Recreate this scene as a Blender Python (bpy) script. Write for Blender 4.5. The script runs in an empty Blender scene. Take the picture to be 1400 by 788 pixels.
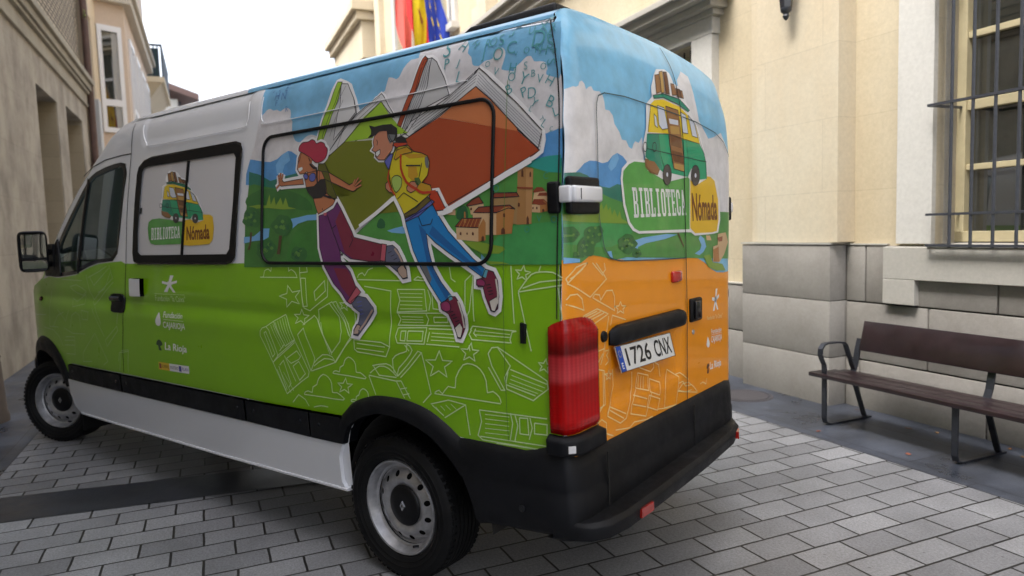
import bpy, bmesh, math, random
from mathutils import Vector, Matrix, geometry
random.seed(7)
scene=bpy.context.scene
COL=scene.collection
ART="""F|printed_landscape|s|sky|1|0|1|1118,2482 1023,2405 1016,2263 1047,2110 1089,1976 1110,1760 1129,1621 1134,1478 151,1482 -513,1484 -931,1491 -924,1920 -898,2358 -887,2393 -567,2420 -233,2431 307,2461 644,2465
F|printed_landscape|s|cloud|2|0|1|1013,2262 993,2278 972,2292 954,2297 939,2297 926,2291 912,2284 896,2284 879,2285 863,2277 845,2271 827,2278 807,2285 782,2281 761,2269 754,2248 751,2225 740,2215 729,2204 728,2182 727,2156 716,2129 701,2106 678,2095 654,2092 636,2101 617,2112 593,2119 566,2120 534,2112 506,2096 486,2074 475,2047 470,2011 487,1976 534,1948 633,1932 865,1937 1091,1966 1109,2029 1062,2103 1042,2172 1026,2229 1020,2251
F|printed_landscape|s|cloud|2|0|1|34,2323 9,2318 -17,2307 -30,2311 -39,2320 -47,2334 -57,2351 -74,2369 -93,2384 -118,2383 -139,2384 -136,2404 -113,2432 -59,2463 -69,2468 -93,2467 -126,2463 -165,2459 -239,2443 -278,2441 -310,2440 -341,2435 -368,2429 -390,2422 -409,2412 -425,2393 -434,2374 -433,2362 -433,2351 -444,2341 -456,2331 -461,2314 -465,2299 -474,2292 -486,2289 -495,2287 -505,2288 -518,2295 -533,2302 -554,2302 -572,2303 -578,2316 -583,2331 -593,2339 -605,2342 -620,2339 -633,2331 -640,2320 -642,2306 -639,2292 -635,2278 -628,2262 -627,2250 -647,2243 -669,2239 -681,2234 -688,2232 -689,2238 -692,2246 -706,2254 -722,2263 -736,2273 -748,2280 -760,2281 -770,2278 -777,2267 -784,2256 -796,2253 -810,2252 -824,2249 -836,2244 -844,2231 -848,2217 -843,2207 -843,2197 -860,2188 -881,2181 -893,2176 -902,2174 -907,2189 -912,2180 -920,2082 -921,1983 -898,1971 -871,1982 -856,1976 -846,1970 -838,1967 -838,1964 -857,1961 -880,1957 -893,1952 -901,1944 -906,1930 -902,1917 -893,1912 -856,1914 -758,1915 -625,1936 -480,2018 -321,2096 -143,2082 18,2054 105,2085 145,2135 144,2190 125,2235 114,2247 100,2249 76,2255 52,2267 43,2297
F|printed_landscape|s|mount|3|0|1|1094,2043 970,2021 909,2013 850,2023 803,2044 756,2057 727,2052 675,2025 624,2009 620,1875 1132,1907 1129,1968
F|printed_landscape|s|mountlt|4|0|1|803,2044 756,2057 735,2007 782,1988 808,1933 847,1947 859,1994
F|printed_landscape|s|mount|3|0|1|-804,1961 -838,1975 -871,1975 -922,1987 -925,1860 -806,1869 -719,1862
F|printed_landscape|s|mount|4|0|1|-851,1969 -876,1979 -907,1987 -917,1984 -919,1955 -884,1955
F|printed_landscape|s|hilldk|5|0|1|1100,1976 1004,1954 901,1913 788,1929 633,1941 385,1896 -3,1886 -7,1720 1102,1765
F|printed_landscape|s|hilldk|5|0|1|-590,1828 -718,1877 -789,1885 -849,1876 -924,1877 -926,1778 -591,1799
F|printed_landscape|s|grass2|6|0|1|1100,1900 1052,1906 950,1887 837,1868 716,1864 612,1858 523,1837 228,1820 -540,1807 -546,1471 1137,1460 1129,1709
F|printed_landscape|s|grass3|7|0|1|1117,1837 1064,1858 993,1873 922,1872 851,1864 782,1859 715,1848 644,1827 584,1802 547,1770 545,1745 618,1748 713,1760 781,1772 849,1782 936,1783 1019,1782 1078,1785 1116,1794 1131,1814
F|printed_landscape|s|grass4|8|0|1|1094,1789 1005,1794 933,1786 906,1843 894,1788 864,1828 849,1782 808,1821 787,1781 765,1819 740,1771 674,1758 793,1760 918,1773 1049,1774
F|printed_landscape|s|river|8|0|1|1139,1624 1046,1626 959,1666 902,1665 909,1619 958,1604 1046,1601 1138,1589
F|printed_landscape|s|river|8|0|1|725,1708 660,1714 583,1723 495,1724 489,1696 582,1696 659,1682 711,1656 724,1664
F|printed_landscape|s|grass2b|8|0|1|671,1647 629,1666 582,1676 535,1693 495,1681 453,1584 455,1488 590,1467 735,1483 751,1525 723,1576 702,1615
F|printed_landscape|s|tree|9|0|1|975,1721 975,1712 980,1701 992,1687 1007,1675 1025,1674 1045,1677 1064,1680 1082,1682 1096,1680 1110,1680 1136,1692 1156,1706 1152,1717 1142,1727 1141,1739 1138,1750 1132,1760 1121,1769 1105,1778 1086,1784 1065,1784 1043,1780 1021,1773 1003,1764 993,1753 986,1741 979,1731
F|printed_landscape|s|treedk|10|0|1|1085,1691 1079,1697 1068,1700 1057,1696 1050,1690 1057,1684 1068,1680 1078,1684
F|printed_landscape|s|treelt|10|0|1|1082,1729 1075,1734 1065,1738 1054,1734 1047,1727 1054,1721 1064,1718 1075,1722
F|printed_landscape|s|treedk|10|0|1|1065,1730 1058,1736 1048,1739 1037,1735 1030,1728 1037,1722 1047,1719 1058,1723
F|printed_landscape|s|treelt|10|0|1|1090,1741 1084,1747 1073,1750 1062,1746 1056,1740 1062,1734 1073,1731 1084,1735
F|printed_landscape|s|treedk|10|0|1|1081,1717 1075,1723 1064,1726 1053,1722 1047,1716 1053,1710 1064,1707 1074,1711
F|printed_landscape|s|treelt|10|0|1|1103,1733 1097,1739 1086,1742 1075,1738 1069,1732 1075,1726 1086,1722 1097,1726
F|printed_landscape|s|treedk|10|0|1|1112,1744 1106,1750 1095,1753 1084,1749 1077,1743 1084,1737 1094,1734 1106,1738
F|printed_landscape|s|treelt|10|0|1|1057,1753 1051,1758 1040,1762 1029,1758 1023,1751 1029,1745 1040,1742 1050,1746
F|printed_landscape|s|treedk|10|0|1|1125,1752 1118,1758 1107,1761 1096,1757 1090,1750 1096,1745 1107,1741 1118,1745
F|printed_landscape|s|treelt|10|0|1|1138,1726 1131,1732 1120,1735 1109,1731 1103,1725 1109,1719 1120,1715 1131,1720
F|printed_landscape|s|treedk|10|0|1|1059,1752 1053,1758 1042,1761 1032,1757 1025,1750 1031,1745 1042,1741 1053,1745
F|printed_landscape|s|treelt|10|0|1|1053,1709 1047,1715 1036,1718 1026,1714 1019,1708 1025,1702 1036,1699 1047,1703
F|printed_landscape|s|tree|9|0|1|701,1672 703,1662 712,1653 728,1639 747,1626 762,1621 777,1622 795,1626 814,1632 829,1634 842,1637 850,1644 860,1654 880,1665 895,1677 883,1691 864,1703 856,1708 848,1713 834,1725 818,1734 797,1733 775,1728 754,1726 736,1721 720,1710 709,1696 702,1683
F|printed_landscape|s|treedk|10|0|1|792,1667 786,1673 776,1676 765,1672 759,1666 765,1660 775,1656 786,1660
F|printed_landscape|s|treelt|10|0|1|794,1664 788,1671 778,1674 767,1670 761,1664 767,1658 778,1654 788,1658
F|printed_landscape|s|treedk|10|0|1|824,1681 818,1687 808,1690 797,1686 790,1680 797,1674 807,1670 818,1674
F|printed_landscape|s|treelt|10|0|1|804,1698 798,1704 788,1708 777,1703 771,1697 777,1691 787,1687 798,1691
F|printed_landscape|s|treedk|10|0|1|794,1677 788,1683 778,1686 767,1682 761,1676 767,1670 777,1666 788,1670
F|printed_landscape|s|treelt|10|0|1|801,1675 795,1681 784,1684 774,1680 767,1674 773,1668 784,1664 794,1668
F|printed_landscape|s|treedk|10|0|1|811,1680 805,1686 794,1689 784,1685 778,1679 784,1673 794,1669 805,1673
F|printed_landscape|s|treelt|10|0|1|858,1672 852,1678 841,1682 830,1677 824,1671 830,1665 841,1661 852,1665
F|printed_landscape|s|treedk|10|0|1|761,1662 754,1669 744,1672 734,1668 728,1662 734,1656 744,1652 754,1656
F|printed_landscape|s|treelt|10|0|1|813,1670 807,1676 796,1680 786,1676 779,1669 785,1663 796,1660 806,1664
F|printed_landscape|s|treedk|10|0|1|762,1673 756,1679 746,1683 736,1679 729,1672 735,1666 746,1663 756,1667
F|printed_landscape|s|treelt|10|0|1|817,1669 810,1676 800,1679 789,1675 783,1668 789,1662 800,1659 810,1663
F|printed_landscape|s|tree|9|0|1|835,1552 844,1541 857,1530 869,1518 883,1509 897,1508 912,1508 931,1501 949,1495 965,1497 982,1504 1003,1518 1020,1533 1016,1544 1008,1554 1013,1568 1015,1581 998,1589 976,1596 962,1601 948,1604 929,1607 909,1607 895,1605 882,1599 864,1589 847,1577 838,1565
F|printed_landscape|s|treedk|10|0|1|982,1567 976,1574 965,1577 954,1573 948,1567 954,1561 965,1557 976,1561
F|printed_landscape|s|treelt|10|0|1|897,1561 890,1567 880,1571 869,1567 863,1561 869,1555 880,1551 890,1555
F|printed_landscape|s|treedk|10|0|1|960,1552 954,1558 943,1562 932,1558 926,1552 932,1546 943,1542 953,1546
F|printed_landscape|s|treelt|10|0|1|946,1548 939,1554 929,1558 918,1554 912,1548 918,1541 928,1538 939,1542
F|printed_landscape|s|treedk|10|0|1|951,1554 945,1560 934,1563 924,1560 917,1553 923,1547 934,1543 945,1547
F|printed_landscape|s|treelt|10|0|1|956,1553 949,1560 938,1563 928,1559 921,1553 928,1547 938,1543 949,1547
F|printed_landscape|s|treedk|10|0|1|934,1565 928,1571 917,1575 906,1571 900,1565 906,1559 917,1555 928,1559
F|printed_landscape|s|treelt|10|0|1|920,1581 913,1588 903,1591 892,1587 886,1581 892,1575 902,1571 913,1575
F|printed_landscape|s|treedk|10|0|1|908,1581 902,1587 892,1591 881,1587 875,1581 881,1575 892,1571 902,1575
F|printed_landscape|s|treelt|10|0|1|990,1549 983,1556 972,1559 962,1555 955,1549 961,1543 972,1539 983,1543
F|printed_landscape|s|treedk|10|0|1|994,1575 987,1582 977,1585 966,1581 959,1575 966,1569 976,1565 987,1569
F|printed_landscape|s|treelt|10|0|1|978,1538 971,1544 961,1548 950,1544 943,1537 950,1531 960,1527 971,1531
F|printed_landscape|s|tree|9|0|1|581,1527 580,1520 584,1512 596,1500 612,1490 625,1489 637,1491 651,1491 665,1491 679,1495 692,1500 705,1505 714,1511 714,1518 711,1527 711,1537 708,1547 702,1555 693,1560 680,1566 665,1568 651,1564 637,1559 622,1561 608,1562 595,1555 585,1545 582,1536
F|printed_landscape|s|treedk|10|0|1|685,1511 680,1516 672,1518 664,1516 660,1511 664,1506 672,1503 680,1506
F|printed_landscape|s|treelt|10|0|1|680,1537 675,1542 667,1545 659,1542 654,1537 659,1532 667,1530 675,1533
F|printed_landscape|s|treedk|10|0|1|708,1528 703,1533 695,1536 687,1533 683,1528 687,1523 695,1520 703,1523
F|printed_landscape|s|treelt|10|0|1|660,1531 655,1536 647,1539 640,1536 635,1531 640,1526 647,1523 655,1526
F|printed_landscape|s|treedk|10|0|1|664,1546 659,1551 651,1554 643,1550 639,1546 643,1541 651,1538 659,1541
F|printed_landscape|s|treelt|10|0|1|692,1526 688,1530 680,1533 672,1530 667,1526 672,1521 680,1518 687,1521
F|printed_landscape|s|treedk|10|0|1|666,1508 662,1513 654,1516 646,1513 642,1508 646,1503 654,1500 662,1503
F|printed_landscape|s|treelt|10|0|1|647,1548 642,1553 634,1556 627,1553 622,1548 626,1544 634,1541 642,1544
F|printed_landscape|s|treedk|10|0|1|648,1553 644,1558 636,1560 628,1558 623,1553 628,1548 636,1545 643,1548
F|printed_landscape|s|treelt|10|0|1|662,1523 657,1528 650,1530 642,1528 637,1523 642,1518 649,1515 657,1518
F|printed_landscape|s|treedk|10|0|1|691,1524 686,1529 679,1532 671,1529 666,1524 671,1519 678,1516 686,1519
F|printed_landscape|s|treelt|10|0|1|666,1529 662,1534 654,1537 646,1534 642,1529 646,1524 654,1521 662,1524
F|printed_landscape|s|trunk|11|0|1|1079,1648 1058,1648 1068,1588 1078,1554 1102,1554 1083,1588
F|printed_landscape|s|trunk|11|0|1|816,1626 788,1625 801,1576 806,1529 836,1529 823,1577
F|printed_landscape|s|grass1|7|0|1|444,1624 199,1627 -22,1779 -184,1771 -190,1482 442,1479
F|printed_landscape|s|river|8|0|1|5,1631 -49,1642 -119,1652 -187,1658 -188,1622 -96,1616 -25,1622
F|printed_landscape|s|treedk|8|0|1|66,1645 73,1654 70,1666 62,1680 49,1689 34,1684 21,1673 17,1658 21,1644 43,1641
F|printed_landscape|s|grass1|7|0|1|-590,1828 -664,1859 -736,1875 -806,1869 -925,1846 -932,1483 -597,1482 -332,1706
F|printed_landscape|s|grass1|8|0|1|-349,1701 -467,1740 -565,1789 -725,1852 -802,1846 -827,1839 -888,1827 -922,1817 -926,1643 -768,1633 -570,1574 -426,1576 -350,1600
F|printed_landscape|s|hillbl|9|0|1|-738,1850 -763,1867 -794,1877 -826,1885 -862,1889 -920,1889 -922,1822 -864,1829 -802,1849 -789,1855 -738,1859
F|printed_landscape|s|grass5|9|0|1|-664,1630 -768,1638 -868,1642 -926,1643 -929,1484 -571,1481 -591,1552
F|printed_landscape|s|grass4|10|0|1|-448,1576 -534,1574 -591,1563 -659,1552 -669,1541 -639,1525 -556,1526 -499,1548
F|printed_landscape|s|grass4|10|0|1|-571,1496 -653,1493 -693,1484 -592,1483
F|printed_landscape|s|treedk|10|0|1|-413,1699 -420,1711 -431,1720 -444,1723 -456,1722 -465,1713 -471,1702 -476,1687 -476,1674 -463,1667 -447,1664 -428,1665 -413,1671 -410,1684
F|printed_landscape|s|vbrown|11|0|1|-724,1855 -763,1857 -798,1846 -797,1780 -794,1637 -723,1637 -724,1748
F|printed_landscape|s|vtan|12|0|1|-764,1848 -798,1846 -797,1780 -794,1638 -768,1638
F|printed_landscape|s|vroof|11|0|1|-597,1750 -614,1765 -721,1761 -734,1745 -597,1746
S|printed_landscape|s|ink|13|35|1|-597,1750 -614,1765 -721,1761 -734,1745 -597,1746
F|printed_landscape|s|vbrown2|11|0|1|-597,1746 -728,1744 -723,1639 -600,1643
F|printed_landscape|s|vroof|12|0|1|-467,1724 -496,1744 -531,1756 -556,1728 -471,1719
S|printed_landscape|s|ink|13|35|1|-467,1724 -496,1744 -531,1756 -556,1728 -471,1719
F|printed_landscape|s|vwall|11|0|1|-471,1719 -556,1726 -557,1682 -490,1684 -482,1712
F|printed_landscape|s|vroof|13|0|1|-504,1692 -532,1713 -689,1714 -716,1697 -683,1703 -622,1687
S|printed_landscape|s|ink|14|35|1|-504,1692 -532,1713 -689,1714 -716,1697 -683,1703 -622,1687
F|printed_landscape|s|vwall|12|0|1|-500,1691 -623,1686 -624,1599 -506,1601
F|printed_landscape|s|vbrown3|13|0|1|-623,1686 -663,1707 -689,1708 -712,1692 -701,1603 -624,1599
F|printed_landscape|s|vroof|14|0|1|-406,1638 -443,1670 -547,1669 -530,1630
S|printed_landscape|s|ink|15|35|1|-406,1638 -443,1670 -547,1669 -530,1630
F|printed_landscape|s|vwall|13|0|1|-412,1635 -532,1630 -533,1574 -415,1585
F|printed_landscape|s|vbrown3|14|0|1|-532,1630 -558,1666 -570,1649 -570,1579 -533,1574
F|printed_landscape|s|vroof|12|0|1|-798,1760 -816,1776 -841,1773 -856,1760 -804,1755
F|printed_landscape|s|vroof|12|0|1|-820,1742 -829,1754 -878,1751 -881,1740
F|printed_landscape|s|vwall|11|0|1|-804,1756 -856,1759 -878,1739 -880,1695 -824,1692 -798,1724
F|printed_landscape|s|vroof|13|0|1|-795,1714 -804,1731 -851,1729 -873,1708 -830,1707
F|printed_landscape|s|vwall|12|0|1|-795,1711 -833,1707 -834,1679 -796,1682
F|printed_landscape|s|vbrown3|13|0|1|-833,1707 -851,1724 -870,1708 -867,1683 -834,1679
F|printed_landscape|s|vwall|10|0|1|-356,1701 -405,1709 -406,1685 -356,1690
F|printed_landscape|s|vdark|16|0|1|-433,1603 -433,1612 -438,1616 -443,1612 -443,1602
F|printed_landscape|s|vdark|16|0|1|-470,1604 -469,1610 -473,1613 -477,1610 -477,1603
F|printed_landscape|s|vdark|16|0|1|-499,1601 -499,1610 -504,1614 -509,1610 -509,1600
F|printed_landscape|s|vdark|16|0|1|-650,1602 -650,1620 -659,1628 -668,1620 -669,1602
F|printed_landscape|s|vdark|16|0|1|-659,1669 -658,1680 -663,1685 -668,1680 -668,1668
F|printed_landscape|s|vdark|16|0|1|-730,1706 -730,1718 -734,1722 -739,1717 -739,1706
F|printed_landscape|s|vdark|16|0|1|-772,1637 -772,1660 -777,1670 -783,1659 -784,1636
F|printed_landscape|s|vdark|16|0|1|-743,1820 -743,1841 -748,1850 -753,1840 -754,1819
F|printed_landscape|s|vdark|16|0|1|-550,1577 -550,1592 -557,1598 -564,1592 -564,1577
F|printed_landscape|s|vdark|16|0|1|-488,1703 -488,1711 -493,1714 -498,1710 -498,1703
F|printed_landscape|s|vdark|16|0|1|-799,1693 -799,1700 -802,1703 -805,1700 -805,1693
F|printed_landscape|s|vdark|16|0|1|-816,1692 -816,1700 -819,1702 -823,1699 -823,1692
F|printed_landscape|s|vdark|16|0|1|-844,1681 -844,1690 -849,1693 -854,1689 -854,1681
F|printed_landscape|s|vdark|16|0|1|-783,1817 -782,1831 -786,1837 -790,1831 -790,1816
F|printed_landscape|s|vbrown3|15|0|1|-455,1697 -462,1697 -467,1652 -454,1653
S|printed_landscape|s|vroof|16|60|0|-724,1779 -800,1773
S|printed_landscape|s|vbrown3|15|40|0|-429,1636 -450,1668
S|printed_landscape|s|vbrown3|15|40|0|-449,1635 -469,1668
S|printed_landscape|s|vbrown3|15|40|0|-470,1635 -488,1667
S|printed_landscape|s|vbrown3|15|40|0|-490,1634 -507,1666
S|printed_landscape|s|vbrown3|15|40|0|-510,1634 -525,1666
S|printed_landscape|s|vbrown3|15|40|0|-530,1633 -544,1665
F|printed_green_book|s|white|5|0|1|534,2080 483,2211 436,2323 407,2369 381,2374 325,2352 287,2332 246,2260 209,2195 134,2228 74,2266 42,2245 9,2194 -54,2128 -114,2072 -117,1991 388,1968 452,1991 504,2050
F|printed_green_book|s|page|6|0|1|478,2102 401,2255 364,2344 315,2336 266,2263 236,2207 228,2184 312,2128 432,2016 475,2047
S|printed_green_book|s|ink|7|35|1|478,2102 401,2255 364,2344 315,2336 266,2263 236,2207 228,2184 312,2128 432,2016 475,2047
F|printed_green_book|s|pagelt|7|0|1|364,2344 315,2336 266,2263 235,2189 260,2171 392,2075 359,2240
S|printed_green_book|s|ink|8|35|1|364,2344 315,2336 266,2263 235,2189 260,2171 392,2075 359,2240
F|printed_green_book|s|pagelt|7|0|1|432,2016 311,2120 234,2176 71,2255 47,2233 -30,2140 127,2082 445,1999
S|printed_green_book|s|ink|8|35|1|432,2016 311,2120 234,2176 71,2255 47,2233 -30,2140 127,2082 445,1999
F|printed_green_book|s|bookgreenlt|6|0|1|396,2358 360,2352 375,2278 424,2168 476,2075 517,2088 481,2175 431,2277
S|printed_green_book|s|ink|8|35|1|396,2358 360,2352 375,2278 424,2168 476,2075 517,2088 481,2175 431,2277
F|printed_green_book|s|bookgreenlt|9|0|1|451,1982 309,2058 181,2157 65,2217 7,2152 -55,2095 -115,2056 -116,2024 101,2046 309,2058
F|printed_green_book|s|olive|10|0|1|472,1975 306,2059 126,2048 -116,2036 -123,1796 -125,1715 245,1704 425,1827
F|printed_green_book|s|olive|10|0|1|426,1874 -43,1843 -45,1781 217,1626 240,1637 335,1766
F|printed_green_book|s|olive|10|0|1|249,2053 190,2052 85,2046 -43,2030 -55,1948 -6,1791 -42,1789 66,1732 179,1666 277,1610
F|printed_green_book|s|olive|11|0|1|377,1800 282,1795 -34,1783 -28,1779 232,1628 258,1633 321,1727
S|printed_green_book|s|ink|11|35|0|472,1975 309,2058 181,2148 65,2217 7,2161 -30,2131
S|printed_green_book|s|ink|12|40|0|377,1800 321,1727 258,1630 232,1628
S|printed_green_book|s|white|12|180|0|245,1626 219,1628 -34,1776
S|printed_green_book|s|white|12|180|0|245,1626 219,1628 -34,1776
S|printed_green_book|s|ink|9|20|0|312,2137 363,2037
S|printed_green_book|s|ink|9|20|0|273,2150 79,2241
S|printed_green_book|s|ink|9|20|0|258,2131 72,2228
S|printed_green_book|s|ink|9|20|0|399,2228 327,2329
S|printed_green_book|s|ink|9|20|0|420,2096 340,2264
F|printed_orange_book|s|white|6|0|1|-36,2073 -105,2228 -156,2368 -170,2389 -229,2382 -263,2361 -311,2293 -358,2200 -420,2207 -496,2278 -511,2282 -556,2246 -710,2121 -837,1999 -846,1978 -836,1902 -789,1885 -505,1767 -279,1685 -60,1882
F|printed_orange_book|s|page|7|0|1|-66,2045 -140,2215 -184,2367 -228,2368 -261,2345 -313,2269 -354,2189 -210,2150 -112,2056
S|printed_orange_book|s|ink|8|35|1|-66,2045 -140,2215 -184,2367 -228,2368 -261,2345 -313,2269 -354,2189 -210,2150 -112,2056
F|printed_orange_book|s|bookor|8|0|1|-47,2096 -116,2235 -171,2374 -181,2385 -206,2367 -150,2230 -71,2086
S|printed_orange_book|s|ink|9|35|1|-47,2096 -116,2235 -171,2374 -181,2385 -206,2367 -150,2230 -71,2086
F|printed_orange_book|s|pagelt|8|0|1|-89,2059 -134,2103 -349,2178 -459,2239 -506,2277 -577,2221 -711,2107 -836,1986 -829,1965 -818,1924 -714,2006 -501,2195 -320,2120 -124,2039
S|printed_orange_book|s|ink|9|35|1|-89,2059 -134,2103 -349,2178 -459,2239 -506,2277 -577,2221 -711,2107 -836,1986 -829,1965 -818,1924 -714,2006 -501,2195 -320,2120 -124,2039
S|printed_orange_book|s|ink|9|35|0|-228,2368 -217,2244 -187,2168 -100,2066
S|printed_orange_book|s|shoeg|10|16|0|-505,2260 -832,1970
S|printed_orange_book|s|shoeg|10|16|0|-504,2248 -831,1959
S|printed_orange_book|s|shoeg|10|16|0|-503,2236 -830,1948
S|printed_orange_book|s|shoeg|10|16|0|-502,2224 -829,1937
S|printed_orange_book|s|shoeg|10|16|0|-501,2212 -828,1926
S|printed_orange_book|s|ink|10|20|0|-497,2263 -318,2167 -134,2086
S|printed_orange_book|s|ink|10|20|0|-496,2250 -322,2155 -140,2076
S|printed_orange_book|s|ink|10|20|0|-495,2236 -325,2144 -146,2066
S|printed_orange_book|s|ink|10|20|0|-493,2223 -329,2133 -152,2055
S|printed_orange_book|s|ink|9|20|0|-197,2360 -151,2214 -83,2076
S|printed_orange_book|s|ink|9|20|0|-208,2359 -165,2212 -92,2075
S|printed_orange_book|s|ink|9|20|0|-218,2357 -178,2210 -101,2074
S|printed_orange_book|s|ink|9|20|0|-228,2355 -192,2208 -111,2073
F|printed_orange_book|s|bookorlt|11|0|1|-96,2026 -300,2099 -500,2202 -580,2139 -714,2010 -719,1998 -584,2031 -310,2099
F|printed_orange_book|s|bookor|11|0|1|-96,2026 -300,2100 -584,2031 -719,1998 -827,1913 -818,1904 -591,1814 -505,1774 -258,1678 -200,1792 -105,1944
S|printed_orange_book|s|ink|12|40|0|-96,2026 -299,2103 -500,2202 -580,2139 -714,2013 -827,1913 -591,1817 -258,1690
S|printed_landscape|s|white|18|240|0|-345,1700 -459,1746 -565,1790 -666,1833 -738,1861 -788,1882
S|printed_landscape|s|white|18|160|0|-591,1802 -719,1857 -806,1890 -838,1909 -847,1950 -842,1988
S|printed_landscape|s|white|6|140|0|-835,2003 -710,2121 -576,2236 -508,2282
F|printed_woman_figure|s|skin|13|0|1|621,1906 703,1903 778,1899 790,1909 815,1910 822,1898 818,1886 797,1879 749,1880 611,1877
S|printed_woman_figure|s|ink|15|35|1|621,1906 703,1903 778,1899 790,1909 815,1910 822,1898 818,1886 797,1879 749,1880 611,1877
S|printed_woman_figure|s|white|12|340|1|621,1906 703,1903 778,1899 790,1909 815,1910 822,1898 818,1886 797,1879 749,1880 611,1877
F|printed_woman_figure|s|skin|13|0|1|489,1935 421,1924 328,1883 263,1852 245,1858 219,1849 208,1834 221,1824 238,1820 278,1832 360,1861 445,1891 488,1888
S|printed_woman_figure|s|ink|15|35|1|489,1935 421,1924 328,1883 263,1852 245,1858 219,1849 208,1834 221,1824 238,1820 278,1832 360,1861 445,1891 488,1888
F|printed_woman_figure|s|olivedk|13|0|1|499,1971 448,1967 421,1927 394,1866 350,1794 408,1797 494,1824 506,1911
S|printed_woman_figure|s|ink|15|35|1|499,1971 448,1967 421,1927 394,1866 350,1794 408,1797 494,1824 506,1911
F|printed_woman_figure|s|skin|14|0|1|612,1930 498,1938 472,1931 445,1891 426,1820 366,1784 382,1764 492,1723 510,1753 533,1804 592,1862
S|printed_woman_figure|s|ink|15|35|1|612,1930 498,1938 472,1931 445,1891 426,1820 366,1784 382,1764 492,1723 510,1753 533,1804 592,1862
F|printed_woman_figure|s|skin|14|0|1|639,2044 661,2012 664,1984 668,1957 644,1930 612,1930 586,1939 576,1916 549,1887 506,1911 511,1950 552,1975 536,2023
S|printed_woman_figure|s|ink|15|35|1|639,2044 661,2012 664,1984 668,1957 644,1930 612,1930 586,1939 576,1916 549,1887 506,1911 511,1950 552,1975 536,2023
S|printed_woman_figure|s|white|12|300|1|639,2044 661,2012 664,1984 668,1957 644,1930 612,1930 586,1939 576,1916 549,1887 506,1911 511,1950 552,1975 536,2023
F|printed_woman_figure|s|black|16|0|1|597,1862 530,1864 479,1893 445,1894 430,1820 468,1803 529,1801 574,1833
F|printed_woman_figure|s|hair|16|0|1|639,2041 648,2044 655,2047 658,2051 658,2058 655,2066 650,2073 643,2078 634,2084 623,2087 610,2087 596,2086 583,2086 573,2088 565,2092 556,2094 547,2093 538,2090 530,2086 525,2080 521,2074 516,2071 507,2072 496,2074 486,2076 475,2074 464,2070 456,2066 451,2061 449,2056 446,2050 440,2046 433,2041 429,2035 429,2026 432,2015 436,2006 440,1999 446,1994 452,1989 461,1984 471,1980 482,1978 494,1976 508,1976 521,1978 533,1985 545,1994 557,2003 570,2010 584,2017 598,2023 613,2030 627,2036
S|printed_woman_figure|s|ink|17|35|1|639,2041 648,2044 655,2047 658,2051 658,2058 655,2066 650,2073 643,2078 634,2084 623,2087 610,2087 596,2086 583,2086 573,2088 565,2092 556,2094 547,2093 538,2090 530,2086 525,2080 521,2074 516,2071 507,2072 496,2074 486,2076 475,2074 464,2070 456,2066 451,2061 449,2056 446,2050 440,2046 433,2041 429,2035 429,2026 432,2015 436,2006 440,1999 446,1994 452,1989 461,1984 471,1980 482,1978 494,1976 508,1976 521,1978 533,1985 545,1994 557,2003 570,2010 584,2017 598,2023 613,2030 627,2036
S|printed_woman_figure|s|white|12|260|1|639,2041 648,2044 655,2047 658,2051 658,2058 655,2066 650,2073 643,2078 634,2084 623,2087 610,2087 596,2086 583,2086 573,2088 565,2092 556,2094 547,2093 538,2090 530,2086 525,2080 521,2074 516,2071 507,2072 496,2074 486,2076 475,2074 464,2070 456,2066 451,2061 449,2056 446,2050 440,2046 433,2041 429,2035 429,2026 432,2015 436,2006 440,1999 446,1994 452,1989 461,1984 471,1980 482,1978 494,1976 508,1976 521,1978 533,1985 545,1994 557,2003 570,2010 584,2017 598,2023 613,2030 627,2036
F|printed_woman_figure|s|teeth|16|0|1|657,1961 627,1965 622,1953 645,1942 657,1950
F|printed_woman_figure|s|bluehp|17|0|1|567,1916 558,1924 546,1928 531,1927 519,1921 516,1908 518,1896 528,1889 540,1886 552,1888 562,1893 568,1904
S|printed_woman_figure|s|ink|18|35|1|567,1916 558,1924 546,1928 531,1927 519,1921 516,1908 518,1896 528,1889 540,1886 552,1888 562,1893 568,1904
F|printed_woman_figure|s|bluehp|17|0|1|614,1922 606,1927 594,1929 584,1924 576,1916 578,1907 585,1900 596,1902 607,1908 613,1915
S|printed_woman_figure|s|ink|18|35|1|614,1922 606,1927 594,1929 584,1924 576,1916 578,1907 585,1900 596,1902 607,1908 613,1915
S|printed_woman_figure|s|ink|18|100|0|565,1976 550,1964 533,1952 521,1952 511,1950 508,1934 506,1911 503,1884 495,1856 476,1832 451,1813 419,1805 392,1802
S|printed_woman_figure|s|ink|18|30|0|635,2038 643,2010 658,1984
S|printed_woman_figure|s|ink|18|40|0|575,2005 561,1987
S|printed_woman_figure|s|ink|17|60|0|458,1751 460,1743
S|printed_woman_figure|s|ink|16|25|0|813,1942 810,1901
S|printed_woman_figure|s|ink|16|25|0|803,1944 800,1904
S|printed_woman_figure|s|ink|16|25|0|789,1934 796,1900
S|printed_woman_figure|s|ink|16|25|0|216,1875 223,1840
S|printed_woman_figure|s|ink|16|25|0|200,1874 211,1836
S|printed_woman_figure|s|ink|16|25|0|188,1863 203,1833
S|printed_woman_figure|s|white|12|400|0|817,1902 824,1939
S|printed_woman_figure|s|ink|15|135|0|817,1902 824,1939
S|printed_woman_figure|s|skin|16|95|0|817,1902 824,1939
S|printed_woman_figure|s|white|12|400|0|807,1905 806,1948
S|printed_woman_figure|s|ink|15|135|0|807,1905 806,1948
S|printed_woman_figure|s|skin|16|95|0|807,1905 806,1948
S|printed_woman_figure|s|white|12|400|0|798,1904 787,1941
S|printed_woman_figure|s|ink|15|135|0|798,1904 787,1941
S|printed_woman_figure|s|skin|16|95|0|798,1904 787,1941
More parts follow.
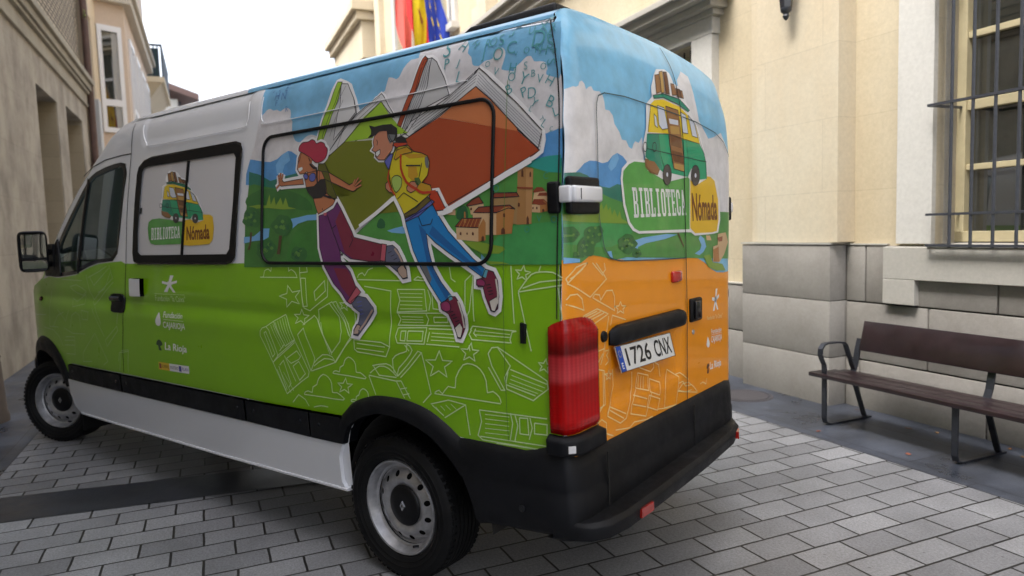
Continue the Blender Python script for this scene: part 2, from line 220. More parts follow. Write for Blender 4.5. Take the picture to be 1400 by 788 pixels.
S|printed_woman_figure|s|white|12|400|0|814,1888 843,1870
S|printed_woman_figure|s|ink|15|135|0|814,1888 843,1870
S|printed_woman_figure|s|skin|16|95|0|814,1888 843,1870
S|printed_woman_figure|s|ink|15|120|0|240,1850 222,1875
S|printed_woman_figure|s|skin|16|82|0|240,1850 222,1875
S|printed_woman_figure|s|ink|15|120|0|231,1849 199,1882
S|printed_woman_figure|s|skin|16|82|0|231,1849 199,1882
S|printed_woman_figure|s|ink|15|120|0|221,1845 178,1869
S|printed_woman_figure|s|skin|16|82|0|221,1845 178,1869
S|printed_woman_figure|s|ink|15|120|0|219,1835 179,1846
S|printed_woman_figure|s|skin|16|82|0|219,1835 179,1846
S|printed_woman_figure|s|ink|17|30|0|653,1999 658,1992
F|printed_woman_figure|s|pants|14|0|1|488,1715 446,1723 376,1747 349,1777 321,1744 239,1632 225,1606 122,1587 47,1573 4,1569 9,1494 120,1493 250,1506 304,1533 324,1546 317,1498 250,1445 210,1376 204,1350 252,1292 278,1304 318,1347 372,1386 442,1470 479,1561
S|printed_woman_figure|s|ink|16|35|1|488,1715 446,1723 376,1747 349,1777 321,1744 239,1632 225,1606 122,1587 47,1573 4,1569 9,1494 120,1493 250,1506 304,1533 324,1546 317,1498 250,1445 210,1376 204,1350 252,1292 278,1304 318,1347 372,1386 442,1470 479,1561
S|printed_woman_figure|s|white|12|360|1|488,1715 446,1723 376,1747 349,1777 321,1744 239,1632 225,1606 122,1587 47,1573 4,1569 9,1494 120,1493 250,1506 304,1533 324,1546 317,1498 250,1445 210,1376 204,1350 252,1292 278,1304 318,1347 372,1386 442,1470 479,1561
F|printed_woman_figure|s|pantsmg|15|0|1|321,1744 245,1632 225,1606 122,1587 34,1572 15,1498 120,1495 230,1506 290,1533 361,1684
F|printed_woman_figure|s|pantsmg|15|0|1|372,1462 276,1458 223,1402 208,1359 245,1314 317,1374
F|printed_woman_figure|s|cuff|17|0|1|32,1573 2,1569 11,1494 43,1498
S|printed_woman_figure|s|ink|18|35|1|32,1573 2,1569 11,1494 43,1498
S|printed_woman_figure|s|white|12|360|1|32,1573 2,1569 11,1494 43,1498
F|printed_woman_figure|s|cuff|17|0|1|204,1376 174,1351 245,1292 272,1304
S|printed_woman_figure|s|ink|18|35|1|204,1376 174,1351 245,1292 272,1304
S|printed_woman_figure|s|white|12|360|1|204,1376 174,1351 245,1292 272,1304
F|printed_woman_figure|s|shoeg|16|0|1|0,1563 -38,1566 -68,1547 -98,1506 -127,1457 -133,1421 -104,1416 -75,1444 -27,1473 11,1494
S|printed_woman_figure|s|ink|18|35|1|0,1563 -38,1566 -68,1547 -98,1506 -127,1457 -133,1421 -104,1416 -75,1444 -27,1473 11,1494
S|printed_woman_figure|s|white|12|360|1|0,1563 -38,1566 -68,1547 -98,1506 -127,1457 -133,1421 -104,1416 -75,1444 -27,1473 11,1494
F|printed_woman_figure|s|toe|17|0|1|-69,1461 -98,1482 -127,1457 -131,1425 -104,1418 -77,1440
S|printed_woman_figure|s|ink|18|35|1|-69,1461 -98,1482 -127,1457 -131,1425 -104,1418 -77,1440
F|printed_woman_figure|s|shoeg|16|0|1|198,1333 140,1326 91,1281 91,1264 137,1214 199,1145 232,1148 228,1174 202,1211 187,1255 232,1279 245,1305
S|printed_woman_figure|s|ink|18|35|1|198,1333 140,1326 91,1281 91,1264 137,1214 199,1145 232,1148 228,1174 202,1211 187,1255 232,1279 245,1305
S|printed_woman_figure|s|white|12|360|1|198,1333 140,1326 91,1281 91,1264 137,1214 199,1145 232,1148 228,1174 202,1211 187,1255 232,1279 245,1305
F|printed_woman_figure|s|toe|17|0|1|218,1197 190,1194 198,1154 229,1150 233,1170
S|printed_woman_figure|s|ink|18|35|1|218,1197 190,1194 198,1154 229,1150 233,1170
S|printed_woman_figure|s|toe|19|100|0|97,1272 137,1232 191,1172
S|printed_woman_figure|s|toe|19|100|0|-50,1551 -80,1522 -110,1473
S|printed_woman_figure|s|bluehp|19|40|0|202,1302 170,1308
S|printed_woman_figure|s|bluehp|19|40|0|198,1283 168,1289
S|printed_woman_figure|s|bluehp|19|40|0|195,1264 166,1270
S|printed_woman_figure|s|bluehp|19|40|0|192,1245 164,1251
S|printed_woman_figure|s|ink|19|30|0|-9,1531 -32,1539
S|printed_woman_figure|s|ink|19|30|0|-27,1516 -51,1524
S|printed_woman_figure|s|ink|19|30|0|-45,1501 -68,1509
S|printed_woman_figure|s|ink|19|30|0|-63,1486 -86,1495
S|printed_woman_figure|s|ink|18|40|0|420,1717 388,1654 318,1533
S|printed_woman_figure|s|ink|18|40|0|388,1649 354,1666
S|printed_woman_figure|s|ink|18|40|0|245,1615 232,1593 257,1559
F|printed_woman_figure|s|cuff|18|0|1|453,1728 424,1729 428,1715 445,1714
F|printed_man_figure|s|jeans|14|0|1|-114,1669 -173,1694 -277,1735 -309,1692 -370,1620 -440,1561 -507,1506 -573,1464 -564,1428 -480,1474 -382,1525 -296,1574 -244,1612 -255,1555 -282,1473 -333,1406 -393,1348 -333,1320 -272,1390 -209,1472 -165,1541
S|printed_man_figure|s|ink|16|35|1|-114,1669 -173,1694 -277,1735 -309,1692 -370,1620 -440,1561 -507,1506 -573,1464 -564,1428 -480,1474 -382,1525 -296,1574 -244,1612 -255,1555 -282,1473 -333,1406 -393,1348 -333,1320 -272,1390 -209,1472 -165,1541
S|printed_man_figure|s|white|12|360|1|-114,1669 -173,1694 -277,1735 -309,1692 -370,1620 -440,1561 -507,1506 -573,1464 -564,1428 -480,1474 -382,1525 -296,1574 -244,1612 -255,1555 -282,1473 -333,1406 -393,1348 -333,1320 -272,1390 -209,1472 -165,1541
F|printed_man_figure|s|jeansdk|15|0|1|-195,1655 -238,1624 -260,1540 -292,1458 -383,1348 -363,1333 -303,1406 -251,1480 -229,1556
F|printed_man_figure|s|jeansdk|15|0|1|-279,1645 -361,1584 -460,1517 -555,1453 -559,1435 -460,1495 -342,1562 -259,1612
F|printed_man_figure|s|greyp|16|0|1|-214,1476 -246,1476 -277,1420 -267,1401 -230,1442
F|printed_man_figure|s|shoem|16|0|1|-383,1348 -412,1349 -436,1321 -458,1263 -457,1219 -438,1175 -419,1176 -400,1216 -372,1274 -332,1294 -328,1316 -353,1329
S|printed_man_figure|s|ink|18|35|1|-383,1348 -412,1349 -436,1321 -458,1263 -457,1219 -438,1175 -419,1176 -400,1216 -372,1274 -332,1294 -328,1316 -353,1329
S|printed_man_figure|s|white|12|340|1|-383,1348 -412,1349 -436,1321 -458,1263 -457,1219 -438,1175 -419,1176 -400,1216 -372,1274 -332,1294 -328,1316 -353,1329
F|printed_man_figure|s|toelt|17|0|1|-398,1216 -430,1240 -444,1218 -436,1178 -419,1179
S|printed_man_figure|s|ink|18|35|1|-398,1216 -430,1240 -444,1218 -436,1178 -419,1179
F|printed_man_figure|s|shoem|16|0|1|-573,1464 -614,1454 -636,1419 -643,1356 -636,1307 -618,1294 -600,1299 -573,1354 -560,1396 -527,1399 -527,1421 -555,1428
S|printed_man_figure|s|ink|18|35|1|-573,1464 -614,1454 -636,1419 -643,1356 -636,1307 -618,1294 -600,1299 -573,1354 -560,1396 -527,1399 -527,1421 -555,1428
S|printed_man_figure|s|white|12|340|1|-573,1464 -614,1454 -636,1419 -643,1356 -636,1307 -618,1294 -600,1299 -573,1354 -560,1396 -527,1399 -527,1421 -555,1428
F|printed_man_figure|s|toelt|17|0|1|-593,1337 -632,1356 -638,1328 -622,1296 -605,1299
S|printed_man_figure|s|ink|18|35|1|-593,1337 -632,1356 -638,1328 -622,1296 -605,1299
F|printed_man_figure|s|shoepk|17|0|1|-333,1320 -347,1327 -363,1329 -375,1324 -383,1315 -386,1301 -382,1289 -368,1284 -352,1284 -340,1287 -332,1294 -329,1308
S|printed_man_figure|s|ink|18|35|1|-333,1320 -347,1327 -363,1329 -375,1324 -383,1315 -386,1301 -382,1289 -368,1284 -352,1284 -340,1287 -332,1294 -329,1308
F|printed_man_figure|s|shoepk|17|0|1|-527,1417 -537,1423 -550,1425 -562,1421 -571,1414 -573,1405 -569,1397 -553,1392 -536,1392 -528,1404
S|printed_man_figure|s|ink|18|35|1|-527,1417 -537,1423 -550,1425 -562,1421 -571,1414 -573,1405 -569,1397 -553,1392 -536,1392 -528,1404
S|printed_man_figure|s|ink|18|40|0|-377,1281 -400,1288
S|printed_man_figure|s|ink|18|40|0|-578,1400 -600,1404
S|printed_man_figure|s|ink|18|40|0|-387,1268 -410,1276
S|printed_man_figure|s|ink|18|40|0|-582,1388 -605,1392
S|printed_man_figure|s|ink|18|40|0|-396,1256 -419,1263
S|printed_man_figure|s|ink|18|40|0|-587,1375 -610,1379
S|printed_man_figure|s|ink|18|40|0|-406,1243 -429,1250
S|printed_man_figure|s|ink|18|40|0|-591,1362 -614,1367
S|printed_man_figure|s|toelt|18|80|0|-427,1331 -448,1277 -453,1219
S|printed_man_figure|s|toelt|18|80|0|-627,1426 -638,1370 -636,1328
S|printed_man_figure|s|cuffb|17|200|0|-379,1354 -388,1334
S|printed_man_figure|s|cuffb|17|200|0|-577,1464 -566,1432
S|printed_man_figure|s|ink|17|40|0|-195,1689 -217,1647 -269,1653 -279,1675
F|printed_man_figure|s|jacket|14|0|1|-32,1975 -62,2000 -123,2000 -158,1970 -209,1959 -242,1944 -256,1914 -245,1861 -213,1833 -263,1818 -276,1788 -247,1772 -182,1733 -105,1700 -87,1731 -42,1783 -18,1846 -7,1890 -19,1939
S|printed_man_figure|s|ink|17|35|1|-32,1975 -62,2000 -123,2000 -158,1970 -209,1959 -242,1944 -256,1914 -245,1861 -213,1833 -263,1818 -276,1788 -247,1772 -182,1733 -105,1700 -87,1731 -42,1783 -18,1846 -7,1890 -19,1939
F|printed_man_figure|s|jackor|15|0|1|-126,1912 -177,1902 -187,1865 -162,1843 -196,1834 -267,1815 -272,1788 -214,1780 -189,1793 -162,1837 -127,1863
F|printed_man_figure|s|jackor|15|0|1|-89,1964 -217,1956 -234,1939 -133,1942
F|printed_man_figure|s|patch|16|0|1|-26,1864 -42,1873 -61,1874 -77,1868 -88,1857 -90,1841 -85,1823 -71,1807 -55,1798 -42,1808 -32,1827 -25,1847
S|printed_man_figure|s|ink|17|35|1|-26,1864 -42,1873 -61,1874 -77,1868 -88,1857 -90,1841 -85,1823 -71,1807 -55,1798 -42,1808 -32,1827 -25,1847
F|printed_man_figure|s|greyp|16|0|1|-230,1942 -239,1941 -247,1932 -250,1914 -250,1896 -244,1891 -236,1894 -230,1907 -227,1922 -227,1934
F|printed_man_figure|s|jackor|16|0|1|-37,1950 -53,1986 -114,1995 -141,1980 -150,1968 -89,1964 -46,1943
S|printed_man_figure|s|ink|17|35|1|-37,1950 -53,1986 -114,1995 -141,1980 -150,1968 -89,1964 -46,1943
F|printed_man_figure|s|bagred|15|0|1|-272,1788 -304,1789 -345,1726 -361,1710 -298,1707 -256,1771
S|printed_man_figure|s|ink|17|35|1|-272,1788 -304,1789 -345,1726 -361,1710 -298,1707 -256,1771
S|printed_man_figure|s|white|12|300|1|-272,1788 -304,1789 -345,1726 -361,1710 -298,1707 -256,1771
F|printed_man_figure|s|black|15|0|1|-39,2018 -47,2042 -78,2048 -104,2036 -118,2010
F|printed_man_figure|s|bagred|16|0|1|-26,2010 -34,2021 -114,2014 -118,2004 -53,1998
S|printed_man_figure|s|ink|17|35|1|-26,2010 -34,2021 -114,2014 -118,2004 -53,1998
F|printed_man_figure|s|bluehp|14|0|1|26,1943 -14,1974 -32,1969 -2,1903
S|printed_man_figure|s|ink|16|35|1|26,1943 -14,1974 -32,1969 -2,1903
F|printed_man_figure|s|skin2|15|0|1|95,2063 68,2082 13,2082 -11,2039 -34,2018 -22,1988 26,1949 63,1952 87,1970 83,1986 112,2001 98,2015 104,2038
S|printed_man_figure|s|ink|17|35|1|95,2063 68,2082 13,2082 -11,2039 -34,2018 -22,1988 26,1949 63,1952 87,1970 83,1986 112,2001 98,2015 104,2038
S|printed_man_figure|s|white|12|200|1|95,2063 68,2082 13,2082 -11,2039 -34,2018 -22,1988 26,1949 63,1952 87,1970 83,1986 112,2001 98,2015 104,2038
F|printed_man_figure|s|black|16|0|1|133,2115 97,2104 41,2107 -13,2104 -50,2082 -53,2047 -34,2028 -12,2027 7,2047 13,2079 59,2084 100,2066 137,2061 116,2074 117,2094
S|printed_man_figure|s|ink|17|35|1|133,2115 97,2104 41,2107 -13,2104 -50,2082 -53,2047 -34,2028 -12,2027 7,2047 13,2079 59,2084 100,2066 137,2061 116,2074 117,2094
F|printed_man_figure|s|greyp|17|0|1|8,2063 -42,2055 -30,2028 -8,2018 7,2041
F|printed_man_figure|s|teeth|16|0|1|88,1989 56,1999 55,1980 73,1966 84,1976
S|printed_man_figure|s|ink|17|35|1|88,1989 56,1999 55,1980 73,1966 84,1976
S|printed_man_figure|s|ink|17|40|0|80,2045 73,2032 77,2020
F|printed_man_figure|s|skin2|16|0|1|-120,1818 -145,1841 -179,1839 -192,1823 -172,1800 -146,1792 -124,1803
S|printed_man_figure|s|ink|17|35|1|-120,1818 -145,1841 -179,1839 -192,1823 -172,1800 -146,1792 -124,1803
F|printed_man_figure|s|greendk|17|0|1|-166,1855 -195,1856 -208,1834 -188,1817 -171,1836
F|printed_man_figure|s|skin2|15|0|1|14,1842 -8,1853 -18,1815 -37,1798 -10,1803 13,1820
S|printed_man_figure|s|ink|17|35|1|14,1842 -8,1853 -18,1815 -37,1798 -10,1803 13,1820
S|printed_man_figure|s|bagred|18|120|0|-80,1965 -79,1938 -82,1903 -97,1870 -119,1840 -149,1820 -180,1806 -200,1794 -222,1788 -262,1788 -296,1790
S|printed_man_figure|s|bagred|17|80|0|-7,1903 1,1866 -14,1828 -51,1782
S|printed_man_figure|s|ink|17|60|0|-113,1913 -202,1906
S|printed_man_figure|s|ink|17|40|0|-64,1769 -103,1795 -190,1751
S|printed_man_figure|s|ink|17|40|0|-210,1917 -195,1858
F|printed_man_figure|s|beltd|16|0|1|-105,1700 -182,1727 -247,1772 -268,1753 -182,1703 -114,1681
S|printed_man_figure|s|ink|17|35|1|-105,1700 -182,1727 -247,1772 -268,1753 -182,1703 -114,1681
F|printed_man_figure|s|bluehp|15|0|1|-110,1688 -182,1703 -272,1756 -289,1746 -199,1690 -114,1666
S|printed_man_figure|s|ink|17|35|1|-110,1688 -182,1703 -272,1756 -289,1746 -199,1690 -114,1666
S|printed_man_figure|s|white|18|180|0|188,1656 84,1707 -42,1775 -69,1738 -97,1694 -113,1645
S|printed_man_figure|s|white|18|180|0|-310,1695 -346,1697 -392,1709
S|printed_man_figure|s|ink|11|32|0|-431,2232 -506,2277 -577,2221 -711,2107 -836,1986 -829,1965 -820,1928
S|white_line_drawings|s|doodle|2|46|0|989,1408 974,1408 958,1411 954,1425 949,1441 932,1449 914,1452 902,1444 892,1440 888,1460 886,1482
S|white_line_drawings|s|doodle|2|46|0|740,1482 740,1462 737,1443 728,1446 716,1451 700,1445 684,1436 674,1425 669,1415
S|white_line_drawings|s|doodle|2|46|0|989,1407 664,1411
S|white_line_drawings|s|doodle|2|46|1|746,1368 708,1335 642,1345 683,1312 652,1277 714,1288 762,1256 758,1297 821,1312 754,1327
S|white_line_drawings|s|doodle|2|46|1|639,1249 628,1222 583,1220 622,1202 616,1174 651,1191 694,1175 675,1203 707,1221 660,1222
S|white_line_drawings|s|doodle|2|46|0|645,1473 591,1473 583,1440 645,1435 645,1473
S|white_line_drawings|s|doodle|2|46|0|637,1408 599,1408 590,1268 626,1264 637,1408
S|white_line_drawings|s|doodle|2|46|0|648,1473 642,1406 631,1329 618,1257 573,1245 428,1321 417,1474
S|white_line_drawings|s|doodle|2|46|0|531,1342 449,1398 442,1349 522,1299 531,1342
S|white_line_drawings|s|doodle|2|46|0|999,1118 980,1135 945,1145 920,1128 857,1000 867,979 904,955 1002,1092 999,1118
S|white_line_drawings|s|doodle|2|46|0|965,1110 947,1118 882,1003 904,984 965,1110
S|white_line_drawings|s|doodle|2|46|0|945,1145 882,1176 792,1061 838,1022
S|white_line_drawings|s|doodle|2|46|0|882,1176 780,1216 700,1092 785,1051 882,1176
S|white_line_drawings|s|doodle|2|30|0|904,1154 820,1034
S|white_line_drawings|s|doodle|2|30|0|885,1162 802,1041
S|white_line_drawings|s|doodle|2|30|0|866,1171 785,1048
S|white_line_drawings|s|doodle|2|30|0|847,1179 768,1056
S|white_line_drawings|s|doodle|2|30|0|828,1187 751,1063
S|white_line_drawings|s|doodle|2|30|0|809,1195 734,1070
S|white_line_drawings|s|doodle|2|30|0|790,1203 718,1077
S|white_line_drawings|s|doodle|2|46|0|904,955 848,1001 786,1036 700,1087 598,934 608,908 667,877 799,797 904,955
S|white_line_drawings|s|doodle|2|46|0|855,939 796,818
S|white_line_drawings|s|doodle|2|46|0|846,945 810,974 758,858 777,835
S|white_line_drawings|s|doodle|2|46|0|783,986 690,1034 661,1007 678,990 745,964 783,986
S|white_line_drawings|s|doodle|2|46|0|730,951 679,980 630,921 682,881 730,951
S|white_line_drawings|s|doodle|2|46|0|798,1000 715,872
S|white_line_drawings|s|doodle|2|46|0|867,979 787,1026 701,1077
S|white_line_drawings|s|doodle|2|30|0|817,912 738,819
S|white_line_drawings|s|doodle|2|30|0|835,900 764,806
S|white_line_drawings|s|doodle|2|30|0|874,922 805,812
S|white_line_drawings|s|doodle|2|46|0|671,1119 624,1156 545,1007 555,982 582,940 671,1119
S|white_line_drawings|s|doodle|2|46|0|631,1170 597,1192 559,1212 543,1223 522,1208 462,1122 409,1037
S|white_line_drawings|s|doodle|2|46|0|504,1253 415,1289 353,1227 329,1155 339,1108 408,1047 507,1191 504,1253
S|white_line_drawings|s|doodle|2|46|0|415,1289 393,1297 312,1202 261,1132 290,1102 383,1002 574,941
S|white_line_drawings|s|doodle|2|46|0|386,1295 364,1300 285,1194 247,1128
S|white_line_drawings|s|doodle|2|46|0|555,982 523,1007 482,1031 443,1034 410,1028 395,1014 390,1001
S|white_line_drawings|s|doodle|2|46|0|556,967 517,990 469,1013 427,1014 397,1010
S|white_line_drawings|s|doodle|2|46|0|390,1001 320,1072 254,1128
S|white_line_drawings|s|doodle|2|30|0|492,1192 423,1036
S|white_line_drawings|s|doodle|2|30|0|358,1282 312,1211 274,1140
S|white_line_drawings|s|doodle|2|46|1|293,1311 289,1293 260,1289 287,1279 285,1260 306,1273 333,1264 319,1282 338,1296 309,1294
S|white_line_drawings|s|doodle|2|46|0|232,1323 237,1079 218,1067 23,1060 -5,1106 -20,1361 158,1378
S|white_line_drawings|s|doodle|2|46|0|234,1124 50,1124 -9,1107
S|white_line_drawings|s|doodle|2|40|0|215,1108 26,1104
S|white_line_drawings|s|doodle|2|40|0|223,1084 34,1081
S|white_line_drawings|s|doodle|2|46|0|204,1417 202,1424 197,1431 184,1437 171,1440 162,1432 155,1427 144,1439 131,1454 114,1460 99,1463
S|white_line_drawings|s|doodle|2|46|0|204,1408 -82,1408
S|white_line_drawings|s|doodle|2|46|0|410,945 408,949 404,954 395,958 384,960 371,958 360,957 356,967 353,980 341,986 328,992 322,1003 316,1016 303,1028 286,1036 270,1033 254,1025 244,1016 238,1003 237,984 236,968 224,967 208,968 193,962 180,955 168,948 174,942 224,942 290,944 357,944 410,945
S|white_line_drawings|s|doodle|2|46|0|652,811 649,817 643,824 632,829 617,833 600,830 585,829 581,842 576,858 559,866 542,875 535,890 526,905 508,921 487,932 465,929 446,920 433,908 425,892 425,869 424,849 408,848 388,850 368,843 351,835 337,826 344,819 408,816 494,815 582,813 652,811
S|white_line_drawings|s|doodle|2|46|1|316,930 308,904 267,905 303,886 299,859 330,873 369,856 350,884 379,900 337,903
S|white_line_drawings|s|doodle|2|46|0|288,820 287,823 284,827 277,830 269,832 259,831 251,830 249,838 246,848 237,853 227,858 223,867 218,876 208,886 196,892 183,891 172,886 164,879 160,869 160,855 159,843 150,842 138,843 126,840 117,834 108,829 113,825 150,823 199,822 249,821 288,820
S|white_line_drawings|s|doodle|2|46|0|756,756 700,804 647,785 620,753
S|white_line_drawings|s|doodle|2|46|0|582,753 558,760 526,767 493,769 467,768
S|white_line_drawings|s|doodle|2|46|0|111,1008 90,984 76,969 -38,970
S|white_line_drawings|s|doodle|2|46|0|138,973 109,993 72,1012 41,1014 11,1007 -18,991 -39,975
S|white_line_drawings|s|doodle|2|46|0|119,1010 74,1020 25,1027 -1,1022 -19,1010 -35,992 -46,976
S|white_line_drawings|s|doodle|2|46|0|147,962 -30,953 -67,957
S|white_line_drawings|s|doodle|2|46|0|-25,990 -19,1019 -19,1052 -40,1070 -68,1082 -93,1089 -113,1096 -116,1114 -117,1128 -136,1121 -149,1104 -135,1084 -110,1060 -82,1036 -56,1014 -48,994 -47,981
S|white_line_drawings|s|doodle|2|46|0|-46,976 -108,1029 -184,1102 -205,1097 -122,1020 -64,972
S|white_line_drawings|s|doodle|2|46|0|147,959 107,873
S|white_line_drawings|s|doodle|2|46|0|-37,951 -83,880
S|white_line_drawings|s|doodle|2|46|0|-67,957 -119,882
S|white_line_drawings|s|doodle|2|46|0|-205,1097 -249,920 -197,873
S|white_line_drawings|s|doodle|2|46|0|-57,919 -101,929
S|white_line_drawings|s|doodle|2|46|0|-72,894 -114,904
S|white_line_drawings|s|doodle|2|46|1|-312,1114 -327,1074 -384,1075 -336,1046 -347,1004 -301,1026 -249,998 -270,1042 -227,1067 -286,1072
S|white_line_drawings|s|doodle|2|46|1|-490,1160 -498,1133 -534,1132 -503,1114 -508,1087 -480,1102 -447,1086 -461,1114 -435,1132 -472,1133
S|white_line_drawings|s|doodle|2|46|0|-272,928 -284,936 -298,941 -307,933 -317,928 -333,946 -352,964 -374,962 -391,962 -394,980 -398,1007 -417,1038 -442,1065 -467,1073 -492,1072 -515,1066 -534,1054 -551,1034 -562,1009 -564,983 -566,962 -579,965 -596,970 -613,962 -627,951 -633,938 -635,928
S|white_line_drawings|s|doodle|2|46|0|-269,923 -633,924
S|white_line_drawings|s|doodle|2|46|0|-579,1124 -598,1149 -628,1153 -862,1041 -866,1010 -839,990
S|white_line_drawings|s|doodle|2|46|0|-579,1124 -595,1074 -656,982 -638,980 -577,1068
S|white_line_drawings|s|doodle|2|46|0|-628,1151 -688,1083 -658,1033 -667,988
S|white_line_drawings|s|doodle|2|46|0|-688,1069 -862,1028
S|white_line_drawings|s|doodle|2|46|0|-667,988 -795,957 -823,979 -839,990
S|white_line_drawings|s|doodle|2|46|0|-676,1058 -662,1006 -806,977
S|white_line_drawings|s|doodle|2|30|0|-693,1046 -851,1013
S|white_line_drawings|s|doodle|2|30|0|-686,1029 -840,998
S|white_line_drawings|s|doodle|2|30|0|-680,1013 -818,987
S|white_line_drawings|s|doodle|2|46|1|-861,1126 -864,1107 -887,1104 -866,1093 -867,1073 -850,1086 -828,1076 -840,1095 -824,1109 -848,1108
S|white_line_drawings|s|doodle|2|46|0|-245,874 -348,904 -445,896 -322,823
S|white_line_drawings|s|doodle|2|46|0|-445,896 -461,768
S|white_line_drawings|s|doodle|2|30|0|-272,865 -291,849
S|white_line_drawings|s|doodle|2|30|0|-302,873 -325,856
S|white_line_drawings|s|doodle|2|30|0|-332,881 -359,862
S|white_line_drawings|s|doodle|2|30|0|-362,889 -392,869
S|white_line_drawings|s|doodle|2|46|0|-252,870 -317,832
S|white_line_drawings|s|doodle|2|46|0|-519,884 -856,893
S|white_line_drawings|s|doodle|2|46|0|-519,884 -528,837 -505,775 -528,759 -855,766
S|white_line_drawings|s|doodle|2|30|0|-548,869 -673,875
S|white_line_drawings|s|doodle|2|30|0|-547,850 -672,856
S|white_line_drawings|s|doodle|2|30|0|-546,830 -671,837
S|white_line_drawings|s|doodle|2|30|0|-544,810 -670,818
S|white_line_drawings|s|doodle|2|30|0|-543,791 -668,799
S|white_line_drawings|s|doodle|2|46|0|-680,892 -689,851 -673,782
S|white_line_drawings|s|doodle|2|46|0|-702,890 -714,845 -696,781
S|white_line_drawings|s|doodle|2|46|0|-724,879 -764,882 -766,816 -723,814 -724,879
S|white_line_drawings|s|doodle|2|46|0|-775,886 -784,846 -767,797
S|white_line_drawings|s|doodle|2|46|0|-796,868 -855,870 -853,829 -794,825 -796,868
S|white_line_drawings|s|doodle|2|46|0|-517,772 -856,784
S|white_line_drawings|s|doodle|2|30|0|-601,756 -850,765
S|white_line_drawings|s|doodle|2|46|0|-60,1369 -229,1373 -240,1281 -56,1268 -77,1322 -60,1369
S|white_line_drawings|s|doodle|2|30|0|-78,1352 -216,1354
S|white_line_drawings|s|doodle|2|30|0|-77,1335 -216,1338
S|white_line_drawings|s|doodle|2|30|0|-77,1318 -215,1321
S|white_line_drawings|s|doodle|2|30|0|-77,1301 -215,1304
S|white_line_drawings|s|doodle|2|30|0|-76,1283 -215,1288
S|white_line_drawings|s|doodle|2|46|0|-248,1373 -266,1328 -253,1282
S|white_line_drawings|s|doodle|2|46|0|-267,1369 -347,1369
S|white_line_drawings|s|doodle|2|46|0|-273,1356 -278,1292 -322,1289
S|white_line_drawings|s|doodle|2|46|0|-55,1263 -459,1280
S|white_line_drawings|s|doodle|2|46|0|-62,1259 -75,1236 -56,1208 -423,1225 -430,1276
S|white_line_drawings|s|doodle|2|30|0|-82,1248 -214,1252
S|white_line_drawings|s|doodle|2|30|0|-82,1235 -214,1240
S|white_line_drawings|s|doodle|2|30|0|-81,1223 -213,1228
S|white_line_drawings|s|doodle|2|46|0|-234,1267 -246,1244 -232,1218
S|white_line_drawings|s|doodle|2|46|0|-278,1255 -358,1259 -357,1237 -277,1232 -278,1255
S|white_line_drawings|s|doodle|2|46|0|-56,1196 -44,1157 -57,1129 -223,1136 -232,1207 -56,1196
S|white_line_drawings|s|doodle|2|46|0|-77,1183 -107,1185 -105,1142 -75,1142 -77,1183
S|white_line_drawings|s|doodle|2|46|0|-120,1186 -212,1190 -210,1148 -118,1143 -120,1186
S|white_line_drawings|s|doodle|2|46|0|-244,1203 -422,1209
S|white_line_drawings|s|doodle|2|46|0|-235,1137 -426,1139
S|white_line_drawings|s|doodle|2|46|0|-250,1189 -242,1147
S|white_line_drawings|s|doodle|2|30|0|-263,1186 -398,1188
S|white_line_drawings|s|doodle|2|30|0|-262,1171 -397,1173
S|white_line_drawings|s|doodle|2|30|0|-262,1156 -397,1159
S|white_line_drawings|s|doodle|2|46|0|-486,1213 -474,1194 -491,1174 -695,1175 -690,1187 -701,1218 -722,1223 -493,1229 -481,1213
S|white_line_drawings|s|doodle|2|30|0|-504,1210 -690,1208
S|white_line_drawings|s|doodle|2|30|0|-501,1194 -690,1196
S|white_line_drawings|s|doodle|2|46|0|-509,1219 -498,1200 -514,1187
S|white_line_drawings|s|doodle|2|46|0|-460,1414 -506,1450 -482,1292 -458,1256 -460,1414
S|white_line_drawings|s|doodle|2|46|0|-500,1441 -504,1249
S|white_line_drawings|s|doodle|2|46|0|-696,1477 -712,1252
S|white_line_drawings|s|doodle|2|46|0|-164,1413 -176,1421 -190,1428 -204,1423 -216,1423 -224,1448 -229,1474
S|white_line_drawings|s|doodle|2|46|0|-164,1413 -292,1409
S|white_line_drawings|s|doodle|2|46|0|-371,1479 -383,1422 -407,1409
S|white_line_drawings|s|doodle|2|46|1|-759,1479 -765,1458 -792,1454 -768,1443 -772,1421 -751,1435 -726,1426 -738,1446 -718,1462 -746,1460
S|white_line_drawings|s|doodle|2|46|0|-733,1378 -741,1388 -754,1403 -773,1425 -794,1445 -813,1452 -834,1455 -863,1456 -892,1454 -917,1444 -934,1434
S|white_line_drawings|s|doodle|2|46|0|-733,1376 -804,1388 -934,1407
S|white_line_drawings|s|doodle|2|46|0|-754,1391 -788,1403 -834,1417 -890,1423 -934,1427
S|white_line_drawings|s|doodle|2|46|0|-838,1478 -829,1457
S|white_line_drawings|s|doodle|2|46|0|-733,1374 -792,1150
S|white_line_drawings|s|doodle|2|46|0|-916,1398 -934,1280
S|white_line_drawings|s|doodle|2|46|0|-479,1150 -484,1126
S|white_line_drawings|s|doodle|2|46|0|-104,1123 -129,1098
S|white_line_drawings|s|doodledk|2|50|0|3588,1350 3227,1348
S|white_line_drawings|s|doodledk|2|50|0|3833,1256 3911,973 3722,978
S|white_line_drawings|s|doodledk|2|50|0|3439,1300 3324,1316 3216,1293 3158,1269 3222,1241 3330,1257 3424,1287 3439,1300
S|white_line_drawings|s|doodledk|2|50|0|3416,1215 3409,1150 3199,1178 3175,1249 3338,1192 3416,1215
S|white_line_drawings|s|doodledk|2|50|0|3149,1390 3097,1277 3045,1215 2728,1372 2779,1462
S|white_line_drawings|s|doodledk|2|50|0|3090,1378 3021,1317 2779,1443
S|white_line_drawings|s|doodledk|2|50|0|3062,1202 3036,1178 2716,1348
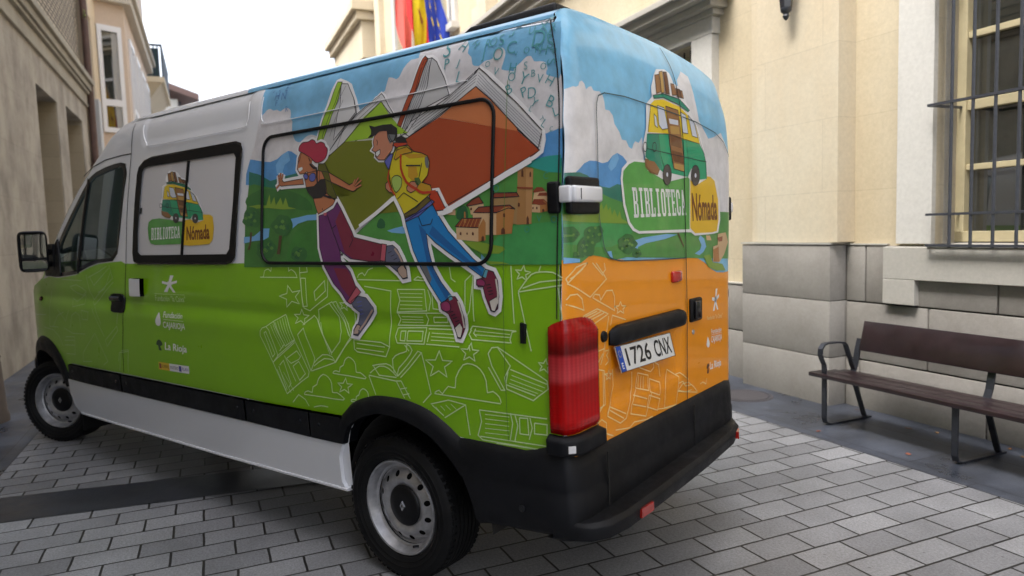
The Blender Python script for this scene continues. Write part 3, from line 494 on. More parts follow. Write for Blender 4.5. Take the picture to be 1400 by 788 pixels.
S|white_line_drawings|s|doodledk|2|50|0|3615,978 3452,948 3226,956
S|white_line_drawings|s|doodledk|2|50|0|3493,985 3439,1082 3351,1113 3292,1089 3295,998
S|white_line_drawings|s|doodledk|2|50|0|3253,1130 3250,1065 3158,1064 3132,1123 3253,1130
S|white_line_drawings|s|doodledk|2|50|0|3597,911 3425,923 3446,787 3618,779
S|white_line_drawings|s|doodledk|2|50|0|3622,882 3432,896
S|white_line_drawings|s|doodledk|2|50|0|3633,846 3442,857
S|white_line_drawings|s|doodledk|2|50|0|3058,974 2890,783 2968,750
S|white_line_drawings|s|doodledk|2|50|0|3293,813 3058,974
S|white_line_drawings|s|doodledk|2|50|0|3293,813 3313,745 3155,759
S|white_line_drawings|s|doodledk|2|50|0|2896,934 2700,1045 2692,1015 2878,891 2896,934
S|white_line_drawings|s|doodledk|2|50|0|3708,1116 3567,1035 3481,1120
S|white_line_drawings|s|doodledk|2|50|0|4326,1046 3966,1062
S|white_line_drawings|s|doodledk|2|50|0|4145,1080 4164,1029
S|white_line_drawings|s|doodledk|2|50|0|3833,978 3719,1068 3587,1101
S|white_line_drawings|s|doodledk|2|50|0|3069,1151 2975,1030 2905,958
S|white_line_drawings|s|doodledk|2|50|0|4246,935 5000,736 5000,624
S|white_line_drawings|s|doodledk|2|50|0|4035,958 3841,949 3724,902 3671,836
S|white_line_drawings|s|doodledk|2|50|0|2724,798 2696,862 2562,882 2588,792
S|white_line_drawings|s|doodledk|2|50|0|2968,1268 2854,1296 2753,1420
S|white_line_drawings|s|doodledk|2|50|0|3120,1371 2930,1418 2819,1455
S|white_line_drawings|s|doodledk|2|50|0|3023,1166 2944,1044
S|white_line_drawings|s|doodledk|2|50|0|2658,1145 2697,1058
F|printed_landscape|r|cloudr|2|0|1|923,2100 908,2109 895,2108 890,2130 879,2144 866,2143 850,2150 842,2165 823,2172 807,2163 799,2142 778,2155 758,2160 742,2146 723,2146 697,2149 673,2136 664,2111 661,2082 628,2082 602,2065 593,2033 554,2003 536,1974 499,1973 477,1948 450,1942 433,1965 417,1977 386,1972 352,2000 342,1943 346,1828 950,1805
F|printed_landscape|r|cloudr|2|0|1|-102,2314 -191,2372 -266,2358 -280,2266 -296,2138 -408,2056 -480,2070 -590,2103 -676,2019 -1067,1818 -1064,1641 204,1645 338,1947 156,1927 -55,2027
F|printed_landscape|r|mount|3|0|1|912,1816 881,1834 842,1860 801,1873 748,1874 705,1868 661,1876 621,1903 581,1917 534,1906 501,1888 478,1755 930,1745
F|printed_landscape|r|mountlt|4|0|1|621,1903 581,1917 569,1894 596,1861 636,1840 661,1857
F|printed_landscape|r|hilldk|4|0|1|948,1812 919,1821 877,1825 821,1816 763,1791 715,1777 652,1773 586,1791 532,1786 452,1676 956,1676
F|printed_landscape|r|grass1|5|0|1|952,1717 765,1755 716,1750 641,1732 548,1718 451,1702 2,1691 -703,1677 -1038,1416 516,1488 625,1482 739,1502 811,1511 882,1484 967,1488
F|printed_landscape|r|grass4|6|0|1|743,1688 718,1712 706,1685 680,1710 668,1682 649,1698 637,1663 616,1688 591,1656 570,1682 558,1650 482,1629 745,1635 922,1640 954,1647 952,1670 884,1663
F|printed_landscape|r|grass5|6|0|1|954,1632 708,1632 483,1622 455,1595 541,1558 649,1536 774,1540 959,1559
F|printed_landscape|r|tree|8|0|1|886,1592 893,1586 901,1581 905,1577 910,1574 918,1568 927,1564 934,1563 940,1564 948,1568 954,1573 958,1579 960,1584 960,1589 959,1594 959,1600 958,1606 956,1612 952,1617 946,1617 938,1617 931,1621 924,1623 915,1618 907,1612 902,1609 899,1605 891,1599
F|printed_landscape|r|treedk|9|0|1|950,1594 948,1596 945,1598 942,1596 940,1593 942,1590 946,1589 948,1591
F|printed_landscape|r|treelt|9|0|1|955,1600 953,1603 950,1604 948,1602 946,1600 948,1597 951,1595 954,1597
F|printed_landscape|r|treedk|9|0|1|914,1590 911,1592 907,1594 902,1592 900,1589 903,1586 907,1585 911,1587
F|printed_landscape|r|treelt|9|0|1|950,1610 948,1613 945,1614 942,1612 941,1610 943,1607 946,1605 949,1607
F|printed_landscape|r|treedk|9|0|1|937,1593 935,1596 931,1597 928,1595 926,1592 928,1590 932,1588 935,1590
F|printed_landscape|r|treelt|9|0|1|939,1590 937,1592 933,1594 930,1592 928,1589 930,1586 934,1585 937,1587
F|printed_landscape|r|treedk|9|0|1|944,1596 942,1599 938,1600 935,1598 933,1596 936,1593 939,1591 942,1593
F|printed_landscape|r|treelt|9|0|1|930,1593 928,1595 924,1597 920,1595 918,1592 921,1590 925,1588 928,1590
F|printed_landscape|r|treedk|9|0|1|912,1600 909,1603 905,1604 901,1602 898,1600 901,1597 905,1595 910,1597
F|printed_landscape|r|treelt|9|0|1|941,1599 939,1602 935,1603 932,1602 930,1599 932,1596 936,1594 939,1596
F|printed_landscape|r|treedk|9|0|1|923,1580 920,1583 916,1584 912,1583 910,1580 912,1577 917,1575 921,1577
F|printed_landscape|r|treelt|9|0|1|933,1589 930,1592 927,1594 923,1592 921,1589 923,1586 927,1585 931,1586
F|printed_landscape|r|tree|8|0|1|782,1541 782,1533 783,1526 788,1516 797,1508 814,1506 832,1507 849,1509 865,1513 882,1516 895,1519 901,1523 905,1529 906,1537 905,1545 905,1553 902,1560 894,1566 883,1572 870,1579 857,1584 844,1579 828,1574 808,1575 789,1576 774,1568 766,1558 772,1549
F|printed_landscape|r|treedk|9|0|1|874,1563 869,1567 862,1569 854,1566 850,1562 854,1559 862,1556 870,1559
F|printed_landscape|r|treelt|9|0|1|810,1559 806,1563 798,1565 790,1562 785,1558 790,1554 798,1552 806,1555
F|printed_landscape|r|treedk|9|0|1|889,1545 885,1549 877,1551 870,1549 866,1544 870,1541 878,1539 885,1541
F|printed_landscape|r|treelt|9|0|1|867,1529 862,1533 854,1535 847,1532 842,1528 847,1524 855,1522 862,1525
F|printed_landscape|r|treedk|9|0|1|842,1564 837,1568 829,1570 822,1567 817,1563 822,1559 830,1557 838,1560
F|printed_landscape|r|treelt|9|0|1|858,1543 853,1547 846,1549 838,1546 834,1542 838,1538 846,1536 854,1539
F|printed_landscape|r|treedk|9|0|1|861,1549 856,1553 849,1555 841,1552 837,1548 842,1544 849,1542 857,1545
F|printed_landscape|r|treelt|9|0|1|854,1549 849,1553 842,1555 834,1552 830,1548 834,1544 842,1542 850,1545
F|printed_landscape|r|treedk|9|0|1|876,1561 871,1565 864,1567 856,1564 852,1560 857,1556 864,1554 872,1557
F|printed_landscape|r|treelt|9|0|1|882,1549 878,1553 870,1555 863,1552 858,1548 863,1544 871,1542 878,1545
F|printed_landscape|r|treedk|9|0|1|855,1542 850,1546 842,1548 835,1546 830,1542 835,1538 843,1536 851,1538
F|printed_landscape|r|treelt|9|0|1|881,1549 876,1552 869,1554 861,1552 857,1548 862,1544 869,1542 877,1544
F|printed_landscape|r|tree|8|0|1|722,1588 726,1578 729,1569 735,1563 744,1559 756,1556 771,1555 787,1554 803,1555 813,1559 822,1564 838,1568 851,1574 858,1582 860,1592 860,1600 855,1608 843,1614 827,1619 813,1621 799,1622 782,1620 765,1619 752,1622 738,1623 720,1614 707,1602 712,1595
F|printed_landscape|r|treedk|9|0|1|840,1581 836,1585 828,1587 821,1584 817,1581 822,1577 829,1575 836,1577
F|printed_landscape|r|treelt|9|0|1|786,1616 781,1619 774,1621 766,1619 762,1615 767,1611 774,1609 781,1612
F|printed_landscape|r|treedk|9|0|1|838,1599 834,1603 827,1605 820,1603 816,1599 820,1595 827,1593 834,1596
F|printed_landscape|r|treelt|9|0|1|802,1584 797,1588 790,1590 783,1588 778,1584 783,1580 790,1578 798,1581
F|printed_landscape|r|treedk|9|0|1|797,1590 793,1594 785,1596 778,1593 774,1589 778,1586 786,1584 793,1586
F|printed_landscape|r|treelt|9|0|1|841,1580 837,1584 829,1586 822,1583 818,1580 822,1576 830,1574 837,1576
F|printed_landscape|r|treedk|9|0|1|766,1586 761,1590 754,1592 746,1590 742,1586 747,1582 754,1580 762,1582
F|printed_landscape|r|treelt|9|0|1|831,1605 826,1609 819,1611 812,1608 808,1605 812,1601 819,1599 826,1601
F|printed_landscape|r|treedk|9|0|1|797,1593 793,1596 785,1598 778,1596 774,1592 778,1588 786,1586 793,1589
F|printed_landscape|r|treelt|9|0|1|760,1588 755,1592 748,1594 740,1592 736,1588 740,1584 748,1582 755,1584
F|printed_landscape|r|treedk|9|0|1|793,1580 789,1584 781,1586 774,1584 770,1580 774,1576 782,1574 789,1576
F|printed_landscape|r|treelt|9|0|1|750,1590 745,1594 737,1596 730,1593 725,1589 730,1586 738,1583 745,1586
F|printed_landscape|r|tree|8|0|1|415,1540 430,1531 449,1522 454,1518 460,1514 477,1504 498,1497 518,1500 536,1506 548,1511 560,1518 576,1523 590,1530 591,1538 588,1546 594,1554 597,1560 583,1567 563,1573 545,1580 528,1586 512,1586 496,1584 479,1582 463,1577 451,1567 440,1556 424,1548
F|printed_landscape|r|treedk|9|0|1|489,1525 483,1529 475,1531 466,1528 461,1524 466,1520 475,1518 484,1521
F|printed_landscape|r|treelt|9|0|1|485,1538 480,1542 471,1544 462,1541 457,1537 462,1533 471,1531 480,1534
F|printed_landscape|r|treedk|9|0|1|552,1536 547,1540 538,1542 530,1540 525,1535 530,1531 539,1529 547,1532
F|printed_landscape|r|treelt|9|0|1|506,1544 501,1548 492,1550 484,1548 479,1543 484,1539 493,1537 501,1540
F|printed_landscape|r|treedk|9|0|1|505,1563 500,1567 491,1569 482,1566 477,1562 483,1558 492,1556 500,1559
F|printed_landscape|r|treelt|9|0|1|573,1526 568,1530 560,1532 551,1529 546,1525 552,1521 560,1519 568,1522
F|printed_landscape|r|treedk|9|0|1|527,1536 522,1540 513,1542 505,1539 500,1535 505,1531 514,1529 522,1532
F|printed_landscape|r|treelt|9|0|1|545,1560 539,1564 531,1566 522,1564 517,1560 523,1556 531,1554 540,1556
F|printed_landscape|r|treedk|9|0|1|467,1549 462,1553 453,1555 444,1552 439,1548 444,1544 453,1542 462,1544
F|printed_landscape|r|treelt|9|0|1|536,1534 530,1538 522,1540 513,1537 508,1533 514,1529 522,1527 531,1529
F|printed_landscape|r|treedk|9|0|1|559,1564 554,1568 545,1570 537,1568 532,1564 537,1560 546,1558 554,1560
F|printed_landscape|r|treelt|9|0|1|518,1561 513,1565 504,1567 495,1565 490,1560 496,1556 504,1554 513,1557
F|printed_landscape|r|tree|8|0|1|382,1498 382,1494 385,1490 394,1487 405,1484 413,1482 420,1481 430,1481 439,1482 448,1483 456,1486 464,1489 470,1494 472,1498 472,1502 468,1506 463,1510 461,1515 457,1520 448,1523 438,1524 429,1522 419,1520 408,1517 398,1515 394,1512 392,1509 386,1504
F|printed_landscape|r|treedk|9|0|1|446,1499 443,1501 439,1502 434,1501 431,1499 434,1497 439,1496 444,1497
F|printed_landscape|r|treelt|9|0|1|410,1506 407,1508 402,1510 398,1508 395,1506 398,1504 403,1503 407,1504
F|printed_landscape|r|treedk|9|0|1|433,1501 430,1503 425,1504 420,1502 418,1500 421,1498 425,1497 430,1498
F|printed_landscape|r|treelt|9|0|1|443,1502 440,1504 435,1505 431,1504 428,1501 431,1499 436,1498 440,1500
F|printed_landscape|r|treedk|9|0|1|424,1499 421,1501 416,1502 412,1501 409,1498 412,1496 417,1495 421,1497
F|printed_landscape|r|treelt|9|0|1|426,1494 423,1496 418,1497 413,1495 411,1493 414,1491 418,1490 423,1491
F|printed_landscape|r|treedk|9|0|1|422,1501 419,1503 414,1504 409,1503 407,1501 410,1499 414,1498 419,1499
F|printed_landscape|r|treelt|9|0|1|428,1496 426,1498 421,1499 416,1497 413,1495 416,1493 421,1492 426,1493
F|printed_landscape|r|treedk|9|0|1|403,1496 400,1498 395,1499 391,1497 388,1495 391,1493 396,1492 400,1494
F|printed_landscape|r|treelt|9|0|1|434,1506 431,1508 426,1509 422,1508 419,1506 422,1504 427,1502 431,1504
F|printed_landscape|r|treedk|9|0|1|440,1503 438,1505 433,1506 428,1505 426,1502 428,1500 433,1499 438,1501
F|printed_landscape|r|treelt|9|0|1|425,1505 422,1507 418,1508 413,1507 410,1504 413,1502 418,1501 422,1503
F|printed_landscape|r|tree|8|0|1|858,1507 864,1505 872,1503 876,1503 880,1504 886,1504 894,1504 902,1505 911,1505 916,1506 921,1506 928,1506 934,1506 933,1508 931,1511 930,1516 929,1522 925,1526 919,1528 915,1528 909,1528 901,1530 892,1531 883,1530 876,1527 874,1522 872,1516 864,1512
F|printed_landscape|r|treelt|9|0|1|907,1518 905,1520 901,1521 898,1520 895,1518 898,1515 902,1514 905,1516
F|printed_landscape|r|treedk|9|0|1|900,1512 898,1514 894,1515 890,1514 888,1511 890,1509 894,1508 898,1510
F|printed_landscape|r|treedk|9|0|1|908,1510 905,1512 902,1513 898,1512 896,1509 898,1507 902,1506 906,1508
F|printed_landscape|r|treedk|9|0|1|906,1520 904,1523 900,1524 897,1522 894,1520 897,1518 901,1517 904,1518
F|printed_landscape|r|treelt|9|0|1|910,1524 908,1527 904,1528 901,1526 899,1524 901,1522 905,1521 908,1522
F|printed_landscape|r|treedk|9|0|1|906,1511 903,1513 900,1514 896,1513 894,1511 896,1509 900,1508 904,1509
F|printed_landscape|r|river|7|0|1|449,1555 368,1566 206,1573 127,1576 5,1571 145,1553 338,1541 414,1527 422,1507 458,1502
F|printed_landscape|r|river|10|0|1|965,1506 944,1509 892,1500 893,1488 945,1486 966,1487
F|printed_landscape|r|river|7|0|1|688,1518 649,1520 637,1490 663,1498
F|printed_landscape|r|river|7|0|1|-273,1560 -324,1542 -351,1501 -312,1474 -260,1460 -200,1471 -271,1488 -288,1511 -252,1544
F|printed_landscape|r|vwall|9|0|1|-510,1562 -627,1568 -662,1515 -601,1448 -530,1409 -440,1418 -442,1497 -509,1503
F|printed_landscape|r|vwall|9|0|1|-346,1558 -399,1556 -421,1531 -356,1533
F|printed_landscape|r|vroof|10|0|1|-499,1542 -579,1548 -574,1522 -521,1520
F|printed_landscape|r|vbrown3|10|0|1|-442,1481 -520,1494 -530,1413 -451,1418
F|printed_landscape|r|grass4|8|0|1|-312,1454 -397,1458 -440,1414 -576,1398 -623,1360 -484,1368 -374,1393
S|printed_landscape|r|trunk|8|120|0|5,1582 -66,1511
S|orange_line_drawings|r|doodleo|2|46|0|965,1429 914,1469 866,1479 832,1482 908,1447 957,1413 965,1429
S|orange_line_drawings|r|doodleo|2|46|0|946,1428 867,1462
S|orange_line_drawings|r|doodleo|2|46|0|961,1411 820,1348 691,1409 718,1434 698,1447 707,1475
S|orange_line_drawings|r|doodleo|2|46|0|770,1478 700,1419
S|orange_line_drawings|r|doodleo|2|46|0|797,1480 718,1425
S|orange_line_drawings|r|doodleo|2|46|0|966,1351 949,1367 911,1368 880,1347 868,1302 969,1334
S|orange_line_drawings|r|doodleo|2|46|0|802,1344 784,1356 748,1350 740,1329 693,1362 645,1360 627,1332 629,1275 802,1344
S|orange_line_drawings|r|doodleo|2|46|0|874,1280 769,1297 681,1267 789,1242 867,1261 874,1280
S|orange_line_drawings|r|doodleo|2|46|0|858,1276 769,1288
S|orange_line_drawings|r|doodleo|2|46|0|841,1267 742,1283
S|orange_line_drawings|r|doodleo|2|46|0|824,1258 715,1275
S|orange_line_drawings|r|doodleo|2|46|0|678,1257 699,1194 725,1112 751,1070
S|orange_line_drawings|r|doodleo|2|46|0|649,1258 531,1225
S|orange_line_drawings|r|doodleo|2|46|0|649,1256 664,1217
S|orange_line_drawings|r|doodleo|2|46|0|770,1054 724,1042 721,903 771,895
S|orange_line_drawings|r|doodleo|2|46|0|734,1039 734,906 772,877
S|orange_line_drawings|r|doodleo|2|46|0|639,1031 632,962 703,861
S|orange_line_drawings|r|doodleo|2|46|0|466,990 468,929 546,805 598,797 704,851 683,885 546,825
S|orange_line_drawings|r|doodleo|2|46|0|684,871 567,810
S|orange_line_drawings|r|doodleo|2|46|0|412,975 310,946 324,880 436,913 412,975
S|orange_line_drawings|r|doodleo|2|46|0|401,963 414,914
S|orange_line_drawings|r|doodleo|2|46|0|379,956 392,904
S|orange_line_drawings|r|doodleo|2|46|0|356,949 369,897
S|orange_line_drawings|r|doodleo|2|46|0|436,908 492,853 504,815 362,772 301,865
S|orange_line_drawings|r|doodleo|2|46|0|469,889 348,848
S|orange_line_drawings|r|doodleo|2|46|0|481,851 361,814
S|orange_line_drawings|r|doodleo|2|46|0|299,928 204,894 218,837 313,872 299,928
S|orange_line_drawings|r|doodleo|2|46|0|325,859 218,820 244,772 350,811 325,859
S|orange_line_drawings|r|doodleo|2|46|0|114,938 -3,882 41,754 170,766 155,868 114,938
S|orange_line_drawings|r|doodleo|2|46|0|411,1001 286,958 250,972 261,1001 201,975 191,918
S|orange_line_drawings|r|doodleo|2|46|0|779,840 751,848 714,825 716,782 659,758
S|orange_line_drawings|r|doodleo|2|46|0|639,777 517,757 474,772 363,756 293,756
S|orange_line_drawings|r|doodleo|2|46|0|244,777 145,760 41,754
S|orange_line_drawings|r|doodleo|2|46|0|12,851 -43,852 -70,823 -148,814
S|orange_line_drawings|r|doodleo|2|46|0|12,817 -84,791 -147,790
S|orange_line_drawings|r|doodleo|2|46|0|712,1120 674,1119 703,1100 676,1076 714,1063
S|orange_line_drawings|r|doodleo|2|46|0|767,1128 721,1131
S|orange_line_drawings|r|doodleo|2|46|0|731,1113 769,1082
S|orange_line_drawings|r|doodleo|2|46|0|578,1307 566,1288 529,1283 558,1274 550,1254 580,1268 610,1261 600,1278 628,1293 592,1290 578,1307
S|orange_line_drawings|r|doodleo|2|46|0|683,1036 674,1020 643,1014 668,1010 660,994 684,1007 709,1003 700,1016 723,1029 694,1024 683,1036
S|orange_line_drawings|r|doodleo|2|46|0|26,898 -17,899 -105,850
S|orange_line_drawings|r|doodleo|2|46|0|7,821 -37,840 -105,836 -173,799 -220,766
S|orange_line_drawings|r|doodleo|2|46|0|18,814 -220,761
S|orange_line_drawings|r|doodleo|2|46|0|-257,797 -294,800 -332,783 -345,810
F|printed_library_badge|r|white|9|0|1|562,1813 550,1856 501,1884 452,1898 364,1902 -162,1888 -161,1861 -406,1867 -494,1846 -541,1747 -546,1638 -515,1570 -443,1564 -202,1560 -154,1578 -78,1580 405,1584 463,1598 504,1628 543,1704
F|printed_library_badge|r|badgeg|10|0|1|545,1811 537,1847 488,1876 438,1890 319,1891 -142,1856 -135,1594 404,1595 448,1608 487,1635 526,1710
F|printed_library_badge|r|badgey|10|0|1|-150,1856 -406,1861 -467,1841 -514,1747 -521,1638 -493,1578 -422,1572 -203,1573 -162,1590 -143,1602
F|printed_bus_drawing|r|white|11|0|1|173,2294 128,2329 28,2345 -18,2333 -38,2287 -128,2276 -151,2213 -209,2146 -263,2102 -306,2031 -342,1966 -359,1848 -218,1810 -116,1847 113,1815 316,1858 358,1964 318,2039 301,2149 233,2187 224,2233
F|printed_bus_drawing|r|busdk|12|0|1|343,1909 249,1906 190,1872 217,1841 292,1848 340,1872
F|printed_bus_drawing|r|busg|13|0|1|313,2018 204,2027 98,2037 -50,2026 -272,2020 -322,1982 -351,1933 -359,1848 -261,1840 -220,1892 -158,1889 -116,1847 93,1858 164,1858 338,1915 318,1967
F|printed_bus_drawing|r|busgdk|14|0|1|313,2018 204,2027 196,1931 164,1866 338,1915
F|printed_bus_drawing|r|busy|13|0|1|260,2151 212,2175 121,2191 -58,2178 -148,2148 -232,2108 -277,2020 -50,2025 98,2037 304,2026
F|printed_bus_drawing|r|buswin|15|0|1|192,2154 124,2152 95,2060 158,2050 190,2066
S|printed_bus_drawing|r|ink|16|30|1|192,2154 124,2152 95,2060 158,2050 190,2066
F|printed_bus_drawing|r|buswin|15|0|1|-55,2154 -118,2144 -133,2057 -73,2056
S|printed_bus_drawing|r|ink|16|30|1|-55,2154 -118,2144 -133,2057 -73,2056
F|printed_bus_drawing|r|buswin|15|0|1|-148,2146 -214,2122 -250,2047 -182,2050
S|printed_bus_drawing|r|ink|16|30|1|-148,2146 -214,2122 -250,2047 -182,2050
F|printed_bus_drawing|r|buswin|15|0|1|234,2113 211,2101 204,2053 233,2062
S|printed_bus_drawing|r|ink|16|30|1|234,2113 211,2101 204,2053 233,2062
F|printed_bus_drawing|r|wood|14|0|1|103,2162 -34,2159 -77,1869 47,1879 86,1984
S|printed_bus_drawing|r|ink|16|30|1|103,2162 -34,2159 -77,1869 47,1879 86,1984
F|printed_bus_drawing|r|wooddk|15|0|1|71,2031 -40,2026 -48,1979 68,1986
F|printed_bus_drawing|r|wooddk|15|0|1|61,1963 -52,1959 -68,1909 46,1914
F|printed_bus_drawing|r|buswin|15|0|1|78,2108 -24,2110 -24,2087 73,2085
F|printed_bus_drawing|r|woodlt|15|0|1|71,2074 -28,2080 -33,2045 65,2040
F|printed_bus_drawing|r|woodlt|15|0|1|46,1906 -68,1901 -77,1873 38,1879
F|printed_bus_drawing|r|busgdk|14|0|1|222,2196 110,2219 -73,2216 -176,2175 -152,2164 -43,2188 118,2199 218,2182
S|printed_bus_drawing|r|ink|16|30|1|222,2196 110,2219 -73,2216 -176,2175 -152,2164 -43,2188 118,2199 218,2182
F|printed_bus_drawing|r|wood|14|0|1|164,2296 115,2307 126,2225 183,2209
S|printed_bus_drawing|r|ink|16|30|1|164,2296 115,2307 126,2225 183,2209
F|printed_bus_drawing|r|woodlt|14|0|1|107,2320 65,2331 90,2226 127,2220
S|printed_bus_drawing|r|ink|16|30|1|107,2320 65,2331 90,2226 127,2220
F|printed_bus_drawing|r|wooddk|14|0|1|58,2328 18,2333 36,2225 82,2223
S|printed_bus_drawing|r|ink|16|30|1|58,2328 18,2333 36,2225 82,2223
F|printed_bus_drawing|r|wood|14|0|1|2,2281 -36,2283 -51,2233 8,2225
S|printed_bus_drawing|r|ink|16|30|1|2,2281 -36,2283 -51,2233 8,2225
F|printed_bus_drawing|r|wooddk|14|0|1|-46,2264 -95,2267 -101,2227 -48,2224
S|printed_bus_drawing|r|ink|16|30|1|-46,2264 -95,2267 -101,2227 -48,2224
F|printed_bus_drawing|r|wood|14|0|1|-89,2262 -122,2263 -126,2227 -100,2225
S|printed_bus_drawing|r|ink|16|30|1|-89,2262 -122,2263 -126,2227 -100,2225
F|printed_bus_drawing|r|tyrep|15|0|1|74,1851 80,1826 98,1808 122,1801 145,1807 161,1824 167,1847 160,1870 142,1888 119,1896 96,1891 79,1874
S|printed_bus_drawing|r|ink|16|30|1|74,1851 80,1826 98,1808 122,1801 145,1807 161,1824 167,1847 160,1870 142,1888 119,1896 96,1891 79,1874
F|printed_bus_drawing|r|buswin|16|0|1|110,1849 113,1841 121,1838 128,1841 131,1848 128,1856 120,1859 113,1856
F|printed_bus_drawing|r|tyrep|15|0|1|-263,1861 -255,1835 -235,1815 -207,1808 -180,1814 -161,1832 -155,1856 -162,1882 -182,1902 -210,1910 -237,1904 -256,1887
S|printed_bus_drawing|r|ink|16|30|1|-263,1861 -255,1835 -235,1815 -207,1808 -180,1814 -161,1832 -155,1856 -162,1882 -182,1902 -210,1910 -237,1904 -256,1887
F|printed_bus_drawing|r|buswin|16|0|1|-221,1859 -217,1851 -208,1847 -199,1850 -196,1858 -200,1867 -209,1870 -217,1867
F|printed_bus_drawing|r|wood|14|0|1|334,1904 249,1900 202,1871 225,1846 287,1856 328,1876
S|printed_bus_drawing|r|ink|17|30|0|204,2027 188,1932 146,1874
S|printed_bus_drawing|r|ink|17|30|0|89,2038 72,1939 47,1879
S|printed_bus_drawing|r|ink|17|30|0|-108,2023 -119,1936 -116,1847
S|printed_bus_drawing|r|ink|17|30|0|305,2018 98,2035 -272,2018
S|printed_bus_drawing|r|ink|17|30|0|-148,2148 -232,2108 -283,2021 -331,1965 -353,1856
S|printed_bus_drawing|r|ink|17|30|0|260,2151 304,2026
S|printed_bus_drawing|r|ink|17|30|0|320,1952 -351,1933
S|printed_bus_drawing|r|ink|17|40|1|321,1959 325,1947 336,1939 347,1938 356,1945 359,1956 354,1968 344,1977 332,1978 323,1971
S|printed_bus_drawing|r|ink|17|40|1|228,1966 232,1954 243,1945 256,1944 265,1951 268,1963 263,1976 252,1984 240,1985 230,1978
F|printed_library_badge|s|badgeg|3|0|1|2225,1699 2212,1740 2170,1755 2074,1759 1794,1727 1793,1595 2126,1593 2182,1603 2210,1631
F|printed_library_badge|s|badgey|3|0|1|1773,1739 1554,1762 1490,1760 1456,1746 1443,1679 1454,1618 1488,1591 1700,1583 1780,1588
F|printed_bus_drawing|s|white|4|0|1|1983,2031 1963,2046 1894,2041 1853,2026 1818,1997 1751,1979 1717,1941 1664,1898 1625,1870 1593,1828 1567,1793 1553,1731 1634,1716 1698,1741 1856,1732 2023,1770 2067,1842 2040,1887 2043,1957 1994,1972 2003,2000
F|printed_bus_drawing|s|busdk|5|0|1|2049,1805 1967,1796 1918,1771 1939,1753 2002,1762 2044,1780
F|printed_bus_drawing|s|busg|6|0|1|2033,1873 1942,1868 1860,1864 1753,1845 1612,1825 1580,1802 1560,1775 1553,1731 1609,1731 1635,1760 1673,1762 1698,1741 1844,1757 1898,1761 2045,1808 2032,1840
F|printed_bus_drawing|s|busgdk|7|0|1|2033,1873 1942,1868 1926,1808 1898,1766 2045,1808
F|printed_bus_drawing|s|busy|6|0|1|2008,1952 1973,1962 1904,1960 1769,1931 1703,1905 1644,1875 1609,1825 1753,1844 1860,1864 2026,1877
F|printed_bus_drawing|s|buswin|8|0|1|1952,1946 1896,1936 1860,1878 1908,1878 1936,1891
S|printed_bus_drawing|s|ink|9|30|1|1952,1946 1896,1936 1860,1878 1908,1878 1936,1891
F|printed_bus_drawing|s|buswin|8|0|1|1766,1917 1722,1906 1701,1856 1740,1860
S|printed_bus_drawing|s|ink|9|30|1|1766,1917 1722,1906 1701,1856 1740,1860
F|printed_bus_drawing|s|buswin|8|0|1|1703,1904 1658,1884 1627,1841 1669,1848
S|printed_bus_drawing|s|ink|9|30|1|1703,1904 1658,1884 1627,1841 1669,1848
F|printed_bus_drawing|s|buswin|8|0|1|1978,1925 1957,1915 1945,1884 1970,1892
S|printed_bus_drawing|s|ink|9|30|1|1978,1925 1957,1915 1945,1884 1970,1892
F|printed_bus_drawing|s|wood|7|0|1|1883,1940 1782,1923 1725,1755 1810,1767 1845,1832
S|printed_bus_drawing|s|ink|9|30|1|1883,1940 1782,1923 1725,1755 1810,1767 1845,1832
F|printed_bus_drawing|s|wooddk|8|0|1|1840,1858 1760,1845 1750,1818 1832,1831
F|printed_bus_drawing|s|wooddk|8|0|1|1825,1817 1745,1807 1732,1777 1811,1787
F|printed_bus_drawing|s|buswin|8|0|1|1854,1904 1781,1896 1778,1882 1847,1890
F|printed_bus_drawing|s|woodlt|8|0|1|1844,1883 1774,1877 1766,1857 1836,1863
F|printed_bus_drawing|s|woodlt|8|0|1|1811,1783 1732,1773 1725,1757 1804,1767
F|printed_bus_drawing|s|busgdk|7|0|1|1988,1976 1905,1975 1770,1951 1691,1917 1703,1914 1782,1938 1904,1964 1980,1967
S|printed_bus_drawing|s|ink|9|30|1|1988,1976 1905,1975 1770,1951 1691,1917 1703,1914 1782,1938 1904,1964 1980,1967
F|printed_bus_drawing|s|wood|7|0|1|1976,2031 1942,2030 1919,1981 1960,1979
S|printed_bus_drawing|s|ink|9|30|1|1976,2031 1942,2030 1919,1981 1960,1979
F|printed_bus_drawing|s|woodlt|7|0|1|1942,2037 1914,2038 1891,1977 1919,1979
S|printed_bus_drawing|s|ink|9|30|1|1942,2037 1914,2038 1891,1977 1919,1979
F|printed_bus_drawing|s|wooddk|7|0|1|1907,2035 1880,2032 1850,1970 1884,1974
S|printed_bus_drawing|s|ink|9|30|1|1907,2035 1880,2032 1850,1970 1884,1974
F|printed_bus_drawing|s|wood|7|0|1|1845,1999 1818,1994 1790,1963 1830,1966
S|printed_bus_drawing|s|ink|9|30|1|1845,1999 1818,1994 1790,1963 1830,1966
F|printed_bus_drawing|s|wooddk|7|0|1|1804,1982 1771,1978 1754,1954 1790,1959
S|printed_bus_drawing|s|ink|9|30|1|1804,1982 1771,1978 1754,1954 1790,1959
F|printed_bus_drawing|s|wood|7|0|1|1774,1976 1751,1972 1737,1951 1754,1953
S|printed_bus_drawing|s|ink|9|30|1|1774,1976 1751,1972 1737,1951 1754,1953
F|printed_bus_drawing|s|tyrep|8|0|1|1829,1752 1833,1738 1846,1728 1863,1725 1881,1729 1894,1740 1899,1754 1894,1768 1882,1778 1864,1781 1847,1777 1834,1766
S|printed_bus_drawing|s|ink|9|30|1|1829,1752 1833,1738 1846,1728 1863,1725 1881,1729 1894,1740 1899,1754 1894,1768 1882,1778 1864,1781 1847,1777 1834,1766
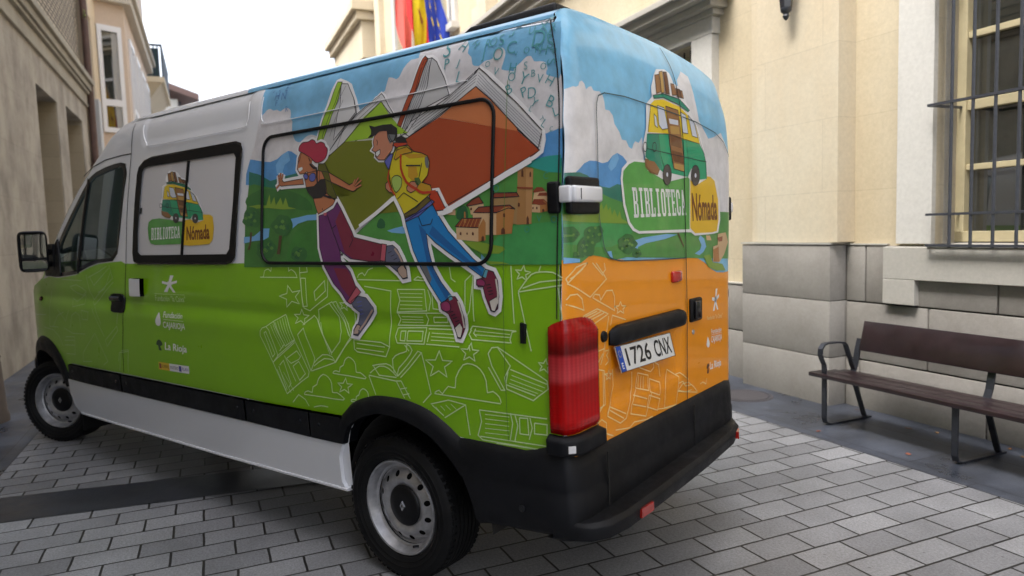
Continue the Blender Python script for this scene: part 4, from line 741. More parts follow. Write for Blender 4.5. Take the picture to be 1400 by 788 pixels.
F|printed_bus_drawing|s|buswin|9|0|1|1856,1753 1858,1748 1864,1747 1869,1749 1872,1753 1870,1758 1864,1759 1858,1757
F|printed_bus_drawing|s|tyrep|8|0|1|1608,1742 1612,1728 1624,1719 1640,1716 1657,1720 1669,1730 1674,1744 1670,1758 1658,1767 1642,1770 1625,1766 1613,1756
S|printed_bus_drawing|s|ink|9|30|1|1608,1742 1612,1728 1624,1719 1640,1716 1657,1720 1669,1730 1674,1744 1670,1758 1658,1767 1642,1770 1625,1766 1613,1756
F|printed_bus_drawing|s|buswin|9|0|1|1633,1743 1636,1738 1641,1737 1646,1739 1649,1743 1646,1748 1641,1749 1636,1747
F|printed_bus_drawing|s|wood|7|0|1|2041,1801 1967,1792 1928,1771 1946,1757 1997,1767 2034,1782
S|printed_bus_drawing|s|ink|10|30|0|1942,1868 1919,1808 1884,1770
S|printed_bus_drawing|s|ink|10|30|0|1853,1864 1831,1804 1810,1767
S|printed_bus_drawing|s|ink|10|30|0|1714,1839 1700,1789 1698,1741
S|printed_bus_drawing|s|ink|10|30|0|2026,1872 1860,1863 1611,1824
S|printed_bus_drawing|s|ink|10|30|0|1703,1905 1644,1875 1605,1825 1573,1793 1557,1736
S|printed_bus_drawing|s|ink|10|30|0|2008,1952 2026,1877
S|printed_bus_drawing|s|ink|10|30|0|2031,1831 1560,1775
S|printed_bus_drawing|s|ink|10|40|1|2033,1836 2036,1828 2044,1824 2055,1824 2064,1829 2067,1837 2064,1845 2056,1849 2045,1848 2037,1843
S|printed_bus_drawing|s|ink|10|40|1|1954,1832 1958,1824 1966,1820 1976,1821 1984,1826 1988,1834 1985,1841 1977,1845 1966,1845 1958,1840"""
LET=[["s", "teal", 9, "S", -0.615, 2.3719, 0.04319999999999968, -12], ["s", "teal", 9, "D", -0.8021, 2.3423, 0.05690000000000017, 5], ["s", "teal", 9, "S", -0.8577, 2.3147, 0.04179999999999984, -10], ["s", "teal", 9, "C", -0.673, 2.3299, 0.044700000000000184, 10], ["s", "teal", 9, "O", -0.605, 2.3161, 0.04590000000000005, 0], ["s", "teal", 9, "J", -0.521, 2.3274, 0.04610000000000003, 5], ["s", "teal", 9, "H", -0.4702, 2.3855, 0.02950000000000008, 50], ["s", "teal", 9, "R", -0.54, 2.3717, 0.03410000000000002, 5], ["s", "teal", 9, "O", -0.5697, 2.3734, 0.034199999999999786, 10], ["s", "teal", 9, "H", -0.4023, 2.3872, 0.03980000000000006, 30], ["s", "teal", 9, "O", -0.7481, 2.3044, 0.023800000000000043, 0], ["s", "teal", 9, "V", -0.6976, 2.2997, 0.015499999999999847, 0], ["s", "teal", 9, "R", -0.802, 2.3048, 0.031299999999999883, 0], ["s", "teal", 9, "H", -0.8297, 2.2931, 0.03420000000000023, 15], ["s", "teal", 9, "J", -0.3864, 2.3141, 0.036900000000000155, 20], ["s", "teal", 9, "L", -0.4008, 2.2566, 0.04079999999999995, 15], ["s", "teal", 9, "P", -0.3236, 2.3247, 0.03960000000000008, 0], ["s", "teal", 9, "O", -0.5499, 2.2851, 0.021700000000000053, 0], ["s", "teal", 9, "V", -0.6002, 2.2465, 0.026899999999999924, 20], ["s", "teal", 9, "H", -0.6855, 2.2466, 0.034800000000000164, 10], ["s", "teal", 9, "S", -0.7477, 2.2453, 0.02740000000000009, 0], ["s", "teal", 9, "B", -0.7851, 2.2102, 0.02430000000000021, 0], ["s", "teal", 9, "O", -0.6819, 2.2128, 0.03049999999999997, 0], ["s", "teal", 9, "Y", -0.7415, 2.1968, 0.040999999999999925, 25], ["s", "teal", 9, "V", -0.8173, 2.1851, 0.02950000000000008, 10], ["s", "teal", 9, "H", -0.863, 2.1714, 0.03329999999999966, 35], ["s", "teal", 9, "O", -0.8308, 2.2295, 0.022800000000000153, 10], ["s", "teal", 9, "B", -0.67, 2.1665, 0.03459999999999974, -25], ["s", "teal", 9, "P", -0.7436, 2.1456, 0.035499999999999865, -20], ["s", "teal", 9, "D", -0.7815, 2.1369, 0.03710000000000013, 0], ["s", "teal", 9, "Y", -0.7952, 2.0981, 0.02959999999999985, 35], ["s", "teal", 9, "B", -0.8698, 2.0915, 0.0383, 30], ["s", "teal", 9, "L", -0.893, 2.0524, 0.03290000000000015, -20], ["s", "teal", 9, "L", -0.7794, 2.0767, 0.020299999999999763, 30], ["s", "teal", 9, "D", -0.7605, 2.4628, 0.03039999999999976, -10], ["s", "teal", 9, "X", -0.8128, 2.3861, 0.03970000000000029, 0], ["s", "teal", 9, "Q", -0.5668, 2.4648, 0.03160000000000007, 10], ["s", "teal", 9, "F", -0.6809, 2.4095, 0.05790000000000006, 5], ["s", "teal", 9, "B", -0.7061, 2.4396, 0.032399999999999984, 0], ["s", "teal", 9, "U", -0.7602, 2.3827, 0.02980000000000027, 0], ["s", "teal", 9, "R", -0.8627, 2.3719, 0.029799999999999827, 0], ["s", "teal", 9, "I", -0.6521, 2.4063, 0.05400000000000027, 0], ["s", "teal", 9, "S", -0.3137, 2.3925, 0.06610000000000005, 0], ["s", "teal", 9, "S", -0.8664, 2.2402, 0.03329999999999966, 90], ["s", "teal", 9, "C", -0.8755, 1.9889, 0.01580000000000026, 0], ["s", "teal", 9, "L", -0.8428, 2.0124, 0.02660000000000018, 40], ["s", "teal", 9, "T", -0.8301, 2.0324, 0.016000000000000014, 60], ["s", "teal", 9, "R", -0.8383, 2.4189, 0.04330000000000034, 20], ["s", "teal", 9, "w", -0.416, 2.4797, 0.020300000000000207, 0], ["s", "teal", 9, "u", -0.4593, 2.475, 0.017199999999999882, 0], ["s", "teal", 9, "N", -0.3462, 2.4673, 0.01910000000000034, 0], ["s", "teal", 9, "P", -0.8723, 2.2788, 0.026899999999999924, 90], ["s", "teal", 9, "K", -0.8495, 2.3502, 0.027899999999999814, -20], ["s", "tealdk", 17, "O", -0.6204, 1.7831, 0.023900000000000032, 0], ["s", "tealdk", 17, "C", -0.8581, 1.8165, 0.022199999999999998, 0], ["s", "tealdk", 17, "V", -0.831, 1.6563, 0.022299999999999986, 0], ["s", "tealdk", 17, "O", -0.7752, 1.6171, 0.02059999999999995, 0], ["s", "tealdk", 17, "O", -0.8979, 1.6515, 0.02300000000000013, 0], ["s", "bluedk", 9, "M", 0.9105, 2.4152, 0.056599999999999984, 0], ["s", "bluedk", 9, "E", 0.817, 2.3947, 0.03610000000000024, 0], ["s", "bluedk", 9, "H", 0.8868, 2.3594, 0.038200000000000234, 0], ["s", "bluedk", 9, "N", 0.8269, 2.3508, 0.03670000000000018, 0], ["s", "bluedk", 9, "F", 0.8844, 2.3195, 0.026499999999999968, 0], ["s", "bluedk", 9, "R", 0.7899, 2.2779, 0.02540000000000031, 0], ["s", "bluedk", 9, "A", 0.5759, 2.6278, 0.021700000000000053, 0]]
# ------------------------------------------------------------------ materials
MATS={}
def newmat(name):
    m=bpy.data.materials.new(name); m.use_nodes=True; nt=m.node_tree
    b=nt.nodes['Principled BSDF']; return m,nt,b
def nd(nt,t,**k):
    n=nt.nodes.new(t)
    for a,v in k.items():
        if a.startswith('_'): n.inputs[a[1:].replace('_',' ')].default_value=v
        else: setattr(n,a,v)
    return n
def mat(name,col,rough=.5,metal=0,coat=0,noise=.0,nscale=20,bump=0,bscale=200,spec=.5,obj=True,rvar=.0):
    if name in MATS: return MATS[name]
    m,nt,b=newmat(name); MATS[name]=m
    b.inputs['Base Color'].default_value=(*col,1); b.inputs['Roughness'].default_value=rough
    b.inputs['Metallic'].default_value=metal; b.inputs['Coat Weight'].default_value=coat; b.inputs['Coat Roughness'].default_value=.04
    b.inputs['Specular IOR Level'].default_value=spec
    tc=nd(nt,'ShaderNodeTexCoord')
    if noise>0:
        n=nd(nt,'ShaderNodeTexNoise',_Scale=nscale,_Detail=6.0,_Roughness=.65); nt.links.new(tc.outputs['Object'],n.inputs['Vector'])
        r=nd(nt,'ShaderNodeMapRange',_From_Min=.3,_From_Max=.7,_To_Min=1-noise,_To_Max=1+noise); nt.links.new(n.outputs['Fac'],r.inputs['Value'])
        mx=nd(nt,'ShaderNodeVectorMath',operation='SCALE'); mx.inputs[0].default_value=col; nt.links.new(r.outputs['Result'],mx.inputs['Scale'])
        nt.links.new(mx.outputs['Vector'],b.inputs['Base Color'])
    if rvar>0:
        n=nd(nt,'ShaderNodeTexNoise',_Scale=6.0,_Detail=8.0,_Roughness=.7); nt.links.new(tc.outputs['Object'],n.inputs['Vector'])
        r=nd(nt,'ShaderNodeMapRange',_From_Min=.3,_From_Max=.7,_To_Min=max(0,rough-rvar),_To_Max=rough+rvar); nt.links.new(n.outputs['Fac'],r.inputs['Value']); nt.links.new(r.outputs['Result'],b.inputs['Roughness'])
    if bump>0:
        n=nd(nt,'ShaderNodeTexNoise',_Scale=bscale,_Detail=5.0); nt.links.new(tc.outputs['Object'],n.inputs['Vector'])
        bp=nd(nt,'ShaderNodeBump',_Strength=bump,_Distance=.004); nt.links.new(n.outputs['Fac'],bp.inputs['Height']); nt.links.new(bp.outputs['Normal'],b.inputs['Normal'])
    return m
PAL=dict(sky=(.17,.43,.66),skyr=(.20,.50,.74),cloud=(.66,.64,.66),cloudr=(.70,.69,.71),mount=(.09,.30,.62),mountlt=(.18,.44,.74),hilldk=(.015,.17,.12),hillbl=(.02,.30,.26),
 grass1=(.07,.27,.05),grass2=(.05,.20,.035),grass2b=(.04,.20,.03),grass3=(.03,.15,.03),grass4=(.20,.33,.03),grass5=(.05,.30,.08),river=(.17,.42,.72),tree=(.03,.15,.035),treelt=(.11,.27,.05),treedk=(.015,.11,.04),trunk=(.09,.05,.02),
 vbrown=(.36,.18,.06),vtan=(.44,.23,.09),vroof=(.24,.045,.02),vwall=(.60,.40,.22),vbrown2=(.33,.20,.08),vbrown3=(.42,.18,.05),vdark=(.10,.03,.015),
 white=(.80,.79,.80),page=(.48,.48,.49),pagelt=(.60,.60,.61),bookgreenlt=(.30,.50,.03),olive=(.15,.17,.008),olivedk=(.10,.10,.01),bookor=(.36,.055,.015),bookorlt=(.55,.17,.06),
 skin=(.48,.17,.075),skin2=(.50,.20,.12),hair=(.40,.02,.06),teeth=(.75,.74,.72),bluehp=(.10,.12,.42),black=(.012,.012,.016),ink=(.012,.010,.022),pants=(.13,.02,.13),pantsmg=(.19,.015,.045),cuff=(.50,.10,.14),
 shoeg=(.11,.12,.19),toe=(.46,.33,.26),shoem=(.17,.015,.045),toelt=(.62,.58,.52),shoepk=(.30,.03,.12),jeans=(.008,.20,.52),jeansdk=(.006,.11,.34),greyp=(.14,.15,.16),jacket=(.58,.48,.015),jackor=(.50,.27,.015),patch=(.34,.48,.10),bagred=(.46,.04,.012),greendk=(.06,.12,.03),cuffb=(.10,.35,.45),beltd=(.12,.09,.02),
 teal=(.09,.33,.36),tealdk=(.03,.26,.20),bluedk=(.06,.18,.42),doodle=(.62,.80,.42),doodledk=(.38,.58,.24),doodleo=(.88,.66,.30),
 badgeg=(.10,.36,.07),badgey=(.80,.50,.02),busg=(.02,.36,.17),busgdk=(.01,.24,.15),busy=(.80,.58,.01),busdk=(.22,.12,.04),buswin=(.62,.66,.76),wood=(.30,.14,.05),wooddk=(.16,.06,.02),woodlt=(.50,.30,.08),tyrep=(.06,.05,.05),
 vangreen=(.215,.475,.003),vanorange=(.86,.30,.002),vanwhite=(.72,.71,.73),txtwhite=(.82,.82,.82),txtbrown=(.18,.05,.01),darkgreen=(.01,.05,.02),stripyellow=(.75,.50,.02),stripblue=(.05,.06,.30))
PAINTERLY={'sky','skyr','cloud','cloudr','mount','mountlt','grass1','grass2','grass2b','grass3','grass5','tree','hilldk','badgeg'}
def vin(c):
    n=c
    if n in MATS: return MATS[n]
    return mat(n,PAL[c],rough=.32,coat=.42,noise=.16 if c in PAINTERLY else .035,nscale=9 if c in PAINTERLY else 4,rvar=.05)
body_white=mat('body_white',(.77,.78,.82),rough=.26,coat=1,noise=.015,nscale=3,rvar=.015)
black_plastic=mat('black_plastic',(.0045,.005,.007),spec=.24,rough=.48,bump=.35,bscale=700,noise=.55,nscale=3.5,rvar=.16)
black_gloss=mat('black_gloss',(.008,.008,.010),rough=.15)
rubber=mat('rubber',(.0045,.0045,.005),spec=.22,rough=.62,noise=.6,nscale=9,bump=.2,bscale=300)
seal_rubber=mat('seal_rubber',(.005,.005,.006),rough=.5,spec=.25)
steel=mat('wheel_steel',(.46,.46,.48),rough=.36,metal=.75,noise=.25,nscale=16,rvar=.1)
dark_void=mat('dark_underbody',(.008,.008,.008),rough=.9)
grime=mat('arch_liner',(.02,.018,.016),rough=.9,noise=.5,nscale=8)
chrome=mat('mirror_glass',(.14,.15,.16),rough=.03,metal=1)
seat_mat=mat('seat_fabric',(.03,.03,.035),rough=.9)
# ------------------------------------------------------------------ object helpers
def link(name,me,ms,parent=None):
    o=bpy.data.objects.new(name,me); COL.objects.link(o)
    for m in (ms if isinstance(ms,(list,tuple)) else [ms]): me.materials.append(m)
    if parent is not None: o.parent=parent
    return o
def tag(o,label=None,cat=None,group=None,kind=None):
    if label: o['label']=label
    if cat: o['category']=cat
    if group: o['group']=group
    if kind: o['kind']=kind
    return o
def empty(name,loc,label=None,cat=None,group=None):
    o=bpy.data.objects.new(name,None); COL.objects.link(o); o.location=loc; o.empty_display_size=.1
    return tag(o,label,cat,group)
class MB:
    def __init__(s): s.v=[];s.f=[];s.m=[];s.n=None
    def add(s,vs,fs,mi=0):
        b=len(s.v); s.v+= [tuple(q) for q in vs]; s.f+=[tuple(b+i for i in f) for f in fs]; s.m+=[mi]*len(fs)
    def build(s,name,ms,parent=None,smooth=False,bevel=0,org=None,recalc=True,segs=2,autosm=None):
        me=bpy.data.meshes.new(name)
        P=parent_origin(parent)
        v=[(q[0]-P[0],q[1]-P[1],q[2]-P[2]) for q in s.v]
        me.from_pydata(v,[],s.f); 
        me.polygons.foreach_set('material_index',s.m)
        if recalc or bevel:
            bm=bmesh.new(); bm.from_mesh(me)
            if recalc: bmesh.ops.recalc_face_normals(bm,faces=bm.faces[:])
            if bevel:
                es=[e for e in bm.edges if len(e.link_faces)==2 and e.calc_face_angle(0)>math.radians(40)]
                bmesh.ops.bevel(bm,geom=es,offset=bevel,segments=segs,affect='EDGES',profile=.5,clamp_overlap=True)
            bm.to_mesh(me); bm.free()
        if smooth:
            me.polygons.foreach_set('use_smooth',[True]*len(me.polygons))
            if autosm is None: autosm=40
            try: me.set_sharp_from_angle(angle=math.radians(autosm))
            except Exception: pass
        me.update()
        return link(name,me,ms,parent)
    def box(s,c,d,R=None,mi=0):
        x,y,z=[q/2 for q in d]; vs=[Vector((a*x,b*y,e*z)) for a in(-1,1) for b in(-1,1) for e in(-1,1)]
        if R is not None: vs=[R@q for q in vs]
        c=Vector(c); vs=[q+c for q in vs]
        s.add(vs,[(0,1,3,2),(4,6,7,5),(0,4,5,1),(2,3,7,6),(0,2,6,4),(1,5,7,3)],mi)
    def hexa(s,vs,mi=0): # 4 bottom ccw, 4 top ccw
        s.add(vs,[(3,2,1,0),(4,5,6,7),(0,1,5,4),(1,2,6,5),(2,3,7,6),(3,0,4,7)],mi)
    def prism(s,poly,fn0,fn1,mi=0): # poly 2D, fn maps 2D->3D for both ends
        n=len(poly); a=[fn0(p) for p in poly]; b=[fn1(p) for p in poly]
        s.add(a+b,[tuple(range(n)),tuple(range(2*n-1,n-1,-1))]+[(i,(i+1)%n,n+(i+1)%n,n+i) for i in range(n)],mi)
    def tube(s,path,r,n=8,mi=0,closed=False,ru=None):
        path=[Vector(p) for p in path]; rings=[];N=len(path)
        up=None
        for i,p in enumerate(path):
            a=path[(i-1)%N] if (closed or i>0) else p; b=path[(i+1)%N] if (closed or i<N-1) else p
            d=(b-a).normalized()
            if up is None:
                up=Vector((0,0,1)) if abs(d.z)<.9 else Vector((1,0,0))
            u=(up-d*up.dot(d)).normalized(); w=d.cross(u); up=u
            rr=r[i] if isinstance(r,(list,tuple)) else r; r2=rr if ru is None else ru
            rings.append([p+u*rr*math.cos(t/n*6.28318)+w*r2*math.sin(t/n*6.28318) for t in range(n)])
        vs=[q for R in rings for q in R]; fs=[]
        for i in range(N if closed else N-1):
            for t in range(n):
                i2=(i+1)%N; fs.append((i*n+t,i*n+(t+1)%n,i2*n+(t+1)%n,i2*n+t))
        if not closed: fs+= [tuple(range(n-1,-1,-1)),tuple((N-1)*n+t for t in range(n))]
        s.add(vs,fs,mi)
    def lathe(s,prof,c,ax,n=48,mi=0,closed=False,skip=None,wob=None): # prof list (r, h) about axis ax
        ax=Vector(ax).normalized(); c=Vector(c); u=Vector((0,0,1)) if abs(ax.z)<.9 else Vector((1,0,0)); u=(u-ax*u.dot(ax)).normalized(); w=ax.cross(u)
        m=len(prof); vs=[]
        for k in range(n):
            t=k/n*6.283185
            for r,h in prof: vs.append(c+ax*h+(u*math.cos(t)+w*math.sin(t))*r)
        fs=[]
        for k in range(n):
            k2=(k+1)%n
            for j in range(m-1 if not closed else m):
                j2=(j+1)%m; fs.append((k*m+j,k*m+j2,k2*m+j2,k2*m+j))
        s.add(vs,fs,mi)
def parent_origin(p):
    v=Vector((0,0,0))
    while p is not None: v+=p.location; p=p.parent
    return v
# ------------------------------------------------------------------ van body surface
PROF=[(0.20,.930),(.30,.945),(.45,.962),(.60,.975),(.80,.985),(1.0,.989),(1.2,.988),(1.4,.980),(1.6,.966),(1.8,.950),(2.0,.932),(2.2,.912),(2.32,.896),(2.38,.878),(2.42,.850),(2.445,.81),(2.462,.75)]
RPROF=[(.2,.74),(.4,.765),(.75,.775),(1.4,.78),(1.64,.795),(2.0,.80),(2.2,.785),(2.3,.75)]
XR=[(.3,-.955),(1.9,-.955),(2.1,-.948),(2.2,-.938),(2.35,-.905),(2.47,-.845),(2.5,-.82)]
def interp(P,z):
    if z<=P[0][0]: return P[0][1]
    for i in range(len(P)-1):
        if z<=P[i+1][0]:
            a,b=P[i],P[i+1]
            p0=P[i-1] if i>0 else (2*a[0]-b[0],2*a[1]-b[1]); p3=P[i+2] if i+2<len(P) else (2*b[0]-a[0],2*b[1]-a[1])
            h=b[0]-a[0]; t=(z-a[0])/h
            m0=(b[1]-p0[1])/(b[0]-p0[0])*h; m1=(p3[1]-a[1])/(p3[0]-a[0])*h
            return (2*t**3-3*t*t+1)*a[1]+(t**3-2*t*t+t)*m0+(-2*t**3+3*t*t)*b[1]+(t**3-t*t)*m1
    return P[-1][1]
def taper(x,z):
    d=0
    if x>2.9: d+=.018*(x-2.9)**2
    if x>4.0: d+=.30*(x-4.0)**2
    if x<-.85: d+=.25*(x+.85)**2
    return d
def sstep(a,b,x):
    t=max(0,min(1,(x-a)/(b-a))); return t*t*(3-2*t)
def rrect(x,z,x0,x1,z0,z1,w,r):
    # smooth inside mask of a rounded rectangle
    cx,cz=(x0+x1)/2,(z0+z1)/2; hx,hz=(x1-x0)/2-r,(z1-z0)/2-r
    dx,dz=abs(x-cx)-hx,abs(z-cz)-hz
    d=math.hypot(max(dx,0),max(dz,0))+min(max(dx,dz),0)-r
    return 1-sstep(-w,0,d)
def feat(x,z):
    d=0
    if 2.15<z:
        d+=.009*rrect(x,z,1.10,2.36,2.20,2.50,.07,.09)
        d+=.009*rrect(x,z,-.62,1.05,2.19,2.50,.07,.09)
    if .95<z<1.45 and -.9<x<4.6:
        f=sstep(-.72,-.45,x)*(1-sstep(4.0,4.5,x))
        d+=.009*f*math.exp(-((z-1.215)/.042)**2)
        d-=.004*f*math.exp(-((z-1.12)/.05)**2)
    return d
def side_y(x,z): return interp(PROF,z)-taper(x,z)-feat(x,z)
def right_y(x,z): return -(interp(RPROF,z)-taper(x,z))
def rear_x(y,z):
    X=interp(XR,z) if z>1.9 else -.955
    yl=interp(PROF,min(z,2.42)); yr=-interp(RPROF,min(z,2.3))
    if y>yl-.09:
        u=min(.995,(y-(yl-.09))/.09); X+=.035*(1-math.sqrt(1-u*u))
    if y<yr+.13:
        u=min(.995,((yr+.13)-y)/.13); X+=.13*(1-math.sqrt(1-u*u))
    # licence plate recess (shallow dish)
    X+=.012*rrect(y,z,-.05,.70,.86,1.22,.06,.06)
    return X
H=.03
_c={}
def nodeval(sf,i,j):
    k=(sf,i,j)
    if k not in _c:
        a,b=i*H,j*H
        _c[k]= side_y(a,b) if sf=='s' else (right_y(a,b) if sf=='q' else rear_x(a,b))
    return _c[k]
def lin(sf,a,b):
    i=math.floor(a/H+1e-9); j=math.floor(b/H+1e-9); u=a/H-i; v=b/H-j
    # diagonal a-b = const : from (0,0) to (1,1)
    f00=nodeval(sf,i,j); f11=nodeval(sf,i+1,j+1)
    if u>=v: f10=nodeval(sf,i+1,j); return f00+(f10-f00)*u+(f11-f10)*v
    f01=nodeval(sf,i,j+1); return f00+(f01-f00)*v+(f11-f01)*u
def to3(sf,a,b,off):
    w=lin(sf,a,b)
    if sf=='s': return (a,w+off,b)
    if sf=='q': return (a,w-off,b)
    return (w-off,a,b)
def nrm(sf,a,b):
    e=.006
    if sf=='s':
        f=side_y; n=Vector((-(f(a+e,b)-f(a-e,b))/(2*e),1,-(f(a,b+e)-f(a,b-e))/(2*e)))
    elif sf=='q':
        f=right_y; n=Vector(((f(a+e,b)-f(a-e,b))/(2*e),-1,(f(a,b+e)-f(a,b-e))/(2*e)))
    else:
        f=rear_x; n=Vector((-1,(f(a+e,b)-f(a-e,b))/(2*e),(f(a,b+e)-f(a,b-e))/(2*e)))
    return n.normalized()
def slices(poly,fn):
    out=[]; cur=poly
    vals=[fn(p) for p in cur]; k=math.floor(min(vals)/H+1e-6)+1
    while cur and k*H<max(vals)-1e-7:
        lo=[];hi=[];n=len(cur)
        for i in range(n):
            p,q=cur[i],cur[(i+1)%n]; a,b=vals[i]-k*H,vals[(i+1)%n]-k*H
            if a<=1e-9: lo.append(p)
            if a>=-1e-9: hi.append(p)
            if (a<-1e-9 and b>1e-9) or (a>1e-9 and b<-1e-9):
                t=a/(a-b); r=(p[0]+(q[0]-p[0])*t,p[1]+(q[1]-p[1])*t); lo.append(r);hi.append(r)
        if len(lo)>2: out.append(lo)
        cur=hi if len(hi)>2 else []
        vals=[fn(p) for p in cur]; k+=1
    if cur: out.append(cur)
    return out
class Skin:
    """polygons laid on a curved body surface, merged into one mesh"""
    def __init__(s,sf): s.sf=sf; s.v=[];s.f=[];s.m=[];s.n=[];s.key={};s.mats=[]
    def mi(s,m):
        if m not in s.mats: s.mats.append(m)
        return s.mats.index(m)
    def vert(s,a,b,off):
        k=(round(a,5),round(b,5),round(off,5))
        if k not in s.key:
            s.key[k]=len(s.v); s.v.append(to3(s.sf,a,b,off)); s.n.append(nrm(s.sf,a,b))
        return s.key[k]
    def face(s,poly,off,mi):
        ids=[]
        for a,b in poly:
            i=s.vert(a,b,off)
            if not ids or ids[-1]!=i: ids.append(i)
        if len(ids)>1 and ids[0]==ids[-1]: ids.pop()
        if len(set(ids))<3: return
        ar=0
        for i in range(len(poly)):
            p,q=poly[i],poly[(i+1)%len(poly)]; ar+=p[0]*q[1]-p[1]*q[0]
        if abs(ar)<1e-9: return
        # orientation: side 's' outward +y : (x,z) ccw gives -y ; so want cw
        want={'s':-1,'q':1,'r':-1}[s.sf]   # rear: (y,z) ccw gives +x ; outward is -x -> cw
        if ar*want<0: ids=ids[::-1]
        s.f.append(ids); s.m.append(mi)
    def fill(s,loops,off,m,grid=True):
        mi=s.mi(m)
        loops=[l for l in loops if len(l)>2]
        tris=geometry.tessellate_polygon([[Vector((a,b,0)) for a,b in l] for l in loops])
        flat=[p for l in loops for p in l]
        for t in tris:
            T=[flat[i] for i in t]
            if not grid: s.face(T,off,mi); continue
            for A in slices(T,lambda p:p[0]):
                for B in slices(A,lambda p:p[1]):
                    for C in slices(B,lambda p:p[0]-p[1]): s.face(C,off,mi)
    def stroke(s,pts,w,off,m,closed=False):
        mi=s.mi(m); P=[]
        if closed: pts=pts+[pts[0]]
        for i in range(len(pts)-1):
            a,b=pts[i],pts[i+1]; d=math.hypot(b[0]-a[0],b[1]-a[1])
            if d<1e-5: continue
            n=max(1,math.ceil(d/.02))
            for k in range(n): P.append((a[0]+(b[0]-a[0])*k/n,a[1]+(b[1]-a[1])*k/n))
        P.append(pts[-1])
        if len(P)<2: return
        L=[];R=[];N=len(P)
        for i in range(N):
            if closed: a=P[i-1] if i>0 else P[-2]; b=P[i+1] if i<N-1 else P[1]
            else: a=P[max(0,i-1)]; b=P[min(N-1,i+1)]
            p=P[i]
            d1=(p[0]-a[0],p[1]-a[1]);d2=(b[0]-p[0],b[1]-p[1])
            l1=math.hypot(*d1) or 1; l2=math.hypot(*d2) or 1
            if l1==1 and d1==(0,0): d1=d2;l1=l2
            if d2==(0,0): d2=d1;l2=l1
            n1=(-d1[1]/l1,d1[0]/l1);n2=(-d2[1]/l2,d2[0]/l2)
            mx,my=n1[0]+n2[0],n1[1]+n2[1]; q=mx*mx+my*my
            if q<.3: mx,my=n1;k=1
            else: k=2/q; 
            k=min(k,2.2)
            h=w/2*k; L.append((p[0]+mx*h,p[1]+my*h));R.append((p[0]-mx*h,p[1]-my*h))
        for i in range(N-1): s.face([L[i],L[i+1],R[i+1],R[i]],off,mi)
    def build(s,name,parent):
        me=bpy.data.meshes.new(name); P=parent_origin(parent)
        me.from_pydata([(a-P[0],b-P[1],c-P[2]) for a,b,c in s.v],[],s.f)
        me.polygons.foreach_set('material_index',s.m); me.polygons.foreach_set('use_smooth',[True]*len(me.polygons)); me.update()
        # drop degenerate leftovers without touching vertex order
        me.normals_split_custom_set_from_vertices([tuple(n) for n in s.n])
        return link(name,me,s.mats,parent)
# ------------------------------------------------------------------ text helper
_tc={}
def text2d(ch,bold=0):
    k=(ch,bold)
    if k in _tc: return _tc[k]
    cu=bpy.data.curves.new('t','FONT'); cu.body=ch; cu.size=1; cu.resolution_u=3; cu.offset=bold
    o=bpy.data.objects.new('t',cu); COL.objects.link(o)
    bpy.context.view_layer.update()
    me=bpy.data.meshes.new_from_object(o)
    v=[(q.co.x,q.co.y) for q in me.vertices]; f=[tuple(p.vertices) for p in me.polygons]
    COL.objects.unlink(o); bpy.data.objects.remove(o); bpy.data.curves.remove(cu); bpy.data.meshes.remove(me)
    _tc[k]=(v,f); return _tc[k]
def tbounds(v): return min(q[0] for q in v),max(q[0] for q in v),min(q[1] for q in v),max(q[1] for q in v)
def text_quad(skin,s,corners,off,m,bold=0,capz=True):
    """text mapped on quad TL,TR,BR,BL in surface coords"""
    v,f=text2d(s,bold); x0,x1,y0,y1=tbounds(v)
    if capz: y0=0 if not any(c in s for c in 'gjpqyJ') or s.isupper() else y0
    TL,TR,BR,BL=corners; mi=skin.mi(m)
    def mp(p):
        u=(p[0]-x0)/(x1-x0); w=(p[1]-y0)/(y1-y0)
        return tuple((TL[i]*(1-u)+TR[i]*u)*w+(BL[i]*(1-u)+BR[i]*u)*(1-w) for i in(0,1))
    for q in f: skin.face([mp(v[i]) for i in q],off,mi)
def polys_quad(skin,polys,box,corners,off,m):
    x0,x1,y0,y1=box; TL,TR,BR,BL=corners
    def mp(p):
        u=(p[0]-x0)/(x1-x0); w=(p[1]-y0)/(y1-y0)
        return tuple((TL[i]*(1-u)+TR[i]*u)*w+(BL[i]*(1-u)+BR[i]*u)*(1-w) for i in(0,1))
    for P in polys: skin.fill([[mp(p) for p in P]],off,m,grid=False)
